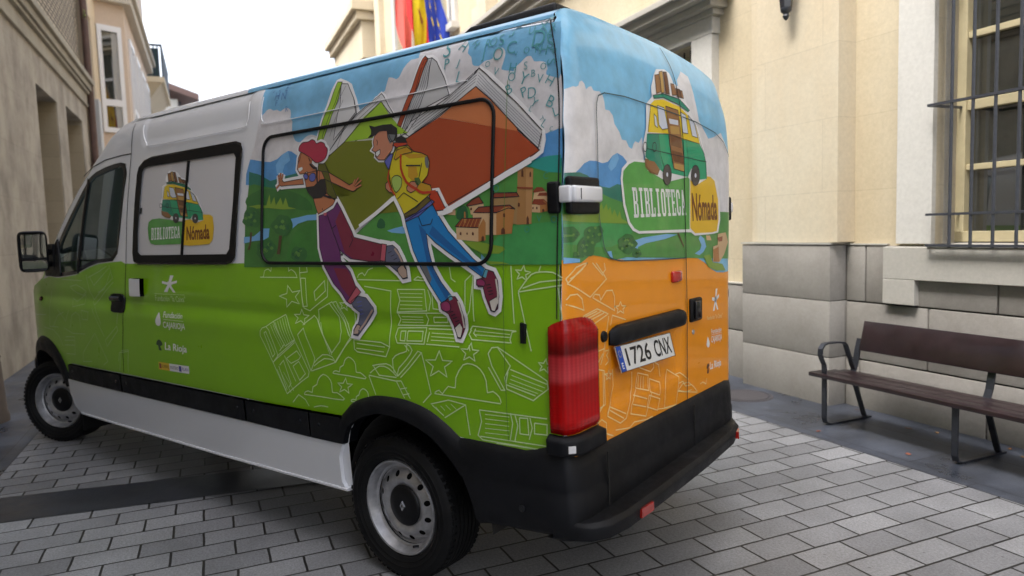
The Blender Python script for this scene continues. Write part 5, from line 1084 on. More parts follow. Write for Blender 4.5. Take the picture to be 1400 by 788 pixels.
# condensed slab-serif capitals on a 10 x 20 cell, rectangles and polygons
def R_(x0,y0,x1,y1): return [(x0,y0),(x1,y0),(x1,y1),(x0,y1)]
SL={'B':[R_(0,0,8,2.2),R_(0,17.8,8,20),R_(1.2,2,4,18),R_(4,9,8,11),[(6.6,1.2),(8,0),(9.6,1.5),(9.8,8.5),(8,10),(6.6,9)],[(6.4,11),(8,10),(9.5,11.5),(9.3,18.5),(8,20),(6.4,18.6)]],
 'I':[R_(1.5,0,8.5,2.2),R_(1.5,17.8,8.5,20),R_(3.5,2,6.5,18)],
 'L':[R_(0,0,9.5,2.2),R_(0,17.8,6,20),R_(1.5,2,4.5,18),R_(7.6,2,9.5,6.5)],
 'O':[[(0.5,3),(2.5,0),(7.5,0),(9.5,3),(9.5,6),(6.6,5),(6.4,2.4),(3.6,2.4),(3.4,5),(3.4,15),(.5,17)],[(9.5,6),(9.5,17),(7.5,20),(2.5,20),(.5,17),(3.4,15),(3.6,17.6),(6.4,17.6),(6.6,15),(6.6,5)]],
 'T':[R_(0,17.6,10,20),R_(0,14,1.8,18),R_(8.2,14,10,18),R_(3.5,2,6.5,18),R_(2,0,8,2.2)],
 'E':[R_(0,0,9.3,2.2),R_(0,17.8,9.3,20),R_(1.2,2,4,18),R_(4,9,7.4,11),R_(7.6,2,9.3,6),R_(7.6,14,9.3,18)],
 'C':[[(.5,3),(2.5,0),(7.5,0),(9.3,3),(9.3,7),(6.6,7),(6.4,2.4),(3.6,2.4),(3.4,5),(3.4,15),(3.6,17.6),(6.4,17.6),(6.6,13),(9.3,13),(9.3,17),(7.5,20),(2.5,20),(.5,17)]],
 'A':[R_(-.3,0,3.9,2),R_(6.1,0,10.3,2),[(.6,1.9),(3.1,1.9),(5.6,20),(3.4,20)],[(6.9,1.9),(9.4,1.9),(6.6,20),(4.4,20)],R_(2.6,5.6,7.4,7.6)]}
def slab(skin,s,corners,off,m):
    n=len(s); TL,TR,BR,BL=corners
    for i,ch in enumerate(s):
        a,b=i/n+.006,(i+1)/n-.006
        L=lambda P,Q,t:(P[0]+(Q[0]-P[0])*t,P[1]+(Q[1]-P[1])*t)
        polys_quad(skin,SL[ch],(0,10,0,20),[L(TL,TR,a),L(TL,TR,b),L(BL,BR,b),L(BL,BR,a)],off,m)
# ------------------------------------------------------------------ VAN
van=empty('van',(1.9,.05,0),'white panel van wrapped in green, orange and sky-blue library artwork, parked across the paving','van')
STEP=.00045
AL=[l.split('|') for l in ART.split('\n')]
def pts_of(t): return [tuple(float(c)/1000 for c in q.split(',')) for q in t.split()]
def sel(name,sf): return [a for a in AL if a[1]==name and a[2]==sf]
def art(skin,rows,base):
    cnt={}
    for k,pn,sf,col,lay,w,cl,q in rows:
        cnt[lay,k]=cnt.get((lay,k),0)+1; P=pts_of(q); off=base+(int(lay)+(0 if k=='F' else .5)+min(.45,.012*cnt[lay,k]))*STEP; m=vin(col)
        if sf=='r':
            Q=[]
            for y,z in P:
                z=min(z,2.47); yl=interp(PROF,min(z,2.40))-.0012; yr=-interp(RPROF,min(z,2.25))+.0012
                if k=='F' and y>yl-.035 and z<2.40: y=yl
                if k=='F' and y<yr+.07: y=yr
                Q.append((max(yr,min(yl,y)),z))
            P=Q
        if k=='F':
            big=max(max(p[0] for p in P)-min(p[0] for p in P),max(p[1] for p in P)-min(p[1] for p in P))>.05
            skin.fill([P],off,m,grid=big)
        else: skin.stroke(P,int(w)/1e4,off,m,closed=(cl=='1'))
# body side with openings
cab_win=[(2.5496,2.138),(2.6174,2.152),(2.7128,2.150),(2.8526,2.138),(2.9975,2.115),(3.09,2.085),(3.22,1.99),(3.435,1.8187),(3.62,1.665),(3.8449,1.43),(3.86,1.385),(3.80,1.368),(3.6528,1.367),(3.332,1.3931),(3.1034,1.4493),(2.9512,1.4764),(2.7217,1.4898),(2.6527,1.54),(2.6132,1.7018),(2.5666,1.9478),(2.5325,2.0689)]
slide_out=[(2.345,2.094),(2.2758,2.1318),(2.1741,2.1475),(1.2263,2.1495),(1.1778,2.1361),(1.1629,2.1027),(1.1798,1.9655),(1.2014,1.7312),(1.2178,1.5164),(1.25,1.4894),(1.3055,1.4784),(2.3368,1.4745),(2.4,1.4934),(2.415,1.5446),(2.392,1.8497),(2.365,2.0512)]
slide_in=[(2.300,2.0594),(2.275,2.085),(2.2222,2.092),(1.245,2.0897),(1.224,2.0649),(1.242,1.819),(1.2765,1.5601),(1.3057,1.5318),(2.30,1.5287),(2.345,1.5506),(2.348,1.6709),(2.325,1.8725)]
arch_r=[(.336,.60),(.3118,.6743),(.2607,.7351),(.2,.77),(.1218,.7933),(.0132,.8037),(-.1066,.7929),(-.2197,.7605),(-.2954,.718),(-.367,.6584),(-.4324,.5634),(-.4781,.453),(-.5159,.353)]
def ell(cx,cz,rx,rz,a0,a1,n): return [(cx+rx*math.cos(math.radians(a0+(a1-a0)*i/n)),cz+rz*math.sin(math.radians(a0+(a1-a0)*i/n))) for i in range(n+1)]
arch_f=ell(4.08,.33,.475,.44,5,175,18)     # from front to rear
front_edge=[(4.80,.36),(4.84,.6),(4.83,.85),(4.76,1.05),(4.58,1.19),(4.30,1.275),(3.98,1.35)]
pillar=[(3.90,1.44),(3.66,1.695),(3.46,1.872),(3.26,2.02),(3.05,2.15),(2.90,2.24),(2.78,2.33),(2.66,2.40),(2.55,2.42)]
xe=lambda z: interp(XR,z)+.033 if z>1.9 else -.922
rear_edge=[(xe(z),z) for z in (2.42,2.35,2.25,2.15,2.0,1.6,1.2,.8,.50)]
outline=rear_edge+[(-.50,.47)]+arch_r[::-1][2:]+[(.345,.37),(1.5,.345),(3.58,.34)]+arch_f[::-1]+front_edge+pillar
bs=Skin('s'); 
bs.fill([outline,cab_win],0,body_white)
# green wrap on the lower side, over the white paint
green=[(2.542,1.4745),(2.3,1.472),(1.795,1.475),(1.06,1.482),(.15,1.482),(-.55,1.489),(-.921,1.4965),(-.922,1.2),(-.922,.75)]+[(-.5,.745),(-.3985,.7522),(-.3335,.7952),(-.2273,.8459),(-.0635,.8736),(.1145,.8646),(.2302,.8311),(.3036,.7823),(.36,.725),(1.13,.725),(2.61,.72),(3.54,.71),(3.60,.62)]+ell(4.08,.33,.475,.44,5,145,14)[::-1]+front_edge[:-1]+[(4.02,1.34),(3.86,1.366),(3.6528,1.360),(3.332,1.386),(3.1034,1.442),(2.9512,1.469),(2.7217,1.4828),(2.6,1.49)]
bs.fill([green],2*STEP,vin('vangreen'))
body=bs.build('body_side',van)
body['label']='driver side body panel, white above and green below'
# printed artwork, side
def artpart(name,sf,base,parent,extra=None):
    k=Skin(sf); art(k,sel(name,sf),base)
    if extra: extra(k)
    return k.build(name,parent)
artpart('printed_landscape','s',.0010,body)
def letters(k):
    for sf,col,lay,ch,a,b,h,rot in LET:
        v,f=text2d(ch,-.006); h=h*1.12; x0,x1,y0,y1=tbounds(v); mi=k.mi(vin(col)); R=math.radians(rot); s=h/(y1-y0)
        cx=(x0+x1)/2
        def mp(p):
            u=(p[0]-cx)*s; w=(p[1]-(y0+y1)/2)*s; uu=u*math.cos(R)+w*math.sin(R); ww=-u*math.sin(R)+w*math.cos(R)
            return (a-uu,b+ww)
        for q in f:
            P=[mp(v[i]) for i in q]
            if max(p[1] for p in P)<2.455 and min(p[0] for p in P)>-.912: k.face(P,.001+9*STEP if lay<12 else .001+17*STEP,mi)
artpart('printed_green_book','s',.0010,body); artpart('printed_orange_book','s',.0010,body)
artpart('printed_woman_figure','s',.0012,body); artpart('printed_man_figure','s',.0012,body)
lk=Skin('s'); letters(lk); lk.build('printed_letters',body)
artpart('white_line_drawings','s',.0012,body)
# window film badge
WB=.0035
# sliding window: film panels (2), frame, divider, latch
fl=Skin('s'); fl.fill([slide_in],.0018,mat('window_film',(.66,.65,.68),rough=.18,coat=1)); win=fl.build('sliding_window',van)
wk=Skin('s'); art(wk,sel('printed_library_badge','s'),WB)
slab(wk,'BIBLIOTECA',[(2.1759,1.7001),(1.819,1.7029),(1.818,1.632),(2.1792,1.6244)],WB+5*STEP,vin('txtwhite'))
text_quad(wk,'Nómada',[(1.7441,1.6981),(1.4912,1.706),(1.4856,1.6235),(1.7431,1.6192)],WB+5*STEP,vin('txtbrown'),bold=.03)
wk.build('printed_library_badge',win)
wk=Skin('s'); art(wk,sel('printed_bus_drawing','s'),WB+.001); wk.build('printed_bus_drawing',win)
fr=Skin('s'); fr.fill([slide_out,slide_in],.010,seal_rubber)
for L in (slide_out,):  # outer lip
    fr.stroke(L,.010,.011,black_gloss,closed=True)
fro=fr.build('window_frame',win)
mb=MB()
def strip3(P,w,off0,off1,m,name,parent,closed=False,sf='s',bev=None):
    """a raised bar with thickness that follows the body surface"""
    if closed: P=P+[P[0]]
    Q=[]
    for i in range(len(P)-1):
        a,b=P[i],P[i+1]; d=math.hypot(b[0]-a[0],b[1]-a[1]); n=max(1,math.ceil(d/.04))
        for k in range(n): Q.append((a[0]+(b[0]-a[0])*k/n,a[1]+(b[1]-a[1])*k/n))
    if not closed: Q.append(P[-1])
    N=len(Q); mb=MB(); vs=[]
    for i in range(N):
        a=Q[(i-1)%N] if closed else Q[max(0,i-1)]; b=Q[(i+1)%N] if closed else Q[min(N-1,i+1)]
        d=(b[0]-a[0],b[1]-a[1]); l=math.hypot(*d) or 1; n=(-d[1]/l*w/2,d[0]/l*w/2); p=Q[i]
        for k,(u,o) in enumerate([(1,off0),(1,off0+(off1-off0)*.6),(.6,off1),(-.6,off1),(-1,off0+(off1-off0)*.6),(-1,off0)]):
            vs.append(to3(sf,p[0]+n[0]*u,p[1]+n[1]*u,o))
    fs=[]
    for i in range(N if closed else N-1):
        j=(i+1)%N
        for k in range(5): fs.append((i*6+k,i*6+k+1,j*6+k+1,j*6+k))
    if not closed: fs+=[(0,1,2,3,4,5),tuple((N-1)*6+k for k in range(5,-1,-1))]
    mb.add(vs,fs); return mb.build(name,m,parent,smooth=True)
strip3([(1.7313,2.089),(1.7952,1.5314)],.022,.004,.013,seal_rubber,'window_divider',win)
strip3([(2.3096,1.8332),(2.3161,1.7959)],.012,.004,.014,black_gloss,'window_latch',win)
def sm_loop(P,n=3,closed=True):
    out=[];N=len(P)
    for i in range(N):
        p0,p1,p2,p3=P[(i-1)%N],P[i],P[(i+1)%N],P[(i+2)%N]
        for k in range(n):
            t=k/n; out.append(tuple(.5*(2*p1[j]+(-p0[j]+p2[j])*t+(2*p0[j]-5*p1[j]+4*p2[j]-p3[j])*t*t+(-p0[j]+3*p1[j]-3*p2[j]+p3[j])*t**3) for j in(0,1)))
    return out
def rloop(x0,x1,z0,z1,r,sk=0):
    P=[]
    for cx,cz,a in [(x1-r,z1-r,0),(x0+r,z1-r,90),(x0+r,z0+r,180),(x1-r,z0+r,270)]:
        for k in range(7):
            t=math.radians(a+15*k); P.append((cx+r*math.cos(t),cz+r*math.sin(t)))
    return [(x+sk*(2.14-z),z) for x,z in P]
strip3(rloop(-.600,.967,1.4835,2.145,.075,.03*0+.0)[:],.016,.004,.014,seal_rubber,'panel_seal',van,closed=True)
# cab window: glass, frame, quarter pillar
def glassmat(name,tint,refl=.08):
    m,nt,b=newmat(name); nt.nodes.remove(b); out=nt.nodes['Material Output']
    t=nd(nt,'ShaderNodeBsdfTransparent'); t.inputs['Color'].default_value=(*tint,1)
    g=nd(nt,'ShaderNodeBsdfGlossy',_Roughness=.02); g.inputs['Color'].default_value=(.9,.95,1,1)
    lw=nd(nt,'ShaderNodeFresnel',_IOR=1.5); mr=nd(nt,'ShaderNodeMath',operation='ADD'); mr.inputs[1].default_value=refl; mr.use_clamp=True
    nt.links.new(lw.outputs[0],mr.inputs[0]); mx=nd(nt,'ShaderNodeMixShader'); nt.links.new(mr.outputs[0],mx.inputs['Fac']); nt.links.new(t.outputs[0],mx.inputs[1]); nt.links.new(g.outputs[0],mx.inputs[2]); nt.links.new(mx.outputs[0],out.inputs['Surface'])
    return m
cabglass=glassmat('cab_glass',(.66,.80,.70),.13)
cab_glass=[(2.5738,2.0967),(2.6292,2.1233),(2.8223,2.1078),(3.0255,2.0821),(3.10,2.045),(3.34,1.855),(3.56,1.66),(3.77,1.44),(3.76,1.405),(3.6558,1.398),(3.34,1.42),(3.12,1.478),(2.9511,1.5029),(2.7496,1.5124),(2.6666,1.5652),(2.6272,1.727),(2.5924,1.9245)]
g=Skin('s'); g.fill([cab_glass],-.006,cabglass); cw=g.build('cab_window',van)
g=Skin('s'); g.fill([[(a,b) for a,b in cab_win],cab_glass],.003,black_gloss); g.build('window_frame',cw)
strip3([(3.115,2.075),(3.20,1.80),(3.300,1.40)],.045,-.004,.006,black_gloss,'quarter_pillar',cw)
def smopen(P,n=4):
    out=[]
    for i in range(len(P)-1):
        p0=P[max(0,i-1)];p1=P[i];p2=P[i+1];p3=P[min(len(P)-1,i+2)]
        for k in range(n):
            t=k/n; out.append(tuple(.5*(2*p1[j]+(-p0[j]+p2[j])*t+(2*p0[j]-5*p1[j]+4*p2[j]-p3[j])*t*t+(-p0[j]+3*p1[j]-3*p2[j]+p3[j])*t**3) for j in(0,1)))
    return out+[P[-1]]
# door and panel seams (thin dark gaps)
sk=Skin('s')
seam=mat('panel_gap',(.006,.006,.006),rough=.8)
for P in [[(2.478,2.40),(2.474,2.2),(2.497,2.0),(2.520,1.75),(2.528,1.48),(2.55,1.27),(2.60,1.08),(2.64,.90),(2.665,.73)],
          [(3.2,2.10),(3.05,2.155),(2.8517,2.1888),(2.6031,2.1983),(2.475,2.198)]]: sk.stroke(P,.007,.0022,seam)
sk.stroke([(2.722,.73),(2.70,.80),(2.667,.8789),(2.5584,.8919),(2.585,.80),(2.60,.73)],.004,.0022,vin('doodledk'))
for P in [[(-.664,2.20),(-.663,1.6),(-.664,1.25),(-.668,.78)]]: sk.stroke(P,.0025,.0082,mat('film_edge',(.08,.20,.03),rough=.5))
sk.stroke([(-.86,2.405),(-.2,2.432),(.62,2.436),(1.165,2.436),(2.50,2.43)],.005,.0095,seam)
sk.build('panel_gaps',van)
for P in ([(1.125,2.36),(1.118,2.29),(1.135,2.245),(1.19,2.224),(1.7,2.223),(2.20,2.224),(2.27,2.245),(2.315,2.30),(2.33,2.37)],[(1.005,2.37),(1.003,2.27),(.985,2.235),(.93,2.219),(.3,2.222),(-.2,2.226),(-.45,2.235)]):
    strip3(smopen(P,5),.005,.006,.0105,mat('glint_white',(.80,.80,.82),rough=.15,coat=1),'edge_glint_bead',van)  # raised white bead imitates the glint along the recess edges
# sponsor lettering side
sp=Skin('s'); O=.0022; TW=vin('txtwhite')
def star4(k,cx,cz,w,h,m):
    for P in [[(-.15,.05),(.10,1),(.55,.98),(.18,.10)],[(-.1,.12),(-.95,.30),(-.98,.0),(-.12,-.16)],[(-.1,.12),(.98,.42),(.92,.12),(.1,-.14)],[(.12,-.1),(.75,-1),(.42,-1),(-.16,-.2)],[(-.2,-.05),(-.75,-1),(-.28,-1),(.08,-.1)],[(-.25,-.2),(-.25,.25),(.25,.25),(.25,-.2)]]:
        k.fill([[(cx-u*w/2,cz+v*h/2) for u,v in P]],O,m,grid=False)
star4(sp,1.955,1.352,.19,.105,TW)
text_quad(sp,'Fundación "la Caixa"',[(2.1448,1.2773),(1.7762,1.2790),(1.7784,1.2438),(2.1474,1.2396)],O,vin('doodle'))
sp.stroke([(2.15,1.285),(1.775,1.287)],.002,O,vin('doodle'))
text_quad(sp,'Fundación',[(2.0418,1.1763),(1.811,1.1748),(1.8145,1.1413),(2.0461,1.1391)],O,TW,bold=.01)
text_quad(sp,'CAJARIOJA',[(2.0496,1.1132),(1.7831,1.1142),(1.7877,1.0771),(2.0548,1.0748)],O,TW,bold=.015)
sp.stroke([(2.045,1.1265),(1.80,1.1265)],.002,O,TW)
sp.fill([sm_loop([(2.1,1.168),(2.082,1.135),(2.08,1.10),(2.105,1.082),(2.14,1.088),(2.146,1.115),(2.125,1.145)])],O,TW,grid=False)
text_quad(sp,'La Rioja',[(2.0513,.9803),(1.7853,.9771),(1.7932,.9209),(2.0609,.9174)],O,TW,bold=.02)
sp.fill([sm_loop([(2.085,.962),(2.10,.985),(2.13,.992),(2.155,.98),(2.165,.958),(2.145,.955),(2.14,.945),(2.135,.925),(2.10,.925),(2.115,.95)])],O,vin('darkgreen'),grid=False)
sp.fill([[(2.16,.846),(2.022,.847),(2.022,.800),(2.16,.797)]],O,vin('stripyellow'),grid=False)
sp.fill([[(2.022,.847),(1.784,.851),(1.786,.804),(2.022,.800)]],O,TW,grid=False)
sp.fill([[(2.15,.838),(2.125,.838),(2.125,.806),(2.15,.806)]],O+STEP,vin('vroof'),grid=False)
text_quad(sp,'GOBIERNO',[(2.118,.833),(2.032,.834),(2.032,.814),(2.118,.813)],O+STEP,vin('vdark'))
text_quad(sp,'MINISTERIO',[(2.012,.834),(1.915,.835),(1.915,.815),(2.012,.814)],O+STEP,vin('greyp'))
sp.fill([[(1.905,.842),(1.875,.843),(1.875,.808),(1.905,.808)]],O+STEP,vin('stripblue'),grid=False)
text_quad(sp,'PLAN',[(1.868,.836),(1.795,.837),(1.795,.818),(1.868,.817)],O+STEP,vin('stripblue'))
sp.build('sponsor_lettering',body)
# rub strips, sill
def panel3(P,off,back,m,name,parent,sf='s',grid=True,bev=True):
    """raised moulding: outline on surface with thickness"""
    k=Skin(sf); k.fill([P],off,m,grid=grid); n=len(P)
    mi=k.mi(m)
    def dens(P):
        Q=[]
        for i in range(len(P)):
            a,b=P[i],P[(i+1)%len(P)]; d=math.hypot(b[0]-a[0],b[1]-a[1]); q=max(1,math.ceil(d/.04))
            for t in range(q): Q.append((a[0]+(b[0]-a[0])*t/q,a[1]+(b[1]-a[1])*t/q))
        return Q
    Q=dens(P); c=(sum(p[0] for p in Q)/len(Q),sum(p[1] for p in Q)/len(Q)); base=len(k.v)
    ar=sum(P[i][0]*P[(i+1)%n][1]-P[i][1]*P[(i+1)%n][0] for i in range(n))
    for i,p in enumerate(Q):
        a,b=Q[i-1],Q[(i+1)%len(Q)]; d=(b[0]-a[0],b[1]-a[1]); l=math.hypot(*d) or 1
        s=1 if ar>0 else -1
        out=(d[1]/l*s,-d[0]/l*s)
        N3={'s':Vector((out[0],.25,out[1])),'q':Vector((out[0],-.25,out[1])),'r':Vector((-.25,out[0],out[1]))}[sf].normalized()
        for o in (off,back):
            k.v.append(to3(sf,p[0]+out[0]*(.002 if o==back else 0),p[1]+out[1]*(.002 if o==back else 0),o)); k.n.append(N3)
    M=len(Q)
    for i in range(M):
        j=(i+1)%M; k.f.append([base+2*i,base+2*j,base+2*j+1,base+2*i+1]); k.m.append(mi)
    return k.build(name,parent)
xs=[(3.545,2.672),(2.655,1.178),(1.160,.600),(.590,.345)]
ztop=lambda x:.712+.008*(1.5-x)*.5 if x>1 else .727+ (1-x)*.012
for a,b in xs:
    zt=lambda x:interp([(.3,.738),(.6,.731),(1.15,.720),(2.6,.712),(3.6,.704)],x); zb=lambda x:interp([(.3,.604),(.6,.600),(1.18,.602),(2.67,.595),(3.6,.590)],x)
    P=[(a,zb(a)),(b,zb(b)),(b,zt(b)),((a+b)/2,zt((a+b)/2)),(a,zt(a))]
    o=panel3(P,.030,.001,black_plastic,'rub_strip',van)
    for xx in (a-.07,b+.07):
        if abs(a-b)>.3 or xx==a-.07:
            mbx=MB(); y=to3('s',xx,(zt(xx)+zb(xx))/2+.01,.0305); mbx.lathe([(0,.001),(.010,.001),(.012,-.004)],y,(0,1,0),n=10); mbx.build('screw_cap',black_gloss,o)
P=[(3.60,.585),(.36,.598),(.395,.53),(.40,.40),(.37,.355),(1.5,.335),(3.45,.325),(3.56,.37),(3.60,.45)]
o=panel3(P,.022,.001,body_white,'sill_panel',van); o['label']='white painted sill below the black rub strips'
strip3([(.36,.362),(1.5,.343),(3.45,.333)],.016,-.01,.030,body_white,'sill_lip',van)
# small items: white charging box, cab door handle, side marker, rear marker
panel3([(2.436,1.262),(2.292,1.264),(2.290,1.377),(2.434,1.376)],.028,.001,body_white,'white_socket_cover',van)
panel3(sm_loop([(2.755,1.262),(2.66,1.268),(2.575,1.262),(2.568,1.20),(2.575,1.148),(2.66,1.142),(2.752,1.148),(2.758,1.20)],2),.010,.001,black_plastic,'door_handle',van)
strip3([(2.745,1.235),(2.60,1.235)],.035,.010,.030,black_gloss,'handle_grip',[o for o in van.children if o.name.startswith('door_handle')][0])
panel3(sm_loop([(4.095,1.175),(4.06,1.170),(4.04,1.186),(4.06,1.202),(4.095,1.198)],2),.010,.001,mat('marker_lens',(.10,.015,.01),rough=.2),'side_marker',van)
panel3([(-.748,1.258),(-.770,1.252),(-.766,1.178),(-.748,1.178)],.014,.001,black_plastic,'door_stop',van)
# wheel arch flares
def flare(inner,outer,name,off=.035):
    mb=MB(); n=len(inner); vs=[]
    for a,b in zip(inner,outer):
        vs.append(to3('s',b[0],b[1],.001)); m_=((a[0]+b[0])/2,(a[1]+b[1])/2)
        vs.append(to3('s',(b[0]*.8+a[0]*.2),(b[1]*.8+a[1]*.2),off*.75)); vs.append(to3('s',m_[0],m_[1],off)); vs.append(to3('s',a[0],a[1],off*.9)); 
        q=to3('s',a[0],a[1],0); vs.append((q[0],q[1]-.06,q[2]))
    fs=[(i*5+k,i*5+k+1,(i+1)*5+k+1,(i+1)*5+k) for i in range(n-1) for k in range(4)]
    mb.add(vs,fs); return mb.build(name,black_plastic,van,smooth=True,autosm=60)
def resample(P,n):
    L=[0]
    for i in range(len(P)-1): L.append(L[-1]+math.hypot(P[i+1][0]-P[i][0],P[i+1][1]-P[i][1]))
    out=[]
    for k in range(n):
        t=L[-1]*k/(n-1); i=0
        while i<len(L)-2 and L[i+1]<t: i+=1
        u=(t-L[i])/((L[i+1]-L[i]) or 1); out.append((P[i][0]+(P[i+1][0]-P[i][0])*u,P[i][1]+(P[i+1][1]-P[i][1])*u))
    return out
ai=smopen([(.34,.605),(.3118,.6743),(.2607,.7251),(.1218,.7833),(.0132,.7957),(-.1066,.7829),(-.2197,.7505),(-.2954,.708),(-.367,.6484),(-.42,.585)])
ao=smopen([(.375,.735),(.33,.77),(.2702,.8181),(.1345,.8646),(.0,.8756),(-.1035,.8716),(-.2273,.8459),(-.3335,.7952),(-.41,.745),(-.47,.735)])
flare(resample(ai,30),resample(ao,30),'wheel_arch_trim')
flare(ell(4.08,.33,.475,.44,0,155,24),ell(4.08,.33,.53,.555,0,155,24),'wheel_arch_trim',.03)
# rear bumper corner + lower rear cladding as one wrap
def corner_path(z,bul):
    """plan path from side (x=-.36) round the rear-left corner to the right end"""
    P=[]
    for x in (-.36,-.45,-.55,-.65,-.75,-.85): P.append((x,side_y(x,z)+bul))
    cx,cy=-.955+.05,.985-.11
    yl=side_y(-.85,z)
    for a in (15,35,55,75): P.append((cx-.05-bul*.9+ (1-math.sin(math.radians(a)))*.06, (yl-.10)+ (.10+bul)*math.cos(math.radians(a))))
    for y in (.78,.6,.4,.2,0,-.2,-.4,-.58): P.append((-.958-bul*.9,y))
    P.append((-.94-bul*.7,-.68)); P.append((-.88,-.76-bul*.5)); P.append((-.75,-.79-bul*.5))
    return P
rows=[(.425,-.03),(.432,.026),(.455,.040),(.50,.044),(.595,.042),(.612,.034),(.628,.036),(.66,.033),(.70,.030),(.735,.020),(.752,.0)]
R=[corner_path(z,b) for z,b in rows]
zl=lambda i,z:z if i<6 else z
mb=MB(); N=len(R[0]); vs=[]
for (z,b),P in zip(rows,R):
    for i,(x,y) in enumerate(P):
        zz=z
        if i<6: # bottom rises towards the wheel arch
            t=(5-i)/5; 
        if z<.46 and i<5: zz=z-.035*(5-i)/5
        if z<.45 and i>=9: zz=max(z,.455)
        if z>.7: zz=z+(.03 if 4<i<8 else 0)-(.012 if i==0 else 0)
        xx=x
        if i==0: # cut along the arch
            xx=interp([(.30,-.53),(.36,-.522),(.46,-.49),(.56,-.45),(.66,-.40),(.76,-.33)],z)
        elif i<4: xx=min(x,interp([(.30,-.53),(.36,-.522),(.46,-.49),(.56,-.45),(.66,-.40),(.76,-.33)],z)-.03*i)
        vs.append((xx,y,zz))
fs=[(r*N+i,r*N+i+1,(r+1)*N+i+1,(r+1)*N+i) for r in range(len(rows)-1) for i in range(N-1)]
mb.add(vs,fs); bum=mb.build('rear_bumper',black_plastic,van,smooth=True,autosm=70)
# vertical splits and screw holes in the bumper
for y_ in (.775,-.085):
    mb=MB(); mb.box((-.997,y_,.60),(.006,.007,.26)); mb.build('bumper_gap',seam,bum)
for p in [(-.75,1.027,.53),(-.965,.83,.66),(-.965,.83,.55)]:
    mb=MB(); mb.lathe([(0,.002),(.014,.002),(.016,-.006)],p,(0,1,0) if p[0]>-.9 else (-.8,.6,0),n=12); mb.build('bumper_screw',black_gloss,bum)
mb=MB(); mb.hexa([(-.985,.77,.470),(-.985,.30,.470),(-.95,.30,.470),(-.95,.77,.470),(-.992,.77,.492),(-.992,.30,.478),(-.95,.30,.478),(-.95,.77,.492)]); mb.build('bumper_edge',body_white,bum)
# step
pl=[(-.88,1.005),(-.96,.998),(-1.03,.965),(-1.075,.90),(-1.095,.78),(-1.10,.5),(-1.10,0),(-1.085,-.40),(-1.05,-.56),(-.98,-.67),(-.90,-.70)]
mb=MB(); vs=[]
zs=lambda y: .495+.03*(1-(y+.7)/1.6)
for (x,y) in pl:
    z=zs(y); vs+= [(-.90,y*.97,z+.012),(x+.02,y,z+.012),(x,y,z-.004),(x+.004,y,z-.055),(x+.05,y*.98,z-.075),(-.90,y*.97,z-.075)]
n=len(pl); fs=[(i*6+k,i*6+k+1,(i+1)*6+k+1,(i+1)*6+k) for i in range(n-1) for k in range(5)]+[(0,1,2,3,4,5),tuple((n-1)*6+k for k in range(5,-1,-1))]
mb.add(vs,fs); step=mb.build('rear_step',black_plastic,van,smooth=True,bevel=.004,autosm=35)
red=mat('red_reflector',(.34,.012,.008),rough=.25,coat=1)
for (x0,y0,x1,y1) in [(-1.092,.70,-1.095,.60),(-1.077,-.455,-1.055,-.52)]:
    z=zs((y0+y1)/2); mb=MB(); mb.hexa([(x0-.012,y0,z-.045),(x1-.012,y1,z-.045),(x1+.02,y1,z-.045),(x0+.02,y0,z-.045),(x0-.012,y0,z-.008),(x1-.012,y1,z-.008),(x1+.02,y1,z-.008),(x0+.02,y0,z-.008)]); mb.build('reflector',red,step)
# rear doors
def cross(t):
    """roof section: t 0..1 from left shoulder to right shoulder"""
    y=.850-(.850+.765)*t; yc=.04
    if y>yc: u=(y-yc)/(.850-yc); z=2.42+.078*(max(0,1-u**6))**.5
    else: u=(yc-y)/(yc+.765); z=2.25+.248*(max(0,1-u**2.3))**.5
    return y,z
topc=[cross(t) for t in [0,.003,.01,.025,.05,.1,.2,.3,.4,.5,.6,.7,.8,.86,.91,.95,.975,.99,1]]
rr_out=[(.849,2.42)]+topc[1:]+[(-interp(RPROF,z)+.0006,z) for z in (2.2,2.1,2.0,1.8,1.6,1.4,1.2,1.0,.8,.5)]+[(interp(PROF,z)-.0008,z) for z in (.5,.8,1.0,1.2,1.4,1.6,1.8,2.0,2.1,2.2,2.3,2.36,2.40)]
rd=Skin('r'); rd.fill([rr_out],0,body_white)
orange=[(.976,1.4975),(.93,1.515),(.86,1.52),(.7946,1.5202),(.74,1.510),(.6695,1.4922),(.515,1.4751),(.3457,1.4695),(-.0866,1.4543),(-.2217,1.4512),(-.33,1.42),(-.4144,1.3816),(-.50,1.357),(-.60,1.350),(-.777,1.354),(-.773,1.2),(-.772,.74),(.97,.74),(.984,1.0),(.985,1.2)]
skyp=[(.849,2.42)]+topc[1:]+[(-interp(RPROF,z)+.0006,z) for z in (2.2,2.1,2.0,1.8,1.6,1.4,1.32)]+[(-.5,1.33),(-.4,1.37),(0,1.44),(.6,1.46),(.9,1.49)]+[(interp(PROF,z)-.0008,z) for z in (1.5,1.6,1.8,2.0,2.1,2.2,2.3,2.36,2.40)]
rd.fill([skyp],STEP,vin('skyr'))
rd.fill([orange],2*STEP,vin('vanorange'))
rear=rd.build('rear_doors',van); rear['label']='pair of rear doors, painted sky above and orange below'
artpart('printed_landscape','r',.0005,rear)
artpart('orange_line_drawings','r',.0010,rear)
bd=Skin('r'); art(bd,sel('printed_library_badge','r'),.0010)
slab(bd,'BIBLIOTECA',[(.4701,1.7806),(-.0776,1.7837),(-.0987,1.6622),(.4534,1.6525)],.0010+11*STEP,vin('txtwhite'))
text_quad(bd,'Nómada',[(-.1625,1.772),(-.4916,1.767),(-.5006,1.6421),(-.171,1.6386)],.0010+11*STEP,vin('txtbrown'),bold=.03)
bd.build('printed_library_badge',rear)
artpart('printed_bus_drawing','r',.0012,rear)
sp=Skin('r'); O=.0020
star4(sp,-.478,1.213,.10,.115,TW)
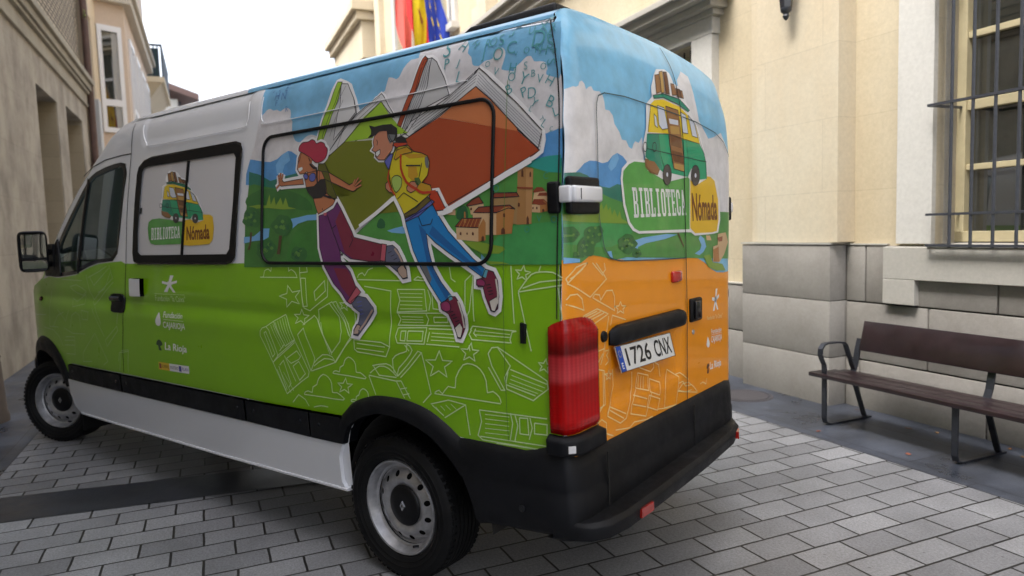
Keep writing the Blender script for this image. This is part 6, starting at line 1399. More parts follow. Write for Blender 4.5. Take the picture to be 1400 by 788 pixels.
text_quad(sp,'Fundación "la Caixa"',[(-.3571,1.1374),(-.5768,1.1291),(-.5764,1.1047),(-.3567,1.1159)],O,vin('doodleo'))
text_quad(sp,'Fundación',[(-.4144,1.0613),(-.5616,1.0543),(-.5611,1.0307),(-.4139,1.0366)],O,TW,bold=.01)
text_quad(sp,'CAJARIOJA',[(-.4136,1.0237),(-.5691,1.0153),(-.5686,.9835),(-.4129,.989)],O,TW,bold=.015)
sp.stroke([(-.415,1.030),(-.565,1.024)],.002,O,TW)
sp.fill([sm_loop([(-.365,1.028),(-.352,1.0),(-.348,.985),(-.365,.970),(-.385,.972),(-.392,.99),(-.38,1.01)])],O,TW,grid=False)
text_quad(sp,'La Rioja',[(-.3926,.8877),(-.5528,.880),(-.552,.8309),(-.3915,.8341)],O,TW,bold=.02)
sp.fill([sm_loop([(-.345,.862),(-.355,.880),(-.37,.885),(-.385,.872),(-.374,.862),(-.378,.835),(-.352,.835),(-.358,.858)])],O,vin('vdark'),grid=False)
sp.build('sponsor_lettering',rear)
sk=Skin('r')
sk.stroke([(-.055,2.47),(-.060,2.3),(-.070,2.0),(-.078,1.7),(-.084,1.45),(-.090,1.2),(-.085,.9),(-.080,.70)],.007,.0082,seam)
gl=mat('window_joint',(.03,.07,.09),rough=.5)
sk.stroke([(.752,1.80),(.750,1.95),(.7458,2.06),(.738,2.10),(.722,2.1284),(.6713,2.1454),(.4996,2.1534),(.2549,2.1468),(-.055,2.135)],.005,.0092,gl)
sk.stroke([(-.075,2.132),(-.241,2.1237),(-.4887,2.0936),(-.60,2.055),(-.68,1.98)],.005,.0092,gl)
sk.stroke([(.752,1.80),(.7483,1.6548),(.7133,1.5334),(.6658,1.4904),(.581,1.476),(.2372,1.4625),(-.0909,1.4551)],.005,.0092,gl)
sk.build('panel_gaps',rear)
cg=Skin('s'); cg.stroke([(xe(z)+.006,z) for z in (2.405,2.36,2.30,2.2,2.1,2.0,1.9,1.7,1.5,1.3,1.28)],.006,.0105,seam); cg.build('corner_gap',van)
# tail light (wraps the corner)
def wrap(u,z):
    """u in metres along the corner: 0 at the seam corner, + on side (towards front), - on rear"""
    yl=interp(PROF,z)
    if u>=.03: return Vector((-.955+u,side_y(-.955+u,z),z)),Vector((0,1,0))
    if u<=-.06: return Vector((-.955,yl+u-.0,z)),Vector((-1,0,0))
    t=(u+.06)/.09; a=t*math.pi/2
    return Vector((-.955+.03*(1-math.cos(a))*1.0,yl-.06+.06*math.sin(a),z)),Vector((-math.cos(a),math.sin(a),0))
def wrapped(name,u0,u1,z0,ztopf,bul,m,nz=16,nu=26,edge=.02,zbot=None):
    mb=MB(); vs=[]
    for j in range(nz+1):
        for i in range(nu+1):
            u=u0+(u1-u0)*i/nu; zt=ztopf(u); zb=z0 if zbot is None else zbot(u); z=zb+(zt-zb)*j/nz
            p,n=wrap(u,z); e=min(u-u0,u1-u,zt-z,z-zb)
            e=max(0,min(1,e/edge)); p=p+n*(bul*math.sqrt(1-(1-e)**2)+.001)
            vs.append(p)
    fs=[(j*(nu+1)+i,j*(nu+1)+i+1,(j+1)*(nu+1)+i+1,(j+1)*(nu+1)+i) for j in range(nz) for i in range(nu)]
    mb.add(vs,fs); return mb.build(name,m,van,smooth=True,autosm=80)
def tl_top(u):
    c=-.055; w=.165
    return 1.20+.08*math.sqrt(max(0,1-abs((u-c)/w)**2.6))
m,nt,b=newmat('tail_light_lens')
tc=nd(nt,'ShaderNodeTexCoord'); sx=nd(nt,'ShaderNodeSeparateXYZ'); nt.links.new(tc.outputs['Object'],sx.inputs[0])
cr=nd(nt,'ShaderNodeValToRGB'); cr.color_ramp.interpolation='EASE'
mr=nd(nt,'ShaderNodeMapRange',_From_Min=.80,_From_Max=1.30); nt.links.new(sx.outputs['Z'],mr.inputs['Value']); nt.links.new(mr.outputs['Result'],cr.inputs['Fac'])
cr.color_ramp.elements[0].position=0; cr.color_ramp.elements[0].color=(.26,.002,.002,1); cr.color_ramp.elements[1].position=1; cr.color_ramp.elements[1].color=(.22,.002,.002,1)
for p,c in [(.18,(.44,.002,.002,1)),(.45,(.34,.002,.002,1)),(.52,(.50,.045,.05,1)),(.66,(.42,.025,.03,1)),(.71,(.13,.001,.001,1)),(.86,(.34,.003,.003,1))]:
    e=cr.color_ramp.elements.new(p); e.color=c
vo=nd(nt,'ShaderNodeTexWave',_Scale=24.0,_Distortion=0.0); vo.bands_direction='DIAGONAL'; mpv=nd(nt,'ShaderNodeMapping'); mpv.inputs['Scale'].default_value=(1,1,0); nt.links.new(tc.outputs['Object'],mpv.inputs[0]); nt.links.new(mpv.outputs[0],vo.inputs['Vector'])
vr=nd(nt,'ShaderNodeMapRange',_From_Min=0.0,_From_Max=1.0,_To_Min=.86,_To_Max=1.1); nt.links.new(vo.outputs['Fac'],vr.inputs['Value']); vs2=nd(nt,'ShaderNodeVectorMath',operation='SCALE'); nt.links.new(cr.outputs['Color'],vs2.inputs[0]); nt.links.new(vr.outputs['Result'],vs2.inputs['Scale'])
nt.links.new(vs2.outputs['Vector'],b.inputs['Base Color']); b.inputs['Roughness'].default_value=.25; b.inputs['Specular IOR Level'].default_value=.15; b.inputs['Coat Weight'].default_value=.30; b.inputs['Coat Roughness'].default_value=.06
wv=nd(nt,'ShaderNodeTexWave',_Scale=26.0,_Distortion=.2); wv.bands_direction='Z'; nt.links.new(tc.outputs['Object'],wv.inputs['Vector'])
bp=nd(nt,'ShaderNodeBump',_Strength=.16,_Distance=.002); nt.links.new(wv.outputs['Fac'],bp.inputs['Height']); nt.links.new(bp.outputs['Normal'],b.inputs['Normal'])
lens=wrapped('tail_light',-.206,.086,.838,tl_top,.020,m)
base=wrapped('lamp_base',-.212,.092,.758,lambda u:.836,.042,black_plastic,edge=.014,nz=8)
p,n=wrap(-.03,.795); 
mb=MB(); a,_=wrap(-.005,.795);q,nn=wrap(-.032,.795); d=(q-a).normalized(); n=Vector((-.75,.66,0)).normalized(); t=Vector((0,0,1)).cross(n).normalized(); c=Vector((-.965,.995,.795))+n*.012
mb.hexa([c-t*.014-Vector((0,0,.013))-n*.004,c+t*.014-Vector((0,0,.013))-n*.004,c+t*.014-Vector((0,0,.013))+n*.006,c-t*.014-Vector((0,0,.013))+n*.006,c-t*.014+Vector((0,0,.013))-n*.004,c+t*.014+Vector((0,0,.013))-n*.004,c+t*.014+Vector((0,0,.013))+n*.006,c-t*.014+Vector((0,0,.013))+n*.006]); mb.build('white_reflector',mat('white_lens',(.7,.7,.72),rough=.2),base)
# hinges
def rbox(c,d,name,m,parent,bev=.012,R=None,segs=3):
    mb=MB(); mb.box(c,d,R); return mb.build(name,m,parent,smooth=True,bevel=bev,segs=segs)
h=rbox((-.962,.865,1.738),(.030,.215,.140),'door_hinge',black_plastic,van,.012)
rbox((-.90,.968,1.732),(.052,.030,.118),'hinge_mount',black_plastic,h,.010)
rbox((-.982,.872,1.742),(.030,.205,.062),'hinge_arm',body_white,h,.012)
rbox((-.955,.972,1.742),(.050,.030,.062),'hinge_knuckle',body_white,h,.008)
mb=MB(); mb.box((-.9985,.935,1.742),(.002,.003,.040)); mb.build('hinge_slot',seam,h)
h=rbox((-.875,-.805,1.70),(.10,.035,.135),'door_hinge',black_plastic,van,.012)
rbox((-.885,-.825,1.708),(.085,.035,.060),'hinge_arm',body_white,h,.012)
# lower right hinge/lamp hint
rbox((-.90,-.785,1.22),(.03,.02,.05),'door_stop',black_plastic,van,.006)
# handle bar above the plate
mb=MB(); n_=24; vs=[]
for i in range(n_+1):
    t=i/n_; y=.675-.735*t; e=min(1,min(t,1-t)/.05); e=math.sqrt(1-(1-e)**2)
    zt=1.200+.014*min(1,min(t,1-t)/.08); zb=1.130-.002*t; zm=(zt+zb)/2; hh=(zt-zb)/2*(.80+.20*e)
    for k in range(12):
        a=k/12*6.283; vs.append((-.958-.030*e*math.cos(a) if math.cos(a)>0 else -.952,y,zm+hh*math.copysign(abs(math.sin(a))**.6,math.sin(a))))
fs=[(i*12+k,i*12+(k+1)%12,(i+1)*12+(k+1)%12,(i+1)*12+k) for i in range(n_) for k in range(12)]
mb.add(vs,fs); bar=mb.build('plate_light_bar',black_plastic,van,smooth=True,autosm=50)
mb=MB(); mb.lathe([(0,.010),(.020,.009),(.024,.0)],(-.956,.722,1.180),(-1,0,0),n=20); mb.build('round_plug',black_plastic,van,smooth=True)
# brake lamp, handle, lock
mb=MB(); mb.box((-.962,.030,1.372),(.026,.100,.056)); mb.build('brake_light',mat('red_lamp',(.45,.008,.006),rough=.15,coat=1),van,smooth=True,bevel=.012,segs=3)
h=rbox((-.960,-.195,1.190),(.028,.135,.118),'rear_door_handle',black_plastic,van,.012)
rbox((-.979,-.180,1.190),(.018,.060,.092),'handle_grip',black_gloss,h,.008)
mb=MB(); mb.lathe([(0,.004),(.011,.004),(.013,0)],(-.957,-.174,1.078),(-1,0,0),n=14); mb.build('door_lock',steel,van)
# licence plate (tilted, hangs under the light bar)
TLp,TRp,BRp,BLp=Vector((-.972,.660,1.130)),Vector((-.972,.135,1.118)),Vector((-.985,.105,1.006)),Vector((-.985,.628,1.018))
nrmP=(TRp-TLp).cross(BLp-TLp).normalized()
if nrmP.x>0: nrmP=-nrmP
mb=MB(); b4=[BLp,BRp,TRp,TLp]; mb.hexa([p-nrmP*.004 for p in b4]+[p for p in b4]); plate=mb.build('licence_plate',mat('plate_white',(.72,.72,.70),rough=.35),van)
def pq(u,w,o): return ((TLp*(1-u)+TRp*u)*w+(BLp*(1-u)+BRp*u)*(1-w))+nrmP*o
mb=MB(); mb.add([pq(.004,.02,.0008),pq(.085,.02,.0008),pq(.085,.98,.0008),pq(.004,.98,.0008)],[(0,1,2,3)]); bl=mb.build('country_band',mat('plate_blue',(.01,.07,.42),rough=.4),plate)
mb=MB()
for k in range(12):
    a=k/12*6.283; cu,cw=.0445+.022*math.cos(a),.70+.12*math.sin(a)
    mb.add([pq(cu-.004,cw,.0014),pq(cu,cw-.022,.0014),pq(cu+.004,cw,.0014),pq(cu,cw+.022,.0014)],[(0,1,2,3)])
mb.build('star_ring',mat('plate_yellow',(.8,.6,.05),rough=.5),plate)
def ptext(s,u0,u1,w0,w1,m,name,bold=0):
    v,f=text2d(s,bold); x0,x1,y0,y1=tbounds(v); mb=MB()
    mb.add([pq(u0+(u1-u0)*(a-x0)/(x1-x0),w0+(w1-w0)*(b-y0)/(y1-y0),.0014) for a,b in v],f); return mb.build(name,m,plate,recalc=False)
inkp=mat('plate_black',(.01,.01,.01),rough=.4)
ptext('1726',.135,.555,.16,.86,inkp,'plate_lettering',.012); ptext('CNX',.635,.955,.16,.86,inkp,'plate_lettering',.012)
ptext('E',.030,.060,.12,.36,mat('plate_white',(.7,.7,.7)),'country_letter',.02)
mb=MB()
for a,b,c_,d in [(0,0,1,.018),(0,.982,1,1),(0,.018,.006,.982),(.994,.018,1,.982)]: mb.add([pq(a,b,.0016),pq(c_,b,.0016),pq(c_,d,.0016),pq(a,d,.0016)],[(0,1,2,3)])
mb.build('plate_border',inkp,plate)
# ---------------- roof, windscreen, nose, right side
m,nt,b=newmat('wrapped_roof'); tc=nd(nt,'ShaderNodeTexCoord'); sx=nd(nt,'ShaderNodeSeparateXYZ'); nt.links.new(tc.outputs['Object'],sx.inputs[0])
lt=nd(nt,'ShaderNodeMath',operation='LESS_THAN'); lt.inputs[1].default_value=1.205-1.9; nt.links.new(sx.outputs['X'],lt.inputs[0])
zt_=nd(nt,'ShaderNodeMath',operation='GREATER_THAN'); zt_.inputs[1].default_value=1.48; nt.links.new(sx.outputs['Z'],zt_.inputs[0])
m1=nd(nt,'ShaderNodeMix',data_type='RGBA'); m1.inputs['A'].default_value=(.77,.78,.82,1); m1.inputs['B'].default_value=(*PAL['sky'],1); nt.links.new(lt.outputs[0],m1.inputs['Factor'])
m2=nd(nt,'ShaderNodeMix',data_type='RGBA'); m2.inputs['A'].default_value=(*PAL['vangreen'],1); nt.links.new(m1.outputs['Result'],m2.inputs['B']); nt.links.new(zt_.outputs[0],m2.inputs['Factor'])
nt.links.new(m2.outputs['Result'],b.inputs['Base Color']); b.inputs['Roughness'].default_value=.3; b.inputs['Coat Weight'].default_value=.8
wrapmat=m
TS=[0,.003,.01,.02,.04,.08,.15,.25,.35,.45,.5,.55,.65,.75,.85,.92,.96,.98,.99,.997,1]
def section(E,Rr,M,n1=6,n2=2.3):
    """E left edge pt, Rr right edge pt, M mid point"""
    out=[]
    for t in TS:
        y=E[1]+(Rr[1]-E[1])*t
        if t<=.5: u=(.5-t)*2; s=(max(0,1-u**n1))**.5; p=(E[0]+(M[0]-E[0])*s,y,E[2]+(M[2]-E[2])*s)
        else: u=(t-.5)*2; s=(max(0,1-u**n2))**.5; p=(Rr[0]+(M[0]-Rr[0])*s,y,Rr[2]+(M[2]-Rr[2])*s)
        out.append(p)
    return out
st=[]
def s0(t):
    y,z=cross(t)
    x=rear_x(min(y,.80),z) if t<.5 else rear_x(y,z)
    return (x,y,z)
first=[(xe(2.42)-.0,.850,2.42)]+[s0(t) for t in TS[1:-1]]+[(rear_x(-.7655,2.25),-.765,2.25)]
first[1]=(xe(2.42),.848,first[1][2]); first[2]=(first[2][0]+.01,first[2][1],first[2][2])
rows_=[first]
def redge(x,z): return (x,right_y(x,z),z)
for x in (-.80,-.72,-.6,-.3,.1,.6,1.1,1.204,1.206,1.6,2.0,2.3,2.45,2.55):
    zt=2.498-(max(0,x-2.2)**2)*.18
    rows_.append(section((x,side_y(x,2.42)+feat(x,2.42),2.42 if x<2.5 else 2.42),redge(x,2.25),(x,.04,zt)))
def loft(rows,name,m,parent,smooth=True,autosm=60):
    n=len(rows[0]); mb=MB(); mb.add([p for r in rows for p in r],[(i*n+k,i*n+k+1,(i+1)*n+k+1,(i+1)*n+k) for i in range(len(rows)-1) for k in range(n-1)])
    return mb.build(name,m,parent,smooth=smooth,autosm=autosm)
roofrows=rows_
sy=lambda x,z:side_y(x,z)
for (x,z),(mx,mz) in zip(pillar[::-1][1:],[(2.74,2.43),(2.90,2.37),(3.06,2.29),(3.24,2.18)]):
    roofrows.append(section((x,sy(x,z),z),redge(x,z-.05),(mx,.04,mz),n1=5,n2=3))
loft(roofrows,'roof',wrapmat,van,autosm=70)
wr=[roofrows[-1]]
for (x,z),(mx,mz) in zip(pillar[::-1][5:],[(3.44,2.04),(3.66,1.88),(3.90,1.69),(4.14,1.48)]):
    wr.append(section((x,sy(x,z),z),redge(x,z),(mx,.04,mz),n1=3.5,n2=3.5))
loft(wr,'windscreen',cabglass,van)
nr=[wr[-1]]
for (x,z),(mx,mz) in zip(front_edge[::-1],[(4.28,1.38),(4.48,1.31),(4.70,1.20),(4.86,1.05),(4.93,.85),(4.96,.6),(4.94,.36)]):
    nr.append(section((x,sy(x,z),z),(x,right_y(x,z),z),(mx,.04,mz),n1=3,n2=3))
loft(nr,'bonnet',vin('vangreen'),van)
mb=MB(); P=[]
for (x,z) in [(4.86,.32),(4.90,.42),(4.90,.58),(4.86,.66)]:
    P.append(section((x-.24,.83,z),(x-.24,-.62,z),(x+.12,.04,z),n1=3,n2=3))
loft(P,'front_bumper',black_plastic,van)
P=[]
for z,o in ((.44,-.04),(.47,.02),(.52,.045),(.58,.055),(.64,.048),(.69,.025),(.72,-.02)): P.append([(x,side_y(x,z)+o+dx,z) for x,dx in ((4.50,-.05),(4.515,-.01),(4.56,0),(4.64,.0),(4.72,0))])
loft(P,'bumper_corner',black_plastic,van)
# right side wall
rs=Skin('q')
ro=[(-.80,.40),(3.58,.36)]+ell(4.08,.33,.475,.44,5,175,10)[::-1]+[(4.78,.40),(4.80,.8),(4.70,1.1),(4.30,1.26),(3.97,1.35),(3.90,1.44),(3.66,1.695),(3.46,1.872),(3.26,2.0),(2.9,2.19),(2.6,2.25),(-.82,2.25)]
rs.fill([ro,cab_win],0,wrapmat); o=rs.build('body_side_right',van); o.name='passenger_side_panel'
g=Skin('q'); g.fill([cab_win],-.004,cabglass); g.build('passenger_window',van)
# interior and underbody
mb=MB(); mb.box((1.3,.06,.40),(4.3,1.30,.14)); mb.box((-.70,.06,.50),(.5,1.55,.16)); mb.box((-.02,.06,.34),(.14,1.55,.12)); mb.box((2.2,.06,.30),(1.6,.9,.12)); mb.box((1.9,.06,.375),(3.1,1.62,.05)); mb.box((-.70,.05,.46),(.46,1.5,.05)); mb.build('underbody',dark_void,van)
for yy in (.62,): # inner wheel arch liners
    for cx,rx,rz in ((-.06,.46,.48),(4.08,.49,.47)):
        mb=MB()
        A=ell(cx,.33,rx,rz,0,180,20); n=len(A)
        vs=[(x,.60,z) for x,z in A]+[(x,.93-(.0 if cx<1 else .05),z) for x,z in A]; mb.add(vs,[(i,i+1,n+i+1,n+i) for i in range(n-1)]+[tuple(range(n))])
        mb.build('wheel_well',grime,van,recalc=False)
mb=MB(); mb.box((2.42,.05,1.30),(.03,1.55,1.6)); mb.build('bulkhead',mat('bulkhead_grey',(.10,.10,.11),rough=.8),van)
mb=MB(); mb.box((3.2,.05,.62),(1.6,1.55,.05)); mb.build('cab_floor',seat_mat,van)
def seat(y):
    s=MB(); s.box((2.85,y,.95),(.50,.48,.16)); o=s.build('cab_seat',seat_mat,van,smooth=True,bevel=.04,segs=3)
    s=MB(); s.box((2.62,y,1.30),(.14,.46,.62),Matrix.Rotation(-.2,3,'Y')); s.build('seat_back',seat_mat,o,smooth=True,bevel=.04,segs=3)
seat(.52); seat(-.40)
mb=MB(); 
mb.prism([(3.40,1.05),(3.95,1.05),(4.08,1.36),(3.60,1.40),(3.42,1.30)],lambda p:(p[0],.83,p[1]),lambda p:(p[0],-.66,p[1])); mb.build('dashboard',mat('dashboard_grey',(.03,.035,.04),rough=.7),van,smooth=True,bevel=.02)
c=Vector((3.16,.50,1.46)); ax=Vector((-.75,0,.66)).normalized(); u=Vector((0,1,0)); w=ax.cross(u)
mb=MB(); mb.tube([c+(u*math.cos(t/28*6.283)+w*math.sin(t/28*6.283))*.20 for t in range(28)],.016,n=8,closed=True); sw=mb.build('steering_wheel',mat('wheel_grey',(.09,.11,.13),rough=.5),van,smooth=True)
mb=MB(); mb.tube([c+u*.19,c-ax*.03,c-u*.19],.014); mb.tube([c-ax*.03,c-w*.19],.014); mb.tube([c-ax*.02,c-ax*.35],.03); mb.build('steering_spokes',mat('wheel_grey',(.09,.11,.13)),sw,smooth=True)
# door mirror
mir=empty('door_mirror',(3.75,1.14,1.58)); mir.parent=van; mir.location=Vector((3.75,1.14,1.58))-van.location
def mirror_part():
    n=Vector((-1,.10,0)).normalized(); t=Vector((0,0,1)).cross(n).normalized()
    C=Vector((3.64,1.135,1.567)); W,Hh=.185,.305
    def pt(a,b,d): return C+t*a*W/2+Vector((0,0,1))*b*Hh/2+n*d
    mb=MB(); L=[]
    def ring(s,d,sz=1):
        R=[]
        for k in range(32):
            a=k/32*6.283; x=math.copysign(abs(math.cos(a))**.32,math.cos(a)); y=math.copysign(abs(math.sin(a))**.32,math.sin(a)); R.append(pt(x*s,y*(1-(1-s)*W/Hh)*sz,d))
        return R
    rings=[ring(.5,-.10),ring(.86,-.07),ring(1.0,-.02),ring(1.0,.018),ring(.93,.026),ring(.86,.018)]
    vs=[p for r in rings for p in r]; fs=[(i*32+k,i*32+(k+1)%32,(i+1)*32+(k+1)%32,(i+1)*32+k) for i in range(5) for k in range(32)]+[tuple(range(31,-1,-1)),tuple(5*32+k for k in range(32))]
    mb.add(vs,fs); mb.build('mirror_housing',black_plastic,mir,smooth=True,autosm=50)
    def glass(z0,z1,name):
        mb=MB(); P=[]
        for cx,cz,a in [(.80,z1-.06,0),(-.80,z1-.06,90),(-.80,z0+.06,180),(.80,z0+.06,270)]:
            for k in range(5):
                q=math.radians(a+22.5*k); P.append(pt(cx*.98+.06*math.cos(q)-.0,cz+.05*math.sin(q),.0215))
        mb.add(P,[tuple(range(len(P)))]); return mb.build(name,chrome,mir)
    glass(-.30,.84,'mirror_glass'); glass(-.84,-.42,'wide_angle_glass')
    mb=MB(); mb.box(pt(0,-.36,.022),(.006,W*.86,.018)); mb.build('mirror_divider',black_plastic,mir)
    mb=MB(); mb.tube([C+Vector((.05,-.08,.03)),Vector((3.76,1.0,1.56)),Vector((3.78,.93,1.55))],.022,n=8); mb.tube([C+Vector((.05,-.08,-.09)),Vector((3.76,1.0,1.47)),Vector((3.78,.93,1.46))],.022,n=8)
    mb.box((3.76,.955,1.52),(.10,.05,.20)); mb.build('mirror_arm',black_plastic,mir,smooth=True)
mirror_part()
panel3([(3.60,1.375),(3.90,1.372),(3.915,1.41),(3.74,1.60),(3.66,1.655),(3.63,1.55)],.012,.001,black_plastic,'mirror_base',van)
# roof fittings
mb=MB(); mb.hexa([(-.80,.77,2.46),(-.30,.77,2.47),(-.30,.45,2.48),(-.80,.45,2.48),(-.79,.76,2.512),(-.35,.76,2.500),(-.35,.45,2.502),(-.79,.45,2.516)]); mb.build('roof_vent',black_plastic,van,smooth=True,bevel=.012,segs=3)
# wheels
def wheel(c,steer=0,inner=True,name='wheel',left=True):
    w=empty(name,c); w.parent=van; w.location=Vector(c)-van.location
    s=1 if left else -1
    ax=Vector((-math.sin(math.radians(steer)),math.cos(math.radians(steer)),0))*s
    C=Vector(c)
    prof=[(.225,.080),(.232,.094),(.246,.103),(.250,.106),(.254,.104),(.268,.1075),(.272,.111),(.276,.1085),(.296,.110),(.300,.112),(.304,.108),(.315,.104),(.330,.090),(.338,.074)]
    tr=[]
    for h in (.066,.040,.014,-.014,-.040,-.066,): tr+= [(.340,h+.010),(.332,h+.0095),(.332,h+.0045),(.340,h+.004)]
    prof=prof+tr+[(.338,-.09),(.315,-.12),(.25,-.11),(.225,-.09)]
    mb=MB(); mb.lathe(prof,C,ax,n=96); u=Vector((0,0,1)); v=ax.cross(u)
    for k in range(64):
        a=k/64*6.283; d=u*math.cos(a)+v*math.sin(a); tt=ax.cross(d)
        for hh in (.078,-.085):
            R=Matrix((tt,ax,d)).transposed(); mb.box(C+d*.3335+ax*hh,(.020,.024,.012),R)
    t=mb.build('tyre',rubber,w,smooth=True,autosm=30)
    # rim with holes
    n=120; NH=12
    P=[(.228,.082),(.222,.094),(.214,.092),(.208,.075),(.200,.050),(.192,.044),(.186,.044)]
    mb=MB(); mb.lathe(P,C,ax,n=64); rim=mb.build('rim',steel,w,smooth=True,autosm=35)
    # disc: annulus r .186 -> .105 with round vents
    hol=[]; loops=[]
    for k in range(NH):
        a=(k+.5)/NH*6.283; hol.append([( .152*math.cos(a)+.0135*math.cos(-q/12*6.283), .152*math.sin(a)+.0135*math.sin(-q/12*6.283)) for q in range(12)])
    outer=[(.186*math.cos(q/64*6.283),.186*math.sin(q/64*6.283)) for q in range(64)]; inn=[(.095*math.cos(-q/48*6.283),.095*math.sin(-q/48*6.283)) for q in range(48)]
    L=[outer,inn]+hol; flat=[p for l in L for p in l]; tris=geometry.tessellate_polygon([[Vector((a,b,0)) for a,b in l] for l in L])
    def hgt(r): return .044+ .022*math.exp(-((r-.128)/.030)**2) - .010*math.exp(-((r-.178)/.012)**2)
    # refine by rings: subdivide with bmesh
    bm=bmesh.new(); vv=[bm.verts.new((a,b,0)) for a,b in flat]
    for t_ in tris:
        try: bm.faces.new([vv[i] for i in t_])
        except ValueError: pass
    for it in range(2): bmesh.ops.subdivide_edges(bm,edges=[e for e in bm.edges if e.calc_length()>.014],cuts=1,use_grid_fill=False); bmesh.ops.triangulate(bm,faces=bm.faces[:])
    for q in bm.verts:
        r=math.hypot(q.co.x,q.co.y); p=u*q.co.y+v*q.co.x; q.co=C+p+ax*hgt(r)-parent_origin(rim)
    bmesh.ops.recalc_face_normals(bm,faces=bm.faces[:]); me=bpy.data.meshes.new('wheel_disc'); bm.to_mesh(me); bm.free(); me.polygons.foreach_set('use_smooth',[True]*len(me.polygons)); link('wheel_disc',me,steel,rim)
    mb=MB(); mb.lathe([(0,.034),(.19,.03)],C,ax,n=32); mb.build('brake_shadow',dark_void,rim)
    mb=MB(); mb.lathe([(0,.068),(.05,.070),(.085,.067),(.097,.058),(.099,.046)],C,ax,n=48); cap=mb.build('hub_cap',mat('cap_black',(.005,.005,.006),spec=.25,rough=.4),rim,smooth=True,autosm=60)
    mb=MB()
    O_=[(0,.026),(.017,0),(0,-.026),(-.017,0)]; I_=[(0,.012),(.0075,0),(0,-.012),(-.0075,0)]
    for i in range(4):
        j=(i+1)%4; q=[O_[i],O_[j],I_[j],I_[i]]; mb.hexa([C+v*a+u*b+ax*.069 for a,b in q]+[C+v*a*.9+u*b*.9+ax*.075 for a,b in q])
    mb.build('diamond_badge',mat('badge_silver',(.6,.6,.62),rough=.25,metal=.9),cap)
    if left:
        mb=MB(); a=math.radians(205); d=u*math.cos(a)+v*math.sin(a); mb.tube([C+d*.196+ax*.06,C+d*.188+ax*.088],.006,n=6); mb.build('valve',black_plastic,rim)
wheel((0.02,.865,.340)); wheel((4.095,.825,.340),steer=25)
wheel((0.02,-.66,.340),left=False); wheel((4.08,-.60,.340),steer=-22,left=False)
# mud flap
mb=MB(); mb.box((3.62,.78,.27),(.012,.24,.22)); mb.build('mud_flap',rubber,van); 
# ------------------------------------------------------------------ STREET (built in a frame s = along the street, t = across it)
A=math.radians(-29.5); ORG={}
def W(s,t,z=0): return Vector((s*math.cos(A)-t*math.sin(A),s*math.sin(A)+t*math.cos(A),z))
_po=parent_origin
def parent_origin(p):
    v=Vector((0,0,0))
    while p is not None:
        if p.name in ORG: return v+ORG[p.name]
        v+=p.location; p=p.parent
    return v
def sroot(name,base,label,cat,group=None):
    e=empty(name,W(*base),label,cat,group); e.rotation_euler.z=A; ORG[e.name]=Vector(base); return e
def stop_(mb,name,m,base,label=None,cat=None,group=None,kind=None,**k):
    b=Vector(base); mb.v=[(q[0]-b.x,q[1]-b.y,q[2]-b.z) for q in mb.v]
    o=mb.build(name,m,None,**k); o.location=W(*base); o.rotation_euler.z=A
    return tag(o,label,cat,group,kind)
def B(mb,s0,s1,t0,t1,z0,z1,mi=0): mb.box(((s0+s1)/2,(t0+t1)/2,(z0+z1)/2),(abs(s1-s0),abs(t1-t0),abs(z1-z0)),mi=mi)
def sub(name,m,parent,*boxes,**k):
    mb=MB()
    for b in boxes: B(mb,*b)
    return mb.build(name,m,parent,**k)
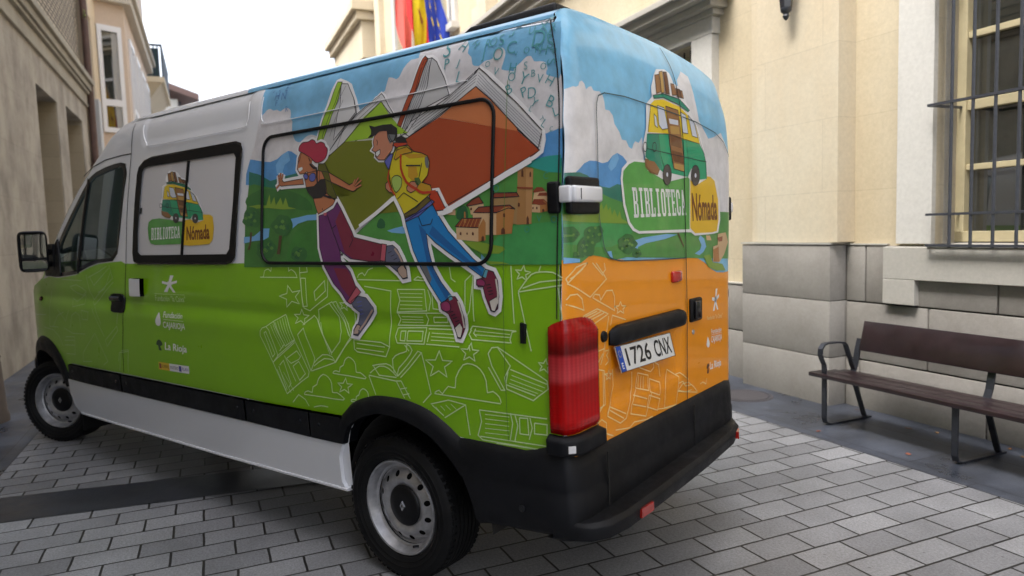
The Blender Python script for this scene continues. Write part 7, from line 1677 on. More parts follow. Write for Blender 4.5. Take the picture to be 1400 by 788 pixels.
# materials of the street
def paver_mat():
    m,nt,b=newmat('granite_pavers'); tc=nd(nt,'ShaderNodeTexCoord'); sx=nd(nt,'ShaderNodeSeparateXYZ'); cx=nd(nt,'ShaderNodeCombineXYZ')
    nt.links.new(tc.outputs['Object'],sx.inputs[0])
    # slight wobble so that the joints are not ruler-straight
    wn=nd(nt,'ShaderNodeTexNoise',_Scale=5.0,_Detail=3.0); nt.links.new(tc.outputs['Object'],wn.inputs['Vector'])
    wm=nd(nt,'ShaderNodeMapRange',_To_Min=-.006,_To_Max=.006); nt.links.new(wn.outputs['Fac'],wm.inputs['Value'])
    ax_=nd(nt,'ShaderNodeMath',operation='ADD'); ay=nd(nt,'ShaderNodeMath',operation='ADD')
    nt.links.new(sx.outputs['Y'],ax_.inputs[0]); nt.links.new(wm.outputs['Result'],ax_.inputs[1]); nt.links.new(sx.outputs['X'],ay.inputs[0]); nt.links.new(wm.outputs['Result'],ay.inputs[1])
    nt.links.new(ax_.outputs[0],cx.inputs['X']); nt.links.new(ay.outputs[0],cx.inputs['Y'])
    br=nd(nt,'ShaderNodeTexBrick',offset=.5); nt.links.new(cx.outputs[0],br.inputs['Vector'])
    for k,v in dict(Scale=1.0).items(): br.inputs[k].default_value=v
    br.inputs['Brick Width'].default_value=.310; br.inputs['Row Height'].default_value=.182; br.inputs['Mortar Size'].default_value=.0066; br.inputs['Mortar Smooth'].default_value=.25; br.inputs['Bias'].default_value=0
    br.inputs['Color1'].default_value=(.178,.180,.190,1); br.inputs['Color2'].default_value=(.262,.265,.275,1); br.inputs['Mortar'].default_value=(.016,.015,.014,1)
    n1=nd(nt,'ShaderNodeTexNoise',_Scale=75.0,_Detail=7.0,_Roughness=.9); nt.links.new(tc.outputs['Object'],n1.inputs['Vector'])
    r1=nd(nt,'ShaderNodeMapRange',_From_Min=.3,_From_Max=.7,_To_Min=.42,_To_Max=1.6); nt.links.new(n1.outputs['Fac'],r1.inputs['Value'])
    n2=nd(nt,'ShaderNodeTexNoise',_Scale=1.3,_Detail=8.0,_Roughness=.68); nt.links.new(tc.outputs['Object'],n2.inputs['Vector'])
    r2=nd(nt,'ShaderNodeMapRange',_From_Min=.3,_From_Max=.7,_To_Min=.70,_To_Max=1.22); nt.links.new(n2.outputs['Fac'],r2.inputs['Value'])
    vo=nd(nt,'ShaderNodeTexVoronoi',_Scale=7.0); nt.links.new(tc.outputs['Object'],vo.inputs['Vector'])
    r3=nd(nt,'ShaderNodeMapRange',_From_Min=.03,_From_Max=.07,_To_Min=.55,_To_Max=1.0); nt.links.new(vo.outputs['Distance'],r3.inputs['Value'])
    a=nd(nt,'ShaderNodeMath',operation='MULTIPLY'); nt.links.new(r1.outputs['Result'],a.inputs[0]); nt.links.new(r2.outputs['Result'],a.inputs[1])
    a2=nd(nt,'ShaderNodeMath',operation='MULTIPLY'); nt.links.new(a.outputs[0],a2.inputs[0]); nt.links.new(r3.outputs['Result'],a2.inputs[1])
    sc=nd(nt,'ShaderNodeVectorMath',operation='SCALE'); nt.links.new(br.outputs['Color'],sc.inputs[0]); nt.links.new(a2.outputs[0],sc.inputs['Scale']); nt.links.new(sc.outputs['Vector'],b.inputs['Base Color'])
    rr_=nd(nt,'ShaderNodeMapRange',_From_Min=.3,_From_Max=.7,_To_Min=.42,_To_Max=.66); nt.links.new(n2.outputs['Fac'],rr_.inputs['Value']); nt.links.new(rr_.outputs['Result'],b.inputs['Roughness'])
    h=nd(nt,'ShaderNodeMath',operation='MULTIPLY_ADD'); nt.links.new(br.outputs['Fac'],h.inputs[0]); h.inputs[1].default_value=-1.0; nt.links.new(n1.outputs['Fac'],h.inputs[2])
    h2=nd(nt,'ShaderNodeMath',operation='MULTIPLY_ADD'); nt.links.new(n1.outputs['Fac'],h2.inputs[0]); h2.inputs[1].default_value=.12; 
    inv=nd(nt,'ShaderNodeMath',operation='SUBTRACT'); inv.inputs[0].default_value=1; nt.links.new(br.outputs['Fac'],inv.inputs[1]); nt.links.new(inv.outputs[0],h2.inputs[2])
    bp=nd(nt,'ShaderNodeBump',_Strength=.8,_Distance=.006); nt.links.new(h2.outputs[0],bp.inputs['Height']); nt.links.new(bp.outputs['Normal'],b.inputs['Normal'])
    return m
def slab_mat(name,c1,c2,rough0,rough1,scale=1.6,tile=None):
    m,nt,b=newmat(name); tc=nd(nt,'ShaderNodeTexCoord')
    n2=nd(nt,'ShaderNodeTexNoise',_Scale=scale,_Detail=9.0,_Roughness=.66); nt.links.new(tc.outputs['Object'],n2.inputs['Vector'])
    cr=nd(nt,'ShaderNodeValToRGB'); cr.color_ramp.elements[0].position=.36; cr.color_ramp.elements[1].position=.64; cr.color_ramp.elements[0].color=(*c1,1); cr.color_ramp.elements[1].color=(*c2,1); nt.links.new(n2.outputs['Fac'],cr.inputs['Fac'])
    n1=nd(nt,'ShaderNodeTexNoise',_Scale=180.0,_Detail=3.0); nt.links.new(tc.outputs['Object'],n1.inputs['Vector'])
    r1=nd(nt,'ShaderNodeMapRange',_From_Min=.3,_From_Max=.7,_To_Min=.75,_To_Max=1.25); nt.links.new(n1.outputs['Fac'],r1.inputs['Value'])
    last=r1.outputs['Result']; hsrc=n1.outputs['Fac']
    if tile:
        sx=nd(nt,'ShaderNodeSeparateXYZ'); cx=nd(nt,'ShaderNodeCombineXYZ'); nt.links.new(tc.outputs['Object'],sx.inputs[0]); nt.links.new(sx.outputs['X'],cx.inputs['X']); nt.links.new(sx.outputs['Y'],cx.inputs['Y'])
        br=nd(nt,'ShaderNodeTexBrick',offset=.5); nt.links.new(cx.outputs[0],br.inputs['Vector']); br.inputs['Scale'].default_value=1; br.inputs['Brick Width'].default_value=tile[0]; br.inputs['Row Height'].default_value=tile[1]; br.inputs['Mortar Size'].default_value=.004
        br.inputs['Color1'].default_value=(.85,.85,.85,1); br.inputs['Color2'].default_value=(1.1,1.1,1.1,1); br.inputs['Mortar'].default_value=(.3,.3,.3,1)
        mm=nd(nt,'ShaderNodeMath',operation='MULTIPLY'); nt.links.new(last,mm.inputs[0]); nt.links.new(br.outputs['Color'],mm.inputs[1]); last=mm.outputs[0]
    sc=nd(nt,'ShaderNodeVectorMath',operation='SCALE'); nt.links.new(cr.outputs['Color'],sc.inputs[0]); nt.links.new(last,sc.inputs['Scale']); nt.links.new(sc.outputs['Vector'],b.inputs['Base Color'])
    rg=nd(nt,'ShaderNodeMapRange',_From_Min=.35,_From_Max=.65,_To_Min=rough0,_To_Max=rough1); nt.links.new(n2.outputs['Fac'],rg.inputs['Value']); nt.links.new(rg.outputs['Result'],b.inputs['Roughness'])
    bp=nd(nt,'ShaderNodeBump',_Strength=.35,_Distance=.003); nt.links.new(hsrc,bp.inputs['Height']); nt.links.new(bp.outputs['Normal'],b.inputs['Normal'])
    return m
def stucco(name,c,var=.10,stain=None,rough=.85,courses=False,bump=.25,zs=.45,nsc=1.1):
    m,nt,b=newmat(name); tc=nd(nt,'ShaderNodeTexCoord')
    n=nd(nt,'ShaderNodeTexNoise',_Scale=nsc,_Detail=9.0,_Roughness=.62); mp=nd(nt,'ShaderNodeMapping'); mp.inputs['Scale'].default_value=(1,1,zs); nt.links.new(tc.outputs['Object'],mp.inputs[0]); nt.links.new(mp.outputs[0],n.inputs['Vector'])
    st_=stain or tuple(q*.62 for q in c)
    cr=nd(nt,'ShaderNodeValToRGB'); cr.color_ramp.elements[0].position=.30; cr.color_ramp.elements[1].position=.60; cr.color_ramp.elements[0].color=(*[c[i]*(1-var*2)+st_[i]*var*2 for i in range(3)],1); cr.color_ramp.elements[1].color=(*c,1); nt.links.new(n.outputs['Fac'],cr.inputs['Fac'])
    n1=nd(nt,'ShaderNodeTexNoise',_Scale=30.0,_Detail=8.0,_Roughness=.75); nt.links.new(tc.outputs['Object'],n1.inputs['Vector'])
    r1=nd(nt,'ShaderNodeMapRange',_From_Min=.3,_From_Max=.7,_To_Min=.90,_To_Max=1.08); nt.links.new(n1.outputs['Fac'],r1.inputs['Value'])
    last=r1.outputs['Result']
    if courses:
        sx=nd(nt,'ShaderNodeSeparateXYZ'); cx=nd(nt,'ShaderNodeCombineXYZ'); nt.links.new(tc.outputs['Object'],sx.inputs[0]); nt.links.new(sx.outputs['X'],cx.inputs['X']); nt.links.new(sx.outputs['Z'],cx.inputs['Y'])
        br=nd(nt,'ShaderNodeTexBrick',offset=.5); nt.links.new(cx.outputs[0],br.inputs['Vector']); br.inputs['Scale'].default_value=1; br.inputs['Brick Width'].default_value=courses[0]; br.inputs['Row Height'].default_value=courses[1]; br.inputs['Mortar Size'].default_value=courses[2]
        v0,v1,v2=courses[3:6]
        br.inputs['Color1'].default_value=(v0,)*3+(1,); br.inputs['Color2'].default_value=(v1,)*3+(1,); br.inputs['Mortar'].default_value=(v2,)*3+(1,)
        mm=nd(nt,'ShaderNodeMath',operation='MULTIPLY'); nt.links.new(last,mm.inputs[0]); nt.links.new(br.outputs['Color'],mm.inputs[1]); last=mm.outputs[0]
    sc=nd(nt,'ShaderNodeVectorMath',operation='SCALE'); nt.links.new(cr.outputs['Color'],sc.inputs[0]); nt.links.new(last,sc.inputs['Scale']); nt.links.new(sc.outputs['Vector'],b.inputs['Base Color'])
    b.inputs['Roughness'].default_value=rough
    bp=nd(nt,'ShaderNodeBump',_Strength=bump,_Distance=.006); nt.links.new(n1.outputs['Fac'],bp.inputs['Height']); nt.links.new(bp.outputs['Normal'],b.inputs['Normal'])
    return m
M_pav=paver_mat()
M_dark=slab_mat('dark_slabs',(.024,.028,.038),(.085,.096,.122),.22,.55,scale=1.1,tile=(.9,.52))
M_band=slab_mat('dark_band_stone',(.016,.018,.024),(.032,.036,.046),.30,.46,3.0)
M_ground=slab_mat('asphalt',(.045,.046,.05),(.07,.07,.075),.7,.9)
M_cream=stucco('cream_render',(.59,.515,.375),.30,(.50,.40,.25),courses=(1.35,.62,.004,.98,1.02,.88))
M_cream2=stucco('cream_pilaster',(.62,.555,.425),.28,(.55,.43,.27),courses=(1.35,.62,.004,.98,1.02,.88))
M_white=stucco('white_stone_trim',(.60,.585,.545),.08)
M_plinth=stucco('grey_plinth_stone',(.315,.295,.268),.22,(.17,.155,.135),bump=.35,zs=1,nsc=2.6)
M_sill=stucco('sill_stone',(.45,.43,.385),.10)
M_joint=mat('dark_joint',(.035,.032,.03),rough=.95)
M_left=stucco('weathered_sandstone',(.40,.365,.31),.5,(.20,.175,.145),courses=(1.4,.75,.004,.96,1.04,.82),bump=.5,zs=.8,nsc=1.7)
M_reveal=stucco('reveal_stone',(.36,.30,.21),.2,(.25,.20,.13),courses=(1.4,.40,.004,.93,1.05,.75))
M_brick=stucco('thin_brick',(.52,.44,.33),.20,(.36,.29,.20),courses=(.27,.085,.024,.85,1.15,.10),bump=.4)
M_house=stucco('cream_house_render',(.66,.54,.38),.10)
M_bay=stucco('pinkish_render',(.56,.44,.34),.06)
M_wframe=mat('white_window_frame',(.72,.72,.74),rough=.4)
M_bframe=mat('cream_window_frame',(.52,.45,.28),rough=.55,noise=.08,nscale=10)
M_iron=mat('grey_iron',(.045,.048,.058),rough=.42,noise=.2,nscale=30)
M_biron=mat('bench_iron',(.022,.024,.031),rough=.38,noise=.3,nscale=30)
M_pipe=mat('brown_pipe',(.10,.055,.045),rough=.5,noise=.25,nscale=6)
M_room=mat('dark_room',(.012,.012,.011),rough=.9)
M_curt=mat('net_curtain',(.35,.34,.32),rough=.9)
def windowglass():
    m,nt,b=newmat('window_glass'); b.inputs['Base Color'].default_value=(.022,.024,.021,1); b.inputs['Roughness'].default_value=.02; b.inputs['Specular IOR Level'].default_value=1.0; b.inputs['IOR'].default_value=1.7; return m
M_glass=windowglass()
# ---- ground
mb=MB(); mb.add([(-220,-220,-.012),(220,-220,-.012),(220,220,-.012),(-220,220,-.012)],[(0,1,2,3)]); stop_(mb,'ground',M_ground,(0,0,0),kind='structure')
mb=MB(); mb.add([(-16,-2.5,0),(60,-2.5,0),(60,3.03,0),(-16,3.03,0)],[(0,1,2,3)]); stop_(mb,'street_paving',M_pav,(0,0,0),kind='structure')
mb=MB(); mb.add([(-16,-3.6,.002),(60,-3.6,.002),(60,-2.502,.002),(-16,-2.502,.002)],[(0,1,2,3)]); stop_(mb,'pavement',M_dark,(0,0,0),kind='structure')
mb=MB(); mb.add([(-16,3.032,.002),(60,3.032,.002),(60,4.4,.002),(-16,4.4,.002)],[(0,1,2,3)]); stop_(mb,'pavement',M_dark,(0,0,0),kind='structure')
mb=MB(); mb.add([(1.29,3.03,.005),(1.77,3.03,.005),(1.38,0.3,.005),(.98,0.3,.005)],[(3,2,1,0)]); stop_(mb,'drain_strip',M_band,(0,0,0),kind='structure')
# ---- right building
rb=sroot('town_hall',(5,-3.5,0),'cream rendered building with grey stone plinth, barred window and pillared doorway behind the bench','building')
mb=MB(); B(mb,-14,22.6,-12,-4.3,0,12.5); mb.build('core',M_room,rb)
holes=[(-1.36,.06,1.405,4.2),(-5.7,-4.3,1.405,4.2),(-10.0,-8.6,1.405,4.2)]
def wallseg(mb,s0,s1,z0,z1,hs,t0,t1):
    xs_=sorted(set([s0,s1]+[h[0] for h in hs]+[h[1] for h in hs]))
    for a,b in zip(xs_[:-1],xs_[1:]):
        hh=[h for h in hs if h[0]<=a+1e-6 and h[1]>=b-1e-6]
        if not hh: B(mb,a,b,t0,t1,z0,z1)
        else:
            h=hh[0]
            if h[2]>z0: B(mb,a,b,t0,t1,z0,h[2])
            if h[3]<z1: B(mb,a,b,t0,t1,h[3],z1)
mb=MB(); wallseg(mb,-14,2.86,0,5.2,holes,-4.3,-3.52); B(mb,2.86,4.62,-4.3,-3.52,3.6,5.2); B(mb,4.62,22.6,-4.3,-3.52,0,5.2)
up=[(s,s+1.25,6.1,9.0) for s in (-12,-8.4,-4.6,-.9,2.9,6.6,10.9,14.4,19.2)]
wallseg(mb,-14,22.6,5.2,12.5,up,-4.3,-3.52); mb.build('wall',M_cream,rb)
mb=MB()
def blocks(mb,s_list,z0,z1,tf,tb=-3.6,g=.006):
    for a,b in zip(s_list[:-1],s_list[1:]): B(mb,a+g,b-g,tb,tf,z0+g,z1-g)
rows3=[(.0,.420,[-14,-12.6,-11.2,-9.8,-8.4,-7.0,-5.6,-4.2,-2.8,-1.5,-.38,.70,.846]),(.420,.915,[-14,-12,-10.6,-9.2,-7.8,-6.4,-5.0,-3.6,-2.3,-1.0,.08,.846]),(.915,1.400,[-14,-12.6,-11.2,-9.8,-8.4,-7.0,-5.6,-4.2,-2.8,-1.55,-.44,.647,.846])]
for z0,z1,L in rows3: blocks(mb,L,z0-(.1 if z0==0 else 0),z1,-3.485)
for z0,z1,L in rows3: B(mb,.852,1.93,-3.6,-3.30,z0+.006-(.1 if z0==0 else 0),z1+.008-.006)
blocks(mb,[1.93,2.52],-.05,.50,-3.44); blocks(mb,[1.93,2.52],.50,.985,-3.44)
mb.build('plinth',M_plinth,rb,bevel=.008,smooth=True)
sub('plinth_joint',M_joint,rb,(-14,.85,-3.62,-3.51,0,1.39),(.87,1.91,-3.59,-3.318,0,1.395),(1.93,2.5,-3.59,-3.46,0,.97))
mb=MB(); B(mb,.842,1.94,-3.52,-3.292,1.4085,1.424); B(mb,.446,.85,-3.53,-3.478,1.400,1.412); B(mb,1.93,2.52,-3.53,-3.432,.987,1.0); mb.build('plinth_cap',M_sill,rb)
mb=MB(); B(mb,.79,1.74,-3.53,-3.315,1.424,5.15); B(mb,1.74,1.90,-3.53,-3.40,1.424,5.15); mb.build('pilaster',M_cream2,rb,bevel=.006)
# window surrounds, sills, frames, grilles
def barred(s1,first=False):
    s0=s1-1.42
    mb=MB(); B(mb,s1,s1+.30,-3.60,-3.475,1.412,4.45); B(mb,s0-.30,s0,-3.60,-3.475,1.412,4.45); B(mb,s0,s1,-3.60,-3.475,4.2,4.45)
    B(mb,s1,s1+.02,-3.80,-3.60,1.41,4.2); B(mb,s0-.02,s0,-3.80,-3.60,1.41,4.2)
    f=mb.build('window_surround',M_white,rb,bevel=.004)
    mb=MB(); B(mb,s0-.38,s1+.38,-3.6,-3.43,1.13,1.388); B(mb,s1+.10,s1+.38,-3.6,-3.43,.93,1.13); B(mb,s0-.38,s0-.10,-3.6,-3.43,.93,1.13); mb.hexa([(s0-.0,-3.85,1.388),(s1,-3.85,1.388),(s1,-3.42,1.388),(s0,-3.42,1.388),(s0,-3.85,1.415),(s1,-3.85,1.415),(s1,-3.42,1.402),(s0,-3.42,1.402)]); mb.build('window_sill',M_sill,rb,bevel=.005)
    sub('window_reveal',M_sill,rb,(s1-.001,s1+.08,-4.29,-3.80,1.41,4.2),(s0-.08,s0+.001,-4.29,-3.80,1.41,4.2))
    w=MB(); tf,tb=-3.76,-3.83
    a,b=s0+.0,s1
    for q in [(a,a+.09,1.42,4.2),(b-.07,b,1.42,4.2),(a,b,1.42,1.50),(a,b,4.1,4.2)]: B(w,q[0],q[1],tb,tf+.02,q[2],q[3])
    mid=(a+b)/2
    B(w,mid-.05,mid+.05,tb,tf+.012,1.50,4.1)
    for z,hh in [(1.985,.022),(2.45,.036),(2.97,.024),(3.5,.022)]:
        B(w,a+.09,mid-.05,tb+.01,tf+.004,z-hh,z+hh); B(w,mid+.05,b-.07,tb+.01,tf+.004,z-hh,z+hh)
    wf=w.build('window',M_bframe,rb,bevel=.004)
    sub('pane',M_glass,wf,(a+.05,b-.05,-3.805,-3.80,1.48,4.12))
    g=MB(); tg=-3.38; x=s1-.21
    while x>s0+.05: 
        g.tube([(x,tg,1.39),(x,tg,4.22)],.0125,n=6); x-=.155
    for z in (1.405,1.635,2.44,3.30,4.18):
        B(g,s0+.03,s1-.03,tg-.014,tg+.014,z-.009,z+.009)
        for q in (s1-.035,s0+.035): B(g,q-.009,q+.009,-3.78,tg,z-.009,z+.009)
    gr=g.build('window_grille',M_iron,rb)
for s1 in (.06,-4.28,-8.58): barred(s1)
# doorway
mb=MB(); B(mb,2.52,2.86,-3.56,-3.42,0,3.62); B(mb,4.62,4.96,-3.56,-3.42,0,3.62); B(mb,2.50,4.98,-3.56,-3.42,3.62,3.80)
B(mb,2.52,2.88,-4.0,-3.56,0,3.6); B(mb,4.60,4.96,-4.0,-3.56,0,3.6); mb.build('doorway_surround',M_white,rb,bevel=.006)
mb=MB()
for s0,s1,t,z0,z1 in [(2.44,5.04,-3.38,3.80,3.86),(2.38,5.10,-3.30,3.86,3.93),(2.30,5.18,-3.20,3.93,4.02),(2.26,5.22,-3.14,4.02,4.09),(2.40,5.08,-3.36,4.09,4.20)]: B(mb,s0,s1,-3.56,t,z0,z1)
mb.build('door_cornice',M_sill,rb,bevel=.008)
mb=MB(); B(mb,2.88,4.60,-3.95,-3.88,0,2.9); mb.build('door',mat('brown_door',(.10,.05,.025),rough=.5),rb)
mb=MB(); 
for q in [(2.88,4.60,3.5,3.6),(2.88,4.60,2.9,3.0),(2.88,2.96,2.9,3.6),(4.52,4.60,2.9,3.6),(3.70,3.76,2.9,3.6)]: B(mb,q[0],q[1],-3.9,-3.80,q[2],q[3])
fl_=mb.build('fanlight',M_bframe,rb); sub('pane',M_glass,fl_,(2.9,4.58,-3.88,-3.87,2.95,3.55))
mb=MB(); x=3.0
while x<4.55: mb.tube([(x,-3.62,2.95),(x,-3.62,3.6)],.010,n=6); x+=.12
mb.build('fanlight_bars',M_iron,rb)
# mouldings and upper storey
mb=MB(); B(mb,-14,22.6,-3.52,-3.40,5.15,5.30); B(mb,-14,22.6,-3.52,-3.30,5.30,5.42); B(mb,-14,22.6,-3.52,-3.22,5.42,5.50); mb.build('string_course',M_sill,rb)
for s in (-13.5,-9.7,-6.2,-2.4,1.4,5.2,8.9,12.9,17.3,21.9): mb=MB(); B(mb,s-.28,s+.28,-3.52,-3.36,5.5,9.6); B(mb,s-.36,s+.36,-3.52,-3.28,9.6,9.9); B(mb,s-.36,s+.36,-3.52,-3.28,5.5,5.8); mb.build('upper_pilaster',M_cream2,rb)

for a,b,z0,z1 in up:
    w=MB(); 
    for q in [(a,a+.1,z0,z1),(b-.1,b,z0,z1),(a,b,z0,z0+.1),(a,b,z1-.1,z1),((a+b)/2-.04,(a+b)/2+.04,z0,z1),(a,b,7.9,8.0)]: B(w,q[0],q[1],-3.86,-3.78,q[2],q[3])
    wf=w.build('upper_window',M_wframe,rb); sub('pane',M_glass,wf,(a+.02,b-.02,-3.84,-3.83,z0+.02,z1-.02))
for a,b,z0,z1 in up: 
    mb=MB(); B(mb,a-.24,a-.003,-3.56,-3.44,z0-.1,z1+.15); B(mb,b+.003,b+.24,-3.56,-3.44,z0-.1,z1+.15); B(mb,a-.24,b+.24,-3.56,-3.44,z1+.153,z1+.36); B(mb,a-.34,b+.34,-3.56,-3.30,z1+.363,z1+.47); B(mb,a-.30,b+.30,-3.56,-3.34,z0-.23,z0-.103); mb.build('upper_window_surround',M_white,rb)
mb=MB(); B(mb,-14,22.7,-3.56,-3.25,9.9,10.2); B(mb,-14,22.9,-3.56,-3.0,10.2,10.5); B(mb,-14,23.1,-3.56,-2.8,10.5,10.75); B(mb,-14,22.6,-3.56,-3.3,10.75,12.6)
mb.build('cornice',M_sill,rb,bevel=.01)
# stepped cornice block on the far bay
mb=MB(); B(mb,17.9,22.7,-3.5,-3.02,6.9,8.0); B(mb,17.8,22.8,-3.5,-2.86,8.0,8.25); B(mb,17.7,22.9,-3.5,-2.72,8.25,8.55); B(mb,18.0,22.6,-3.5,-3.05,0,6.9); B(mb,18.1,22.6,-3.5,-3.12,8.55,9.9); mb.build('corner_bay',M_cream2,rb,bevel=.02)
# ---- wall lamp hanging above the pilaster
wl=sroot('wall_lantern',(1.30,-3.30,3.4),'dark iron lantern tip hanging on the cream wall at the top edge of the photo','lantern')
mb=MB(); mb.lathe([(0,-.06),(.018,-.045),(.030,-.02),(.022,0),(.045,.02),(.050,.05)],(1.26,-3.21,3.44),(0,0,1),n=10); mb.build('finial',M_iron,wl,smooth=True)
mb=MB(); mb.lathe([(.050,.05),(.085,.42),(.095,.44)],(1.26,-3.21,3.44),(0,0,1),n=6); mb.build('lantern_glass',mat('lantern_glass',(.03,.03,.035),rough=.1),wl)
mb=MB(); mb.lathe([(.10,.44),(.12,.46),(.03,.62),(0,.66)],(1.26,-3.21,3.44),(0,0,1),n=6); mb.build('lantern_roof',M_iron,wl)
mb=MB(); mb.tube([(1.26,-3.31,3.9),(1.26,-3.24,4.12),(1.26,-3.21,4.1)],.012,n=6); mb.build('bracket',M_iron,wl)
# ---- bench
bn=sroot('bench',(-.35,-2.95,0),'dark red-brown slatted bench with grey steel frame by the stone plinth','bench')
M_wood=mat('bench_wood',(.017,.0072,.0088),rough=.40,noise=.35,nscale=9,coat=.35,bump=.15,bscale=60,rvar=.12)
s_a,s_b=.56,-1.36
mb=MB()
for i,(t0,t1) in enumerate([(-2.755,-2.885),(-2.893,-3.023),(-3.031,-3.125)]): B(mb,s_b,s_a-.02*i,t0,t1,.385-.006*i,.418-.006*i)
mb.build('seat',M_wood,bn,smooth=True,bevel=.006)
mb=MB(); Rb=Matrix.Rotation(math.radians(14),3,'X'); mb.box(((s_a-.16+s_b)/2,-3.165,.690),(s_a-.16-s_b,.030,.240),Rb); mb.build('backrest',M_wood,bn,smooth=True,bevel=.006)
def frame_(s,arm=True):
    def bar(P,w=.042,th=.012,name='x',mbx=None):
        # flat bar along path in the t-z plane, width along s
        n=len(P); vs=[]
        for i,(t,z) in enumerate(P):
            a=P[max(0,i-1)];b=P[min(n-1,i+1)]; d=Vector((b[0]-a[0],b[1]-a[1])); d.normalize(); nx,nz=-d[1]*th/2,d[0]*th/2
            vs+=[(s-w/2,t+nx,z+nz),(s+w/2,t+nx,z+nz),(s+w/2,t-nx,z-nz),(s-w/2,t-nx,z-nz)]
        fs=[(i*4+k,i*4+(k+1)%4,(i+1)*4+(k+1)%4,(i+1)*4+k) for i in range(n-1) for k in range(4)]+[(3,2,1,0),tuple((n-1)*4+k for k in range(4))]
        mbx.add(vs,fs)
    mb=MB(); bar([(-2.80,.385),(-2.800,.06),(-2.815,.022),(-2.85,.010),(-3.10,.010),(-3.30,.012)],mbx=mb); bar([(-3.10,.37),(-3.15,.25),(-3.235,.03),(-3.25,.012)],mbx=mb); mb.build('leg',M_biron,bn)
    if arm:
        mb=MB(); P=[(-2.80,.40),(-2.800,.47),(-2.80,.50)]
        for k in range(9):
            a=math.radians(200-22*k); P.append((-2.835-.055*math.cos(a)*-1*0-.0+(.055*math.cos(a)*-1)-.0,.585+.072*math.sin(a)*1 if False else .585-.075*math.cos(math.radians(k*22.5))))
        P=[(-2.80,.40),(-2.795,.49),(-2.770,.53),(-2.755,.57),(-2.758,.615),(-2.785,.648),(-2.82,.656),(-2.92,.655),(-3.00,.645),(-3.025,.625),(-3.06,.54),(-3.11,.43),(-3.125,.39)]
        bar(P,mbx=mb); mb.build('armrest',M_biron,bn)
    mb=MB(); bar([(-3.06,.385),(-3.11,.40),(-3.135,.46),(-3.16,.58),(-3.185,.66)],w=.05,mbx=mb); mb.build('back_bracket',M_biron,bn)
frame_(.44); frame_(-.62,False); frame_(-1.24)
# ---- bollard at the left edge
mb=MB(); mb.lathe([(0,.66),(.10,.655),(.155,.63),(.17,.60),(.16,.575),(.165,.55),(.185,.10),(.20,.05),(.20,-.02)],(4.16,3.57,0),(0,0,1),n=28)
stop_(mb,'bollard',stucco('brown_stone',(.13,.10,.08),.2),(4.18,3.62,0),'squat brown stone bollard on the left pavement beside the front wheel','bollard',smooth=True)
# ---- left building
lb=sroot('stone_building',(10,3.93,0),'weathered sandstone building with two deep openings, thin brick upper wall and brown downpipe','building')
lh=[(9.80,11.55,0,4.18),(12.45,14.42,0,4.28),(2.2,3.6,1.1,3.8),(-2.6,-1.2,1.1,3.8),(-7.4,-6.0,1.1,3.8)]
mb=MB(); wallseg(mb,-12,15.25,0,4.72,lh,3.93,5.2); mb.build('wall',M_left,lb)
mb=MB(); B(mb,-12,15.25,5.2,12,0,12.5); mb.build('core',M_room,lb)
mb=MB()
for a,b in ((9.80,11.55),(12.45,14.42)): B(mb,b-.02,b+.003,3.95,5.19,0,4.18); B(mb,a-.003,a+.02,3.95,5.19,0,4.18)
mb.build('opening_reveal',M_reveal,lb)
mb=MB()
for a,b in ((9.80,11.55),(12.45,14.42)): B(mb,a,b,5.0,5.1,0,4.2)
mb.build('gate',mat('dark_gate',(.05,.045,.035),rough=.7),lb)
for a,b,z0,z1 in lh[2:]:
    w=MB()
    for q in [(a,a+.08,z0,z1),(b-.08,b,z0,z1),(a,b,z0,z0+.08),(a,b,z1-.08,z1),((a+b)/2-.03,(a+b)/2+.03,z0,z1)]: B(w,q[0],q[1],4.15,4.22,q[2],q[3])
    wf=w.build('window',M_wframe,lb); sub('pane',M_glass,wf,(a+.02,b-.02,4.19,4.20,z0+.02,z1-.02))
mb=MB(); B(mb,-12,15.25,3.88,5.2,4.72,4.78); B(mb,-12,15.25,3.90,5.2,4.79,5.0); B(mb,-12,15.25,3.84,5.2,5.0,5.06); B(mb,-12,15.28,3.80,5.2,5.07,5.20); B(mb,-12,15.30,3.74,5.2,5.20,5.32); mb.build('cornice',stucco('cornice_stone',(.36,.33,.27),.3,(.18,.16,.13)),lb,bevel=.012)
mb=MB(); B(mb,-12,15.25,3.98,5.2,5.32,12.5); mb.build('brick_wall',M_brick,lb)
mb=MB(); mb.tube([(15.34,3.84,0),(15.34,3.84,5.0),(15.30,3.84,5.3),(15.30,3.86,12.6)],.075,n=12); mb.tube([(15.52,3.88,0),(15.52,3.88,12.6)],.045,n=8)
for z in (1.5,3.4,5.25,7.2): mb.lathe([(.085,-.03),(.10,-.03),(.10,.03),(.085,.03)],(15.33,3.84,z),(0,0,1),n=12)
mb.build('downpipe',M_pipe,lb,smooth=True)
# small plant rooted in the pipe joint
mb=MB(); rnd=random.Random(3)
for k in range(26):
    a=rnd.random()*6.28; r=.03+.10*rnd.random(); c=Vector((15.05+r*math.cos(a),3.78+.04*rnd.random(),6.75+r*math.sin(a)*.8)); d=Vector((rnd.uniform(-1,1),rnd.uniform(-.3,.3),rnd.uniform(-1,1))).normalized()*.035; e=Vector((d.z,.3*d.y+.01,-d.x))*.5
    mb.add([c-d,c-e,c+d,c+e],[(0,1,2,3)])
mb.tube([(15.2,3.86,6.7),(15.05,3.8,6.78)],.006,n=5)
stop_(mb,'wall_weed',mat('weed_green',(.16,.20,.03),rough=.7),(15.2,3.86,6.7),'small yellow-green weed growing out of the wall beside the brown downpipe','plant',recalc=False)
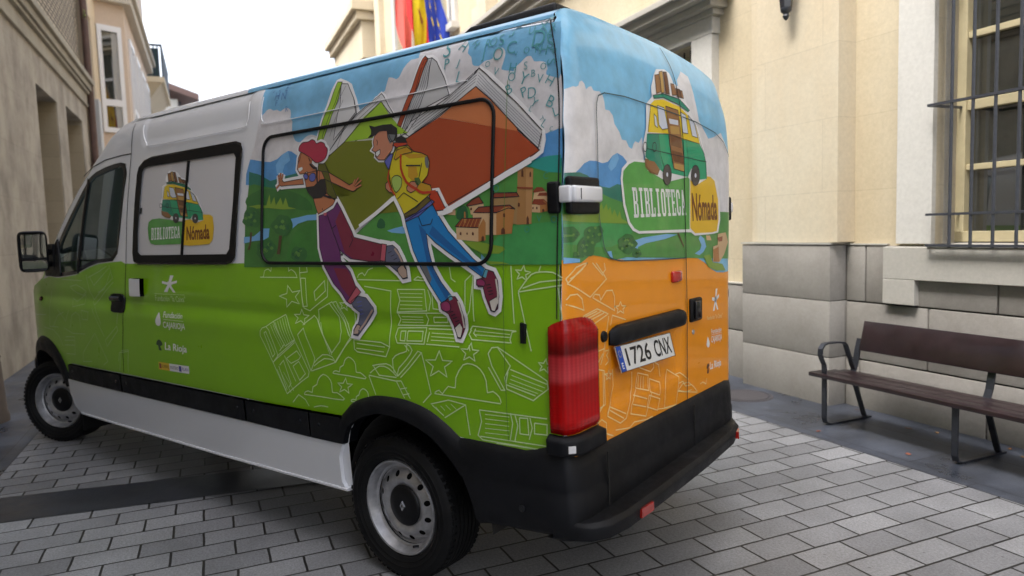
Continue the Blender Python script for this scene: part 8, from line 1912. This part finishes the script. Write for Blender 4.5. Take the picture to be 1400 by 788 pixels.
# ---- cream house with bay
ch=sroot('cream_house',(22,3.93,0),'cream house with white-framed bay window beyond the brown downpipe','building')
mb=MB(); wallseg(mb,15.6,28.2,0,13,[(16.25,17.1,4.6,7.2)],3.93,4.6); B(mb,15.6,28.2,4.6,11,0,13); mb.build('wall',M_house,ch)
bay=[(18.05,3.94),(18.38,3.28),(26.6,3.28),(27.0,3.94)]
mb=MB(); mb.prism(bay,lambda p:(p[0],p[1],3.9),lambda p:(p[0],p[1],12)); by=mb.build('bay',M_bay,ch)
big=[(17.85,3.94),(18.2,3.08),(26.8,3.08),(27.2,3.94)]
mb=MB(); mb.prism(big,lambda p:(p[0],p[1],7.95),lambda p:(p[0],p[1],8.22)); mb.prism([(17.75,3.94),(18.1,2.98),(26.9,2.98),(27.3,3.94)],lambda p:(p[0],p[1],8.22),lambda p:(p[0],p[1],8.34)); mb.prism(big,lambda p:(p[0],p[1],3.7),lambda p:(p[0],p[1],3.9)); mb.build('bay_moulding',stucco('bay_trim',(.55,.50,.42),.08),by,bevel=.01)
# canted window
a0,a1=Vector((18.05,3.94,0)),Vector((18.38,3.28,0)); d=(a1-a0); n=Vector((-d.y,d.x,0)).normalized()
if n.x>0: n=-n
def cant(u0,u1,z0,z1,o0,o1,mb):
    p=[a0+d*u0,a0+d*u1]; mb.hexa([p[0]+n*o0+Vector((0,0,z0)),p[1]+n*o0+Vector((0,0,z0)),p[1]+n*o1+Vector((0,0,z0)),p[0]+n*o1+Vector((0,0,z0)),p[0]+n*o0+Vector((0,0,z1)),p[1]+n*o0+Vector((0,0,z1)),p[1]+n*o1+Vector((0,0,z1)),p[0]+n*o1+Vector((0,0,z1))])
mb=MB()
for u0,u1,z0,z1 in [(.02,.16,4.55,7.35),(.70,.84,4.55,7.35),(.16,.70,7.2,7.35),(.16,.70,4.55,4.68),(.16,.70,5.25,5.42)]: cant(u0,u1,z0,z1,.0,.06,mb)
bw=mb.build('bay_window',M_wframe,ch); mb=MB(); cant(.14,.72,4.6,7.25,.002,.012,mb); mb.build('pane',M_glass,bw)
mb=MB(); cant(.50,.70,4.7,7.18,.013,.016,mb); mb.build('curtain',M_curt,bw)
mb=MB()
for s in (19.2,21.2,23.2,25.2):
    B(mb,s,s+.12,3.28,3.22,4.55,7.3); B(mb,s+1.2,s+1.32,3.28,3.22,4.55,7.3); B(mb,s+.12,s+1.2,3.28,3.22,7.16,7.3); B(mb,s+.12,s+1.2,3.28,3.22,4.55,4.68); B(mb,s+.12,s+1.2,3.28,3.22,5.25,5.38); B(mb,s+.60,s+.72,3.28,3.22,4.6,7.2)
bw=mb.build('bay_side_window',M_wframe,ch); mb=MB()
for s in (19.2,21.2,23.2,25.2): B(mb,s+.1,s+1.22,3.28,3.262,4.6,7.25)
mb.build('pane',M_glass,bw)
mb=MB(); 
for q in [(16.25,16.34,4.6,7.2),(17.0,17.1,4.6,7.2),(16.25,17.1,7.1,7.2),(16.25,17.1,4.6,4.7),(16.25,17.1,5.7,5.8)]: B(mb,q[0],q[1],4.25,4.32,q[2],q[3])
wf=mb.build('window',M_wframe,ch); sub('pane',M_glass,wf,(16.27,17.08,4.30,4.31,4.62,7.18))
mb=MB(); B(mb,15.72,16.1,3.93,3.72,3.65,5.0); mb.build('meter_box',mat('grey_box',(.42,.42,.42),rough=.5),ch,bevel=.02)
mb=MB(); B(mb,15.6,28.3,3.93,3.4,13,13.3); mb.build('eaves',M_sill,ch)
# ---- white house with balcony
wh=sroot('balcony_house',(33,3.93,0),'pale house far down the street with a dark railed balcony on a cream bracket','building')
mb=MB(); B(mb,28.2,38,3.93,11,0,12.2); mb.build('wall',stucco('pale_render',(.74,.68,.55),.06),wh)
mb=MB(); mb.hexa([(30.2,3.93,7.5),(34.5,3.93,7.5),(34.5,3.5,7.5),(30.2,3.5,7.5),(29.6,3.93,8.2),(35.2,3.93,8.2),(35.2,2.9,8.2),(29.6,2.9,8.2)]); B(mb,29.5,35.3,2.8,3.93,8.2,8.42); bal=mb.build('balcony',M_house,wh)
mb=MB()
x=29.6
while x<35.25: mb.tube([(x,2.86,8.42),(x,2.86,9.7)],.03,n=5); x+=.14
for k in range(8): mb.tube([(29.6,2.86+k*.14,8.42),(29.6,2.86+k*.14,9.7)],.03,n=5)
B(mb,29.55,35.25,2.82,2.90,9.68,9.76); B(mb,29.55,29.63,2.82,3.93,9.68,9.76); mb.build('railing',mat('dark_blue_rail',(.02,.03,.05),rough=.5),bal)
mb=MB(); B(mb,29.62,29.68,2.95,3.9,8.45,9.6); mb.build('balcony_screen',mat('green_screen',(.02,.05,.05),rough=.7),bal)
mb=MB(); B(mb,30.6,32,3.93,3.88,8.42,10.8); wf=mb.build('balcony_door',M_wframe,wh); sub('pane',M_glass,wf,(30.75,31.85,3.88,3.87,8.55,10.65))
# ---- far house with brown eaves
fh=sroot('far_house',(46,3.5,0),'small white house at the end of the left row with brown projecting eaves','building')
mb=MB(); B(mb,40,52,2.6,9,0,9.4); mb.build('wall',stucco('white_render',(.78,.77,.74),.05),fh)
mb=MB(); mb.hexa([(39.4,1.5,9.3),(52,1.5,9.3),(52,9,12.0),(39.4,9,12.0),(39.4,1.5,9.62),(52,1.5,9.62),(52,9,12.4),(39.4,9,12.4)]); mb.build('roof',mat('brown_tile',(.16,.10,.09),rough=.8),fh)
mb=MB(); mb.tube([(40.1,2.5,0),(40.1,2.5,9.3)],.06,n=6); mb.build('downpipe',M_iron,fh)
# ---- distant roof seen just above the van
dh=sroot('distant_house',(62,-4,0),'distant pale house showing only a brown roof edge above the van roof','building')
mb=MB(); B(mb,60,75,-12,-2.8,0,12.0); mb.build('wall',stucco('pale_far_render',(.72,.70,.66),.05),dh)
mb=MB(); B(mb,58.8,76,-12.5,-1.8,12.3,12.8); mb.build('roof_edge',mat('grey_brown_eave',(.30,.24,.22),rough=.8),dh)
# ---- flags
def flag(name,s,t,z,label,cols,drop,width,ang,tilt,emb=()):
    r=sroot(name,(s,-3.5,z-.9),label,'flag','flags hanging from the town hall facade')
    p0=Vector((s,-3.5,z-.9)); p1=Vector((s,t,z+1.25)); mb=MB(); mb.tube([p0,p1],.022,n=8); mb.build('flag_pole',mat('pole_wood',(.45,.42,.38),rough=.5),r,smooth=True)
    mb=MB(); nu,nv=14,22; ms=[mat(n_,c,rough=.8,noise=.1,nscale=8) for n_,c,_,_ in cols]; vs=[]
    for j in range(nv+1):
        v=j/nv
        for i in range(nu+1):
            u=i/nu
            top=p0+(p1-p0)*(1-u*.9)          # hangs from the pole
            fold=.07*math.sin(u*9+v*2+ang)+.04*math.sin(u*17+ang*2)
            q=Vector((top.x+fold*(.3+v)+tilt*v*.3, top.y*(1-.25*v)+(p1.y*.8+p0.y*.2)*.25*v, top.z-drop*v*(.75+.35*u)))
            vs.append(q)
    fs=[];mi=[]
    for j in range(nv):
        for i in range(nu):
            fs.append((j*(nu+1)+i,j*(nu+1)+i+1,(j+1)*(nu+1)+i+1,(j+1)*(nu+1)+i))
            k=0
            for q,(n_,c,a,b_) in enumerate(cols):
                if a<=(i+.5)/nu<b_: k=q
            mi.append(k)
    b0=len(mb.v); mb.v+=vs; mb.f+=fs; mb.m+=mi; cl_=mb.build('flag_cloth',ms,r,smooth=True,recalc=False)
    def at(u,v,o):
        i=min(nu-1,int(u*nu)); j=min(nv-1,int(v*nv)); p=vs[j*(nu+1)+i]; q=vs[j*(nu+1)+i+1]; w_=vs[(j+1)*(nu+1)+i]; n=(q-p).cross(w_-p).normalized()
        return p+(q-p)*(u*nu-i)+(w_-p)*(v*nv-j)+n*o
    for uc,vc,sz,nm,mm in emb:
        for o in (.02,-.02):
            mb=MB(); mb.add([at(uc+sz*math.sin(k*math.pi/5)*(1 if k%2==0 else .42),vc+sz*.45*math.cos(k*math.pi/5)*(1 if k%2==0 else .42),o) for k in range(10)],[tuple(range(10))]); mb.build(nm,mm,cl_,recalc=False)
    return cl_,r
flag('flag',12.8,-2.75,6.9,'plain red and white striped flag, leftmost of the three on the facade',[('flag_red',(.72,.12,.10),0,.55),('flag_white',(.75,.73,.70),.55,1.1)],2.2,1,0,.4)
flag('flag',11.9,-2.75,6.8,'red and yellow banded flag with a small crest between the other two flags',[('flag_spain_red',(.62,.02,.02),0,.25),('flag_yellow',(.85,.62,.01),.25,.75),('flag_spain_red2',(.62,.02,.02),.75,1.1)],2.2,1,1.3,.2,[(.5,.35,.13,'flag_crest',mat('crest_red',(.30,.05,.03),rough=.8))])
flag('flag',11.0,-2.85,6.65,'dark blue flag with yellow stars, rightmost of the three on the facade',[('flag_blue',(.02,.05,.40),0,1.1)],2.2,1,2.2,.1,[(.5+.26*math.cos(k/12*6.283),.45+.17*math.sin(k/12*6.283),.07,'flag_star',mat('star_yellow',(.8,.6,.02),rough=.8)) for k in range(12)])
# ---- manhole
mb=MB(); mb.lathe([(0,.006),(.20,.006),(.21,.004)],(1.50,-2.95,.002),(0,0,1),n=36); mb.lathe([(.22,.003),(.24,.005),(.25,.001)],(1.50,-2.95,.002),(0,0,1),n=36)
stop_(mb,'manhole_cover',mat('cast_iron',(.06,.055,.06),rough=.5,bump=.6,bscale=90),(1.50,-2.95,0),'round iron manhole cover in the dark pavement between van bumper and bench','manhole cover')
# ---- fallen leaves
rnd=random.Random(11); lc=[(.16,.08,.035),(.20,.12,.05),(.22,.07,.04)]
for k,(s,t) in enumerate([(.05,-3.25),(-.12,-3.33),(-.35,-2.72),(.62,-3.38),(-.75,-3.30),(.33,-2.62),(-.6,-3.40)]):
    mb=MB(); L=.022+.014*rnd.random(); a=rnd.random()*6.28; c=Vector((s,t,.006)); u=Vector((math.cos(a),math.sin(a),0)); v=Vector((-math.sin(a),math.cos(a),0))
    P=[-1,-.5,0,.5,1]; top=[c+u*p*L+v*(L*.55*(1-p*p))+Vector((0,0,.008*rnd.random())) for p in P]; bot=[c+u*p*L-v*(L*.55*(1-p*p))+Vector((0,0,.008*rnd.random())) for p in P[1:-1]]
    mb.add(top+bot[::-1],[tuple(range(8))])
    stop_(mb,'dry_leaf',mat(f'leaf_{["brown","ochre","russet"][k%3]}',lc[k%3],rough=.8),(s,t,0),'small dry leaf lying flat on the paved ground','leaf','dry leaves scattered over the paving',recalc=False)
# ------------------------------------------------------------------ camera, light, world
P_=(-2.360151,3.164269,1.615740,-0.9208278,-0.0818263,-0.0311751,962.66467)
cx,cy,cz,yaw,pit,rol,fpx=P_[:7]
f=Vector((math.cos(yaw)*math.cos(pit),math.sin(yaw)*math.cos(pit),math.sin(pit))); r=Vector((math.sin(yaw),-math.cos(yaw),0)); u=r.cross(f)
r2=r*math.cos(rol)+u*math.sin(rol); u2=-r*math.sin(rol)+u*math.cos(rol)
cam=bpy.data.cameras.new('camera'); co=bpy.data.objects.new('camera',cam); COL.objects.link(co); scene.camera=co
M=Matrix((r2,u2,-f)).transposed().to_4x4(); M.translation=Vector((cx,cy,cz)); co.matrix_world=M
cam.sensor_width=36; cam.lens=fpx/1400*36; cam.clip_start=.05; cam.clip_end=800
cam.dof.use_dof=True; cam.dof.focus_distance=3.3; cam.dof.aperture_fstop=2.0
w=bpy.data.worlds.new('World'); scene.world=w; w.use_nodes=True; nt=w.node_tree
bg=nt.nodes['Background']; sky=nt.nodes.new('ShaderNodeTexSky'); sky.sky_type='NISHITA'; sky.sun_disc=False
SUN_EL,SUN_AZ=math.radians(58),math.radians(75)   # direction towards the sun in the scene, azimuth ccw from +x
sky.sun_elevation=SUN_EL; sky.sun_rotation=math.pi/2-SUN_AZ; sky.air_density=1.0; sky.dust_density=6.0; sky.ozone_density=1.0; sky.altitude=300
hs=nt.nodes.new('ShaderNodeHueSaturation'); hs.inputs['Saturation'].default_value=.42; hs.inputs['Value'].default_value=1.9; nt.links.new(sky.outputs[0],hs.inputs['Color'])
nt.links.new(hs.outputs[0],bg.inputs['Color']); bg.inputs['Strength'].default_value=.15
sl=bpy.data.lights.new('sun','SUN'); so=bpy.data.objects.new('sun',sl); COL.objects.link(so); sl.energy=1.2; sl.angle=math.radians(25); sl.color=(1,.975,.94)
dv=Vector((math.cos(SUN_AZ)*math.cos(SUN_EL),math.sin(SUN_AZ)*math.cos(SUN_EL),math.sin(SUN_EL))); so.rotation_euler=dv.to_track_quat('Z','Y').to_euler(); so.location=(0,0,15)
vs_=scene.view_settings; vs_.view_transform='Standard'; vs_.look='None'; vs_.gamma=1; vs_.use_curve_mapping=False; vs_.exposure=1.2
scene.render.engine='CYCLES'; scene.cycles.max_bounces=8; scene.cycles.transparent_max_bounces=12; scene.cycles.caustics_reflective=False; scene.cycles.caustics_refractive=False
scene.render.resolution_x=1024; scene.render.resolution_y=576
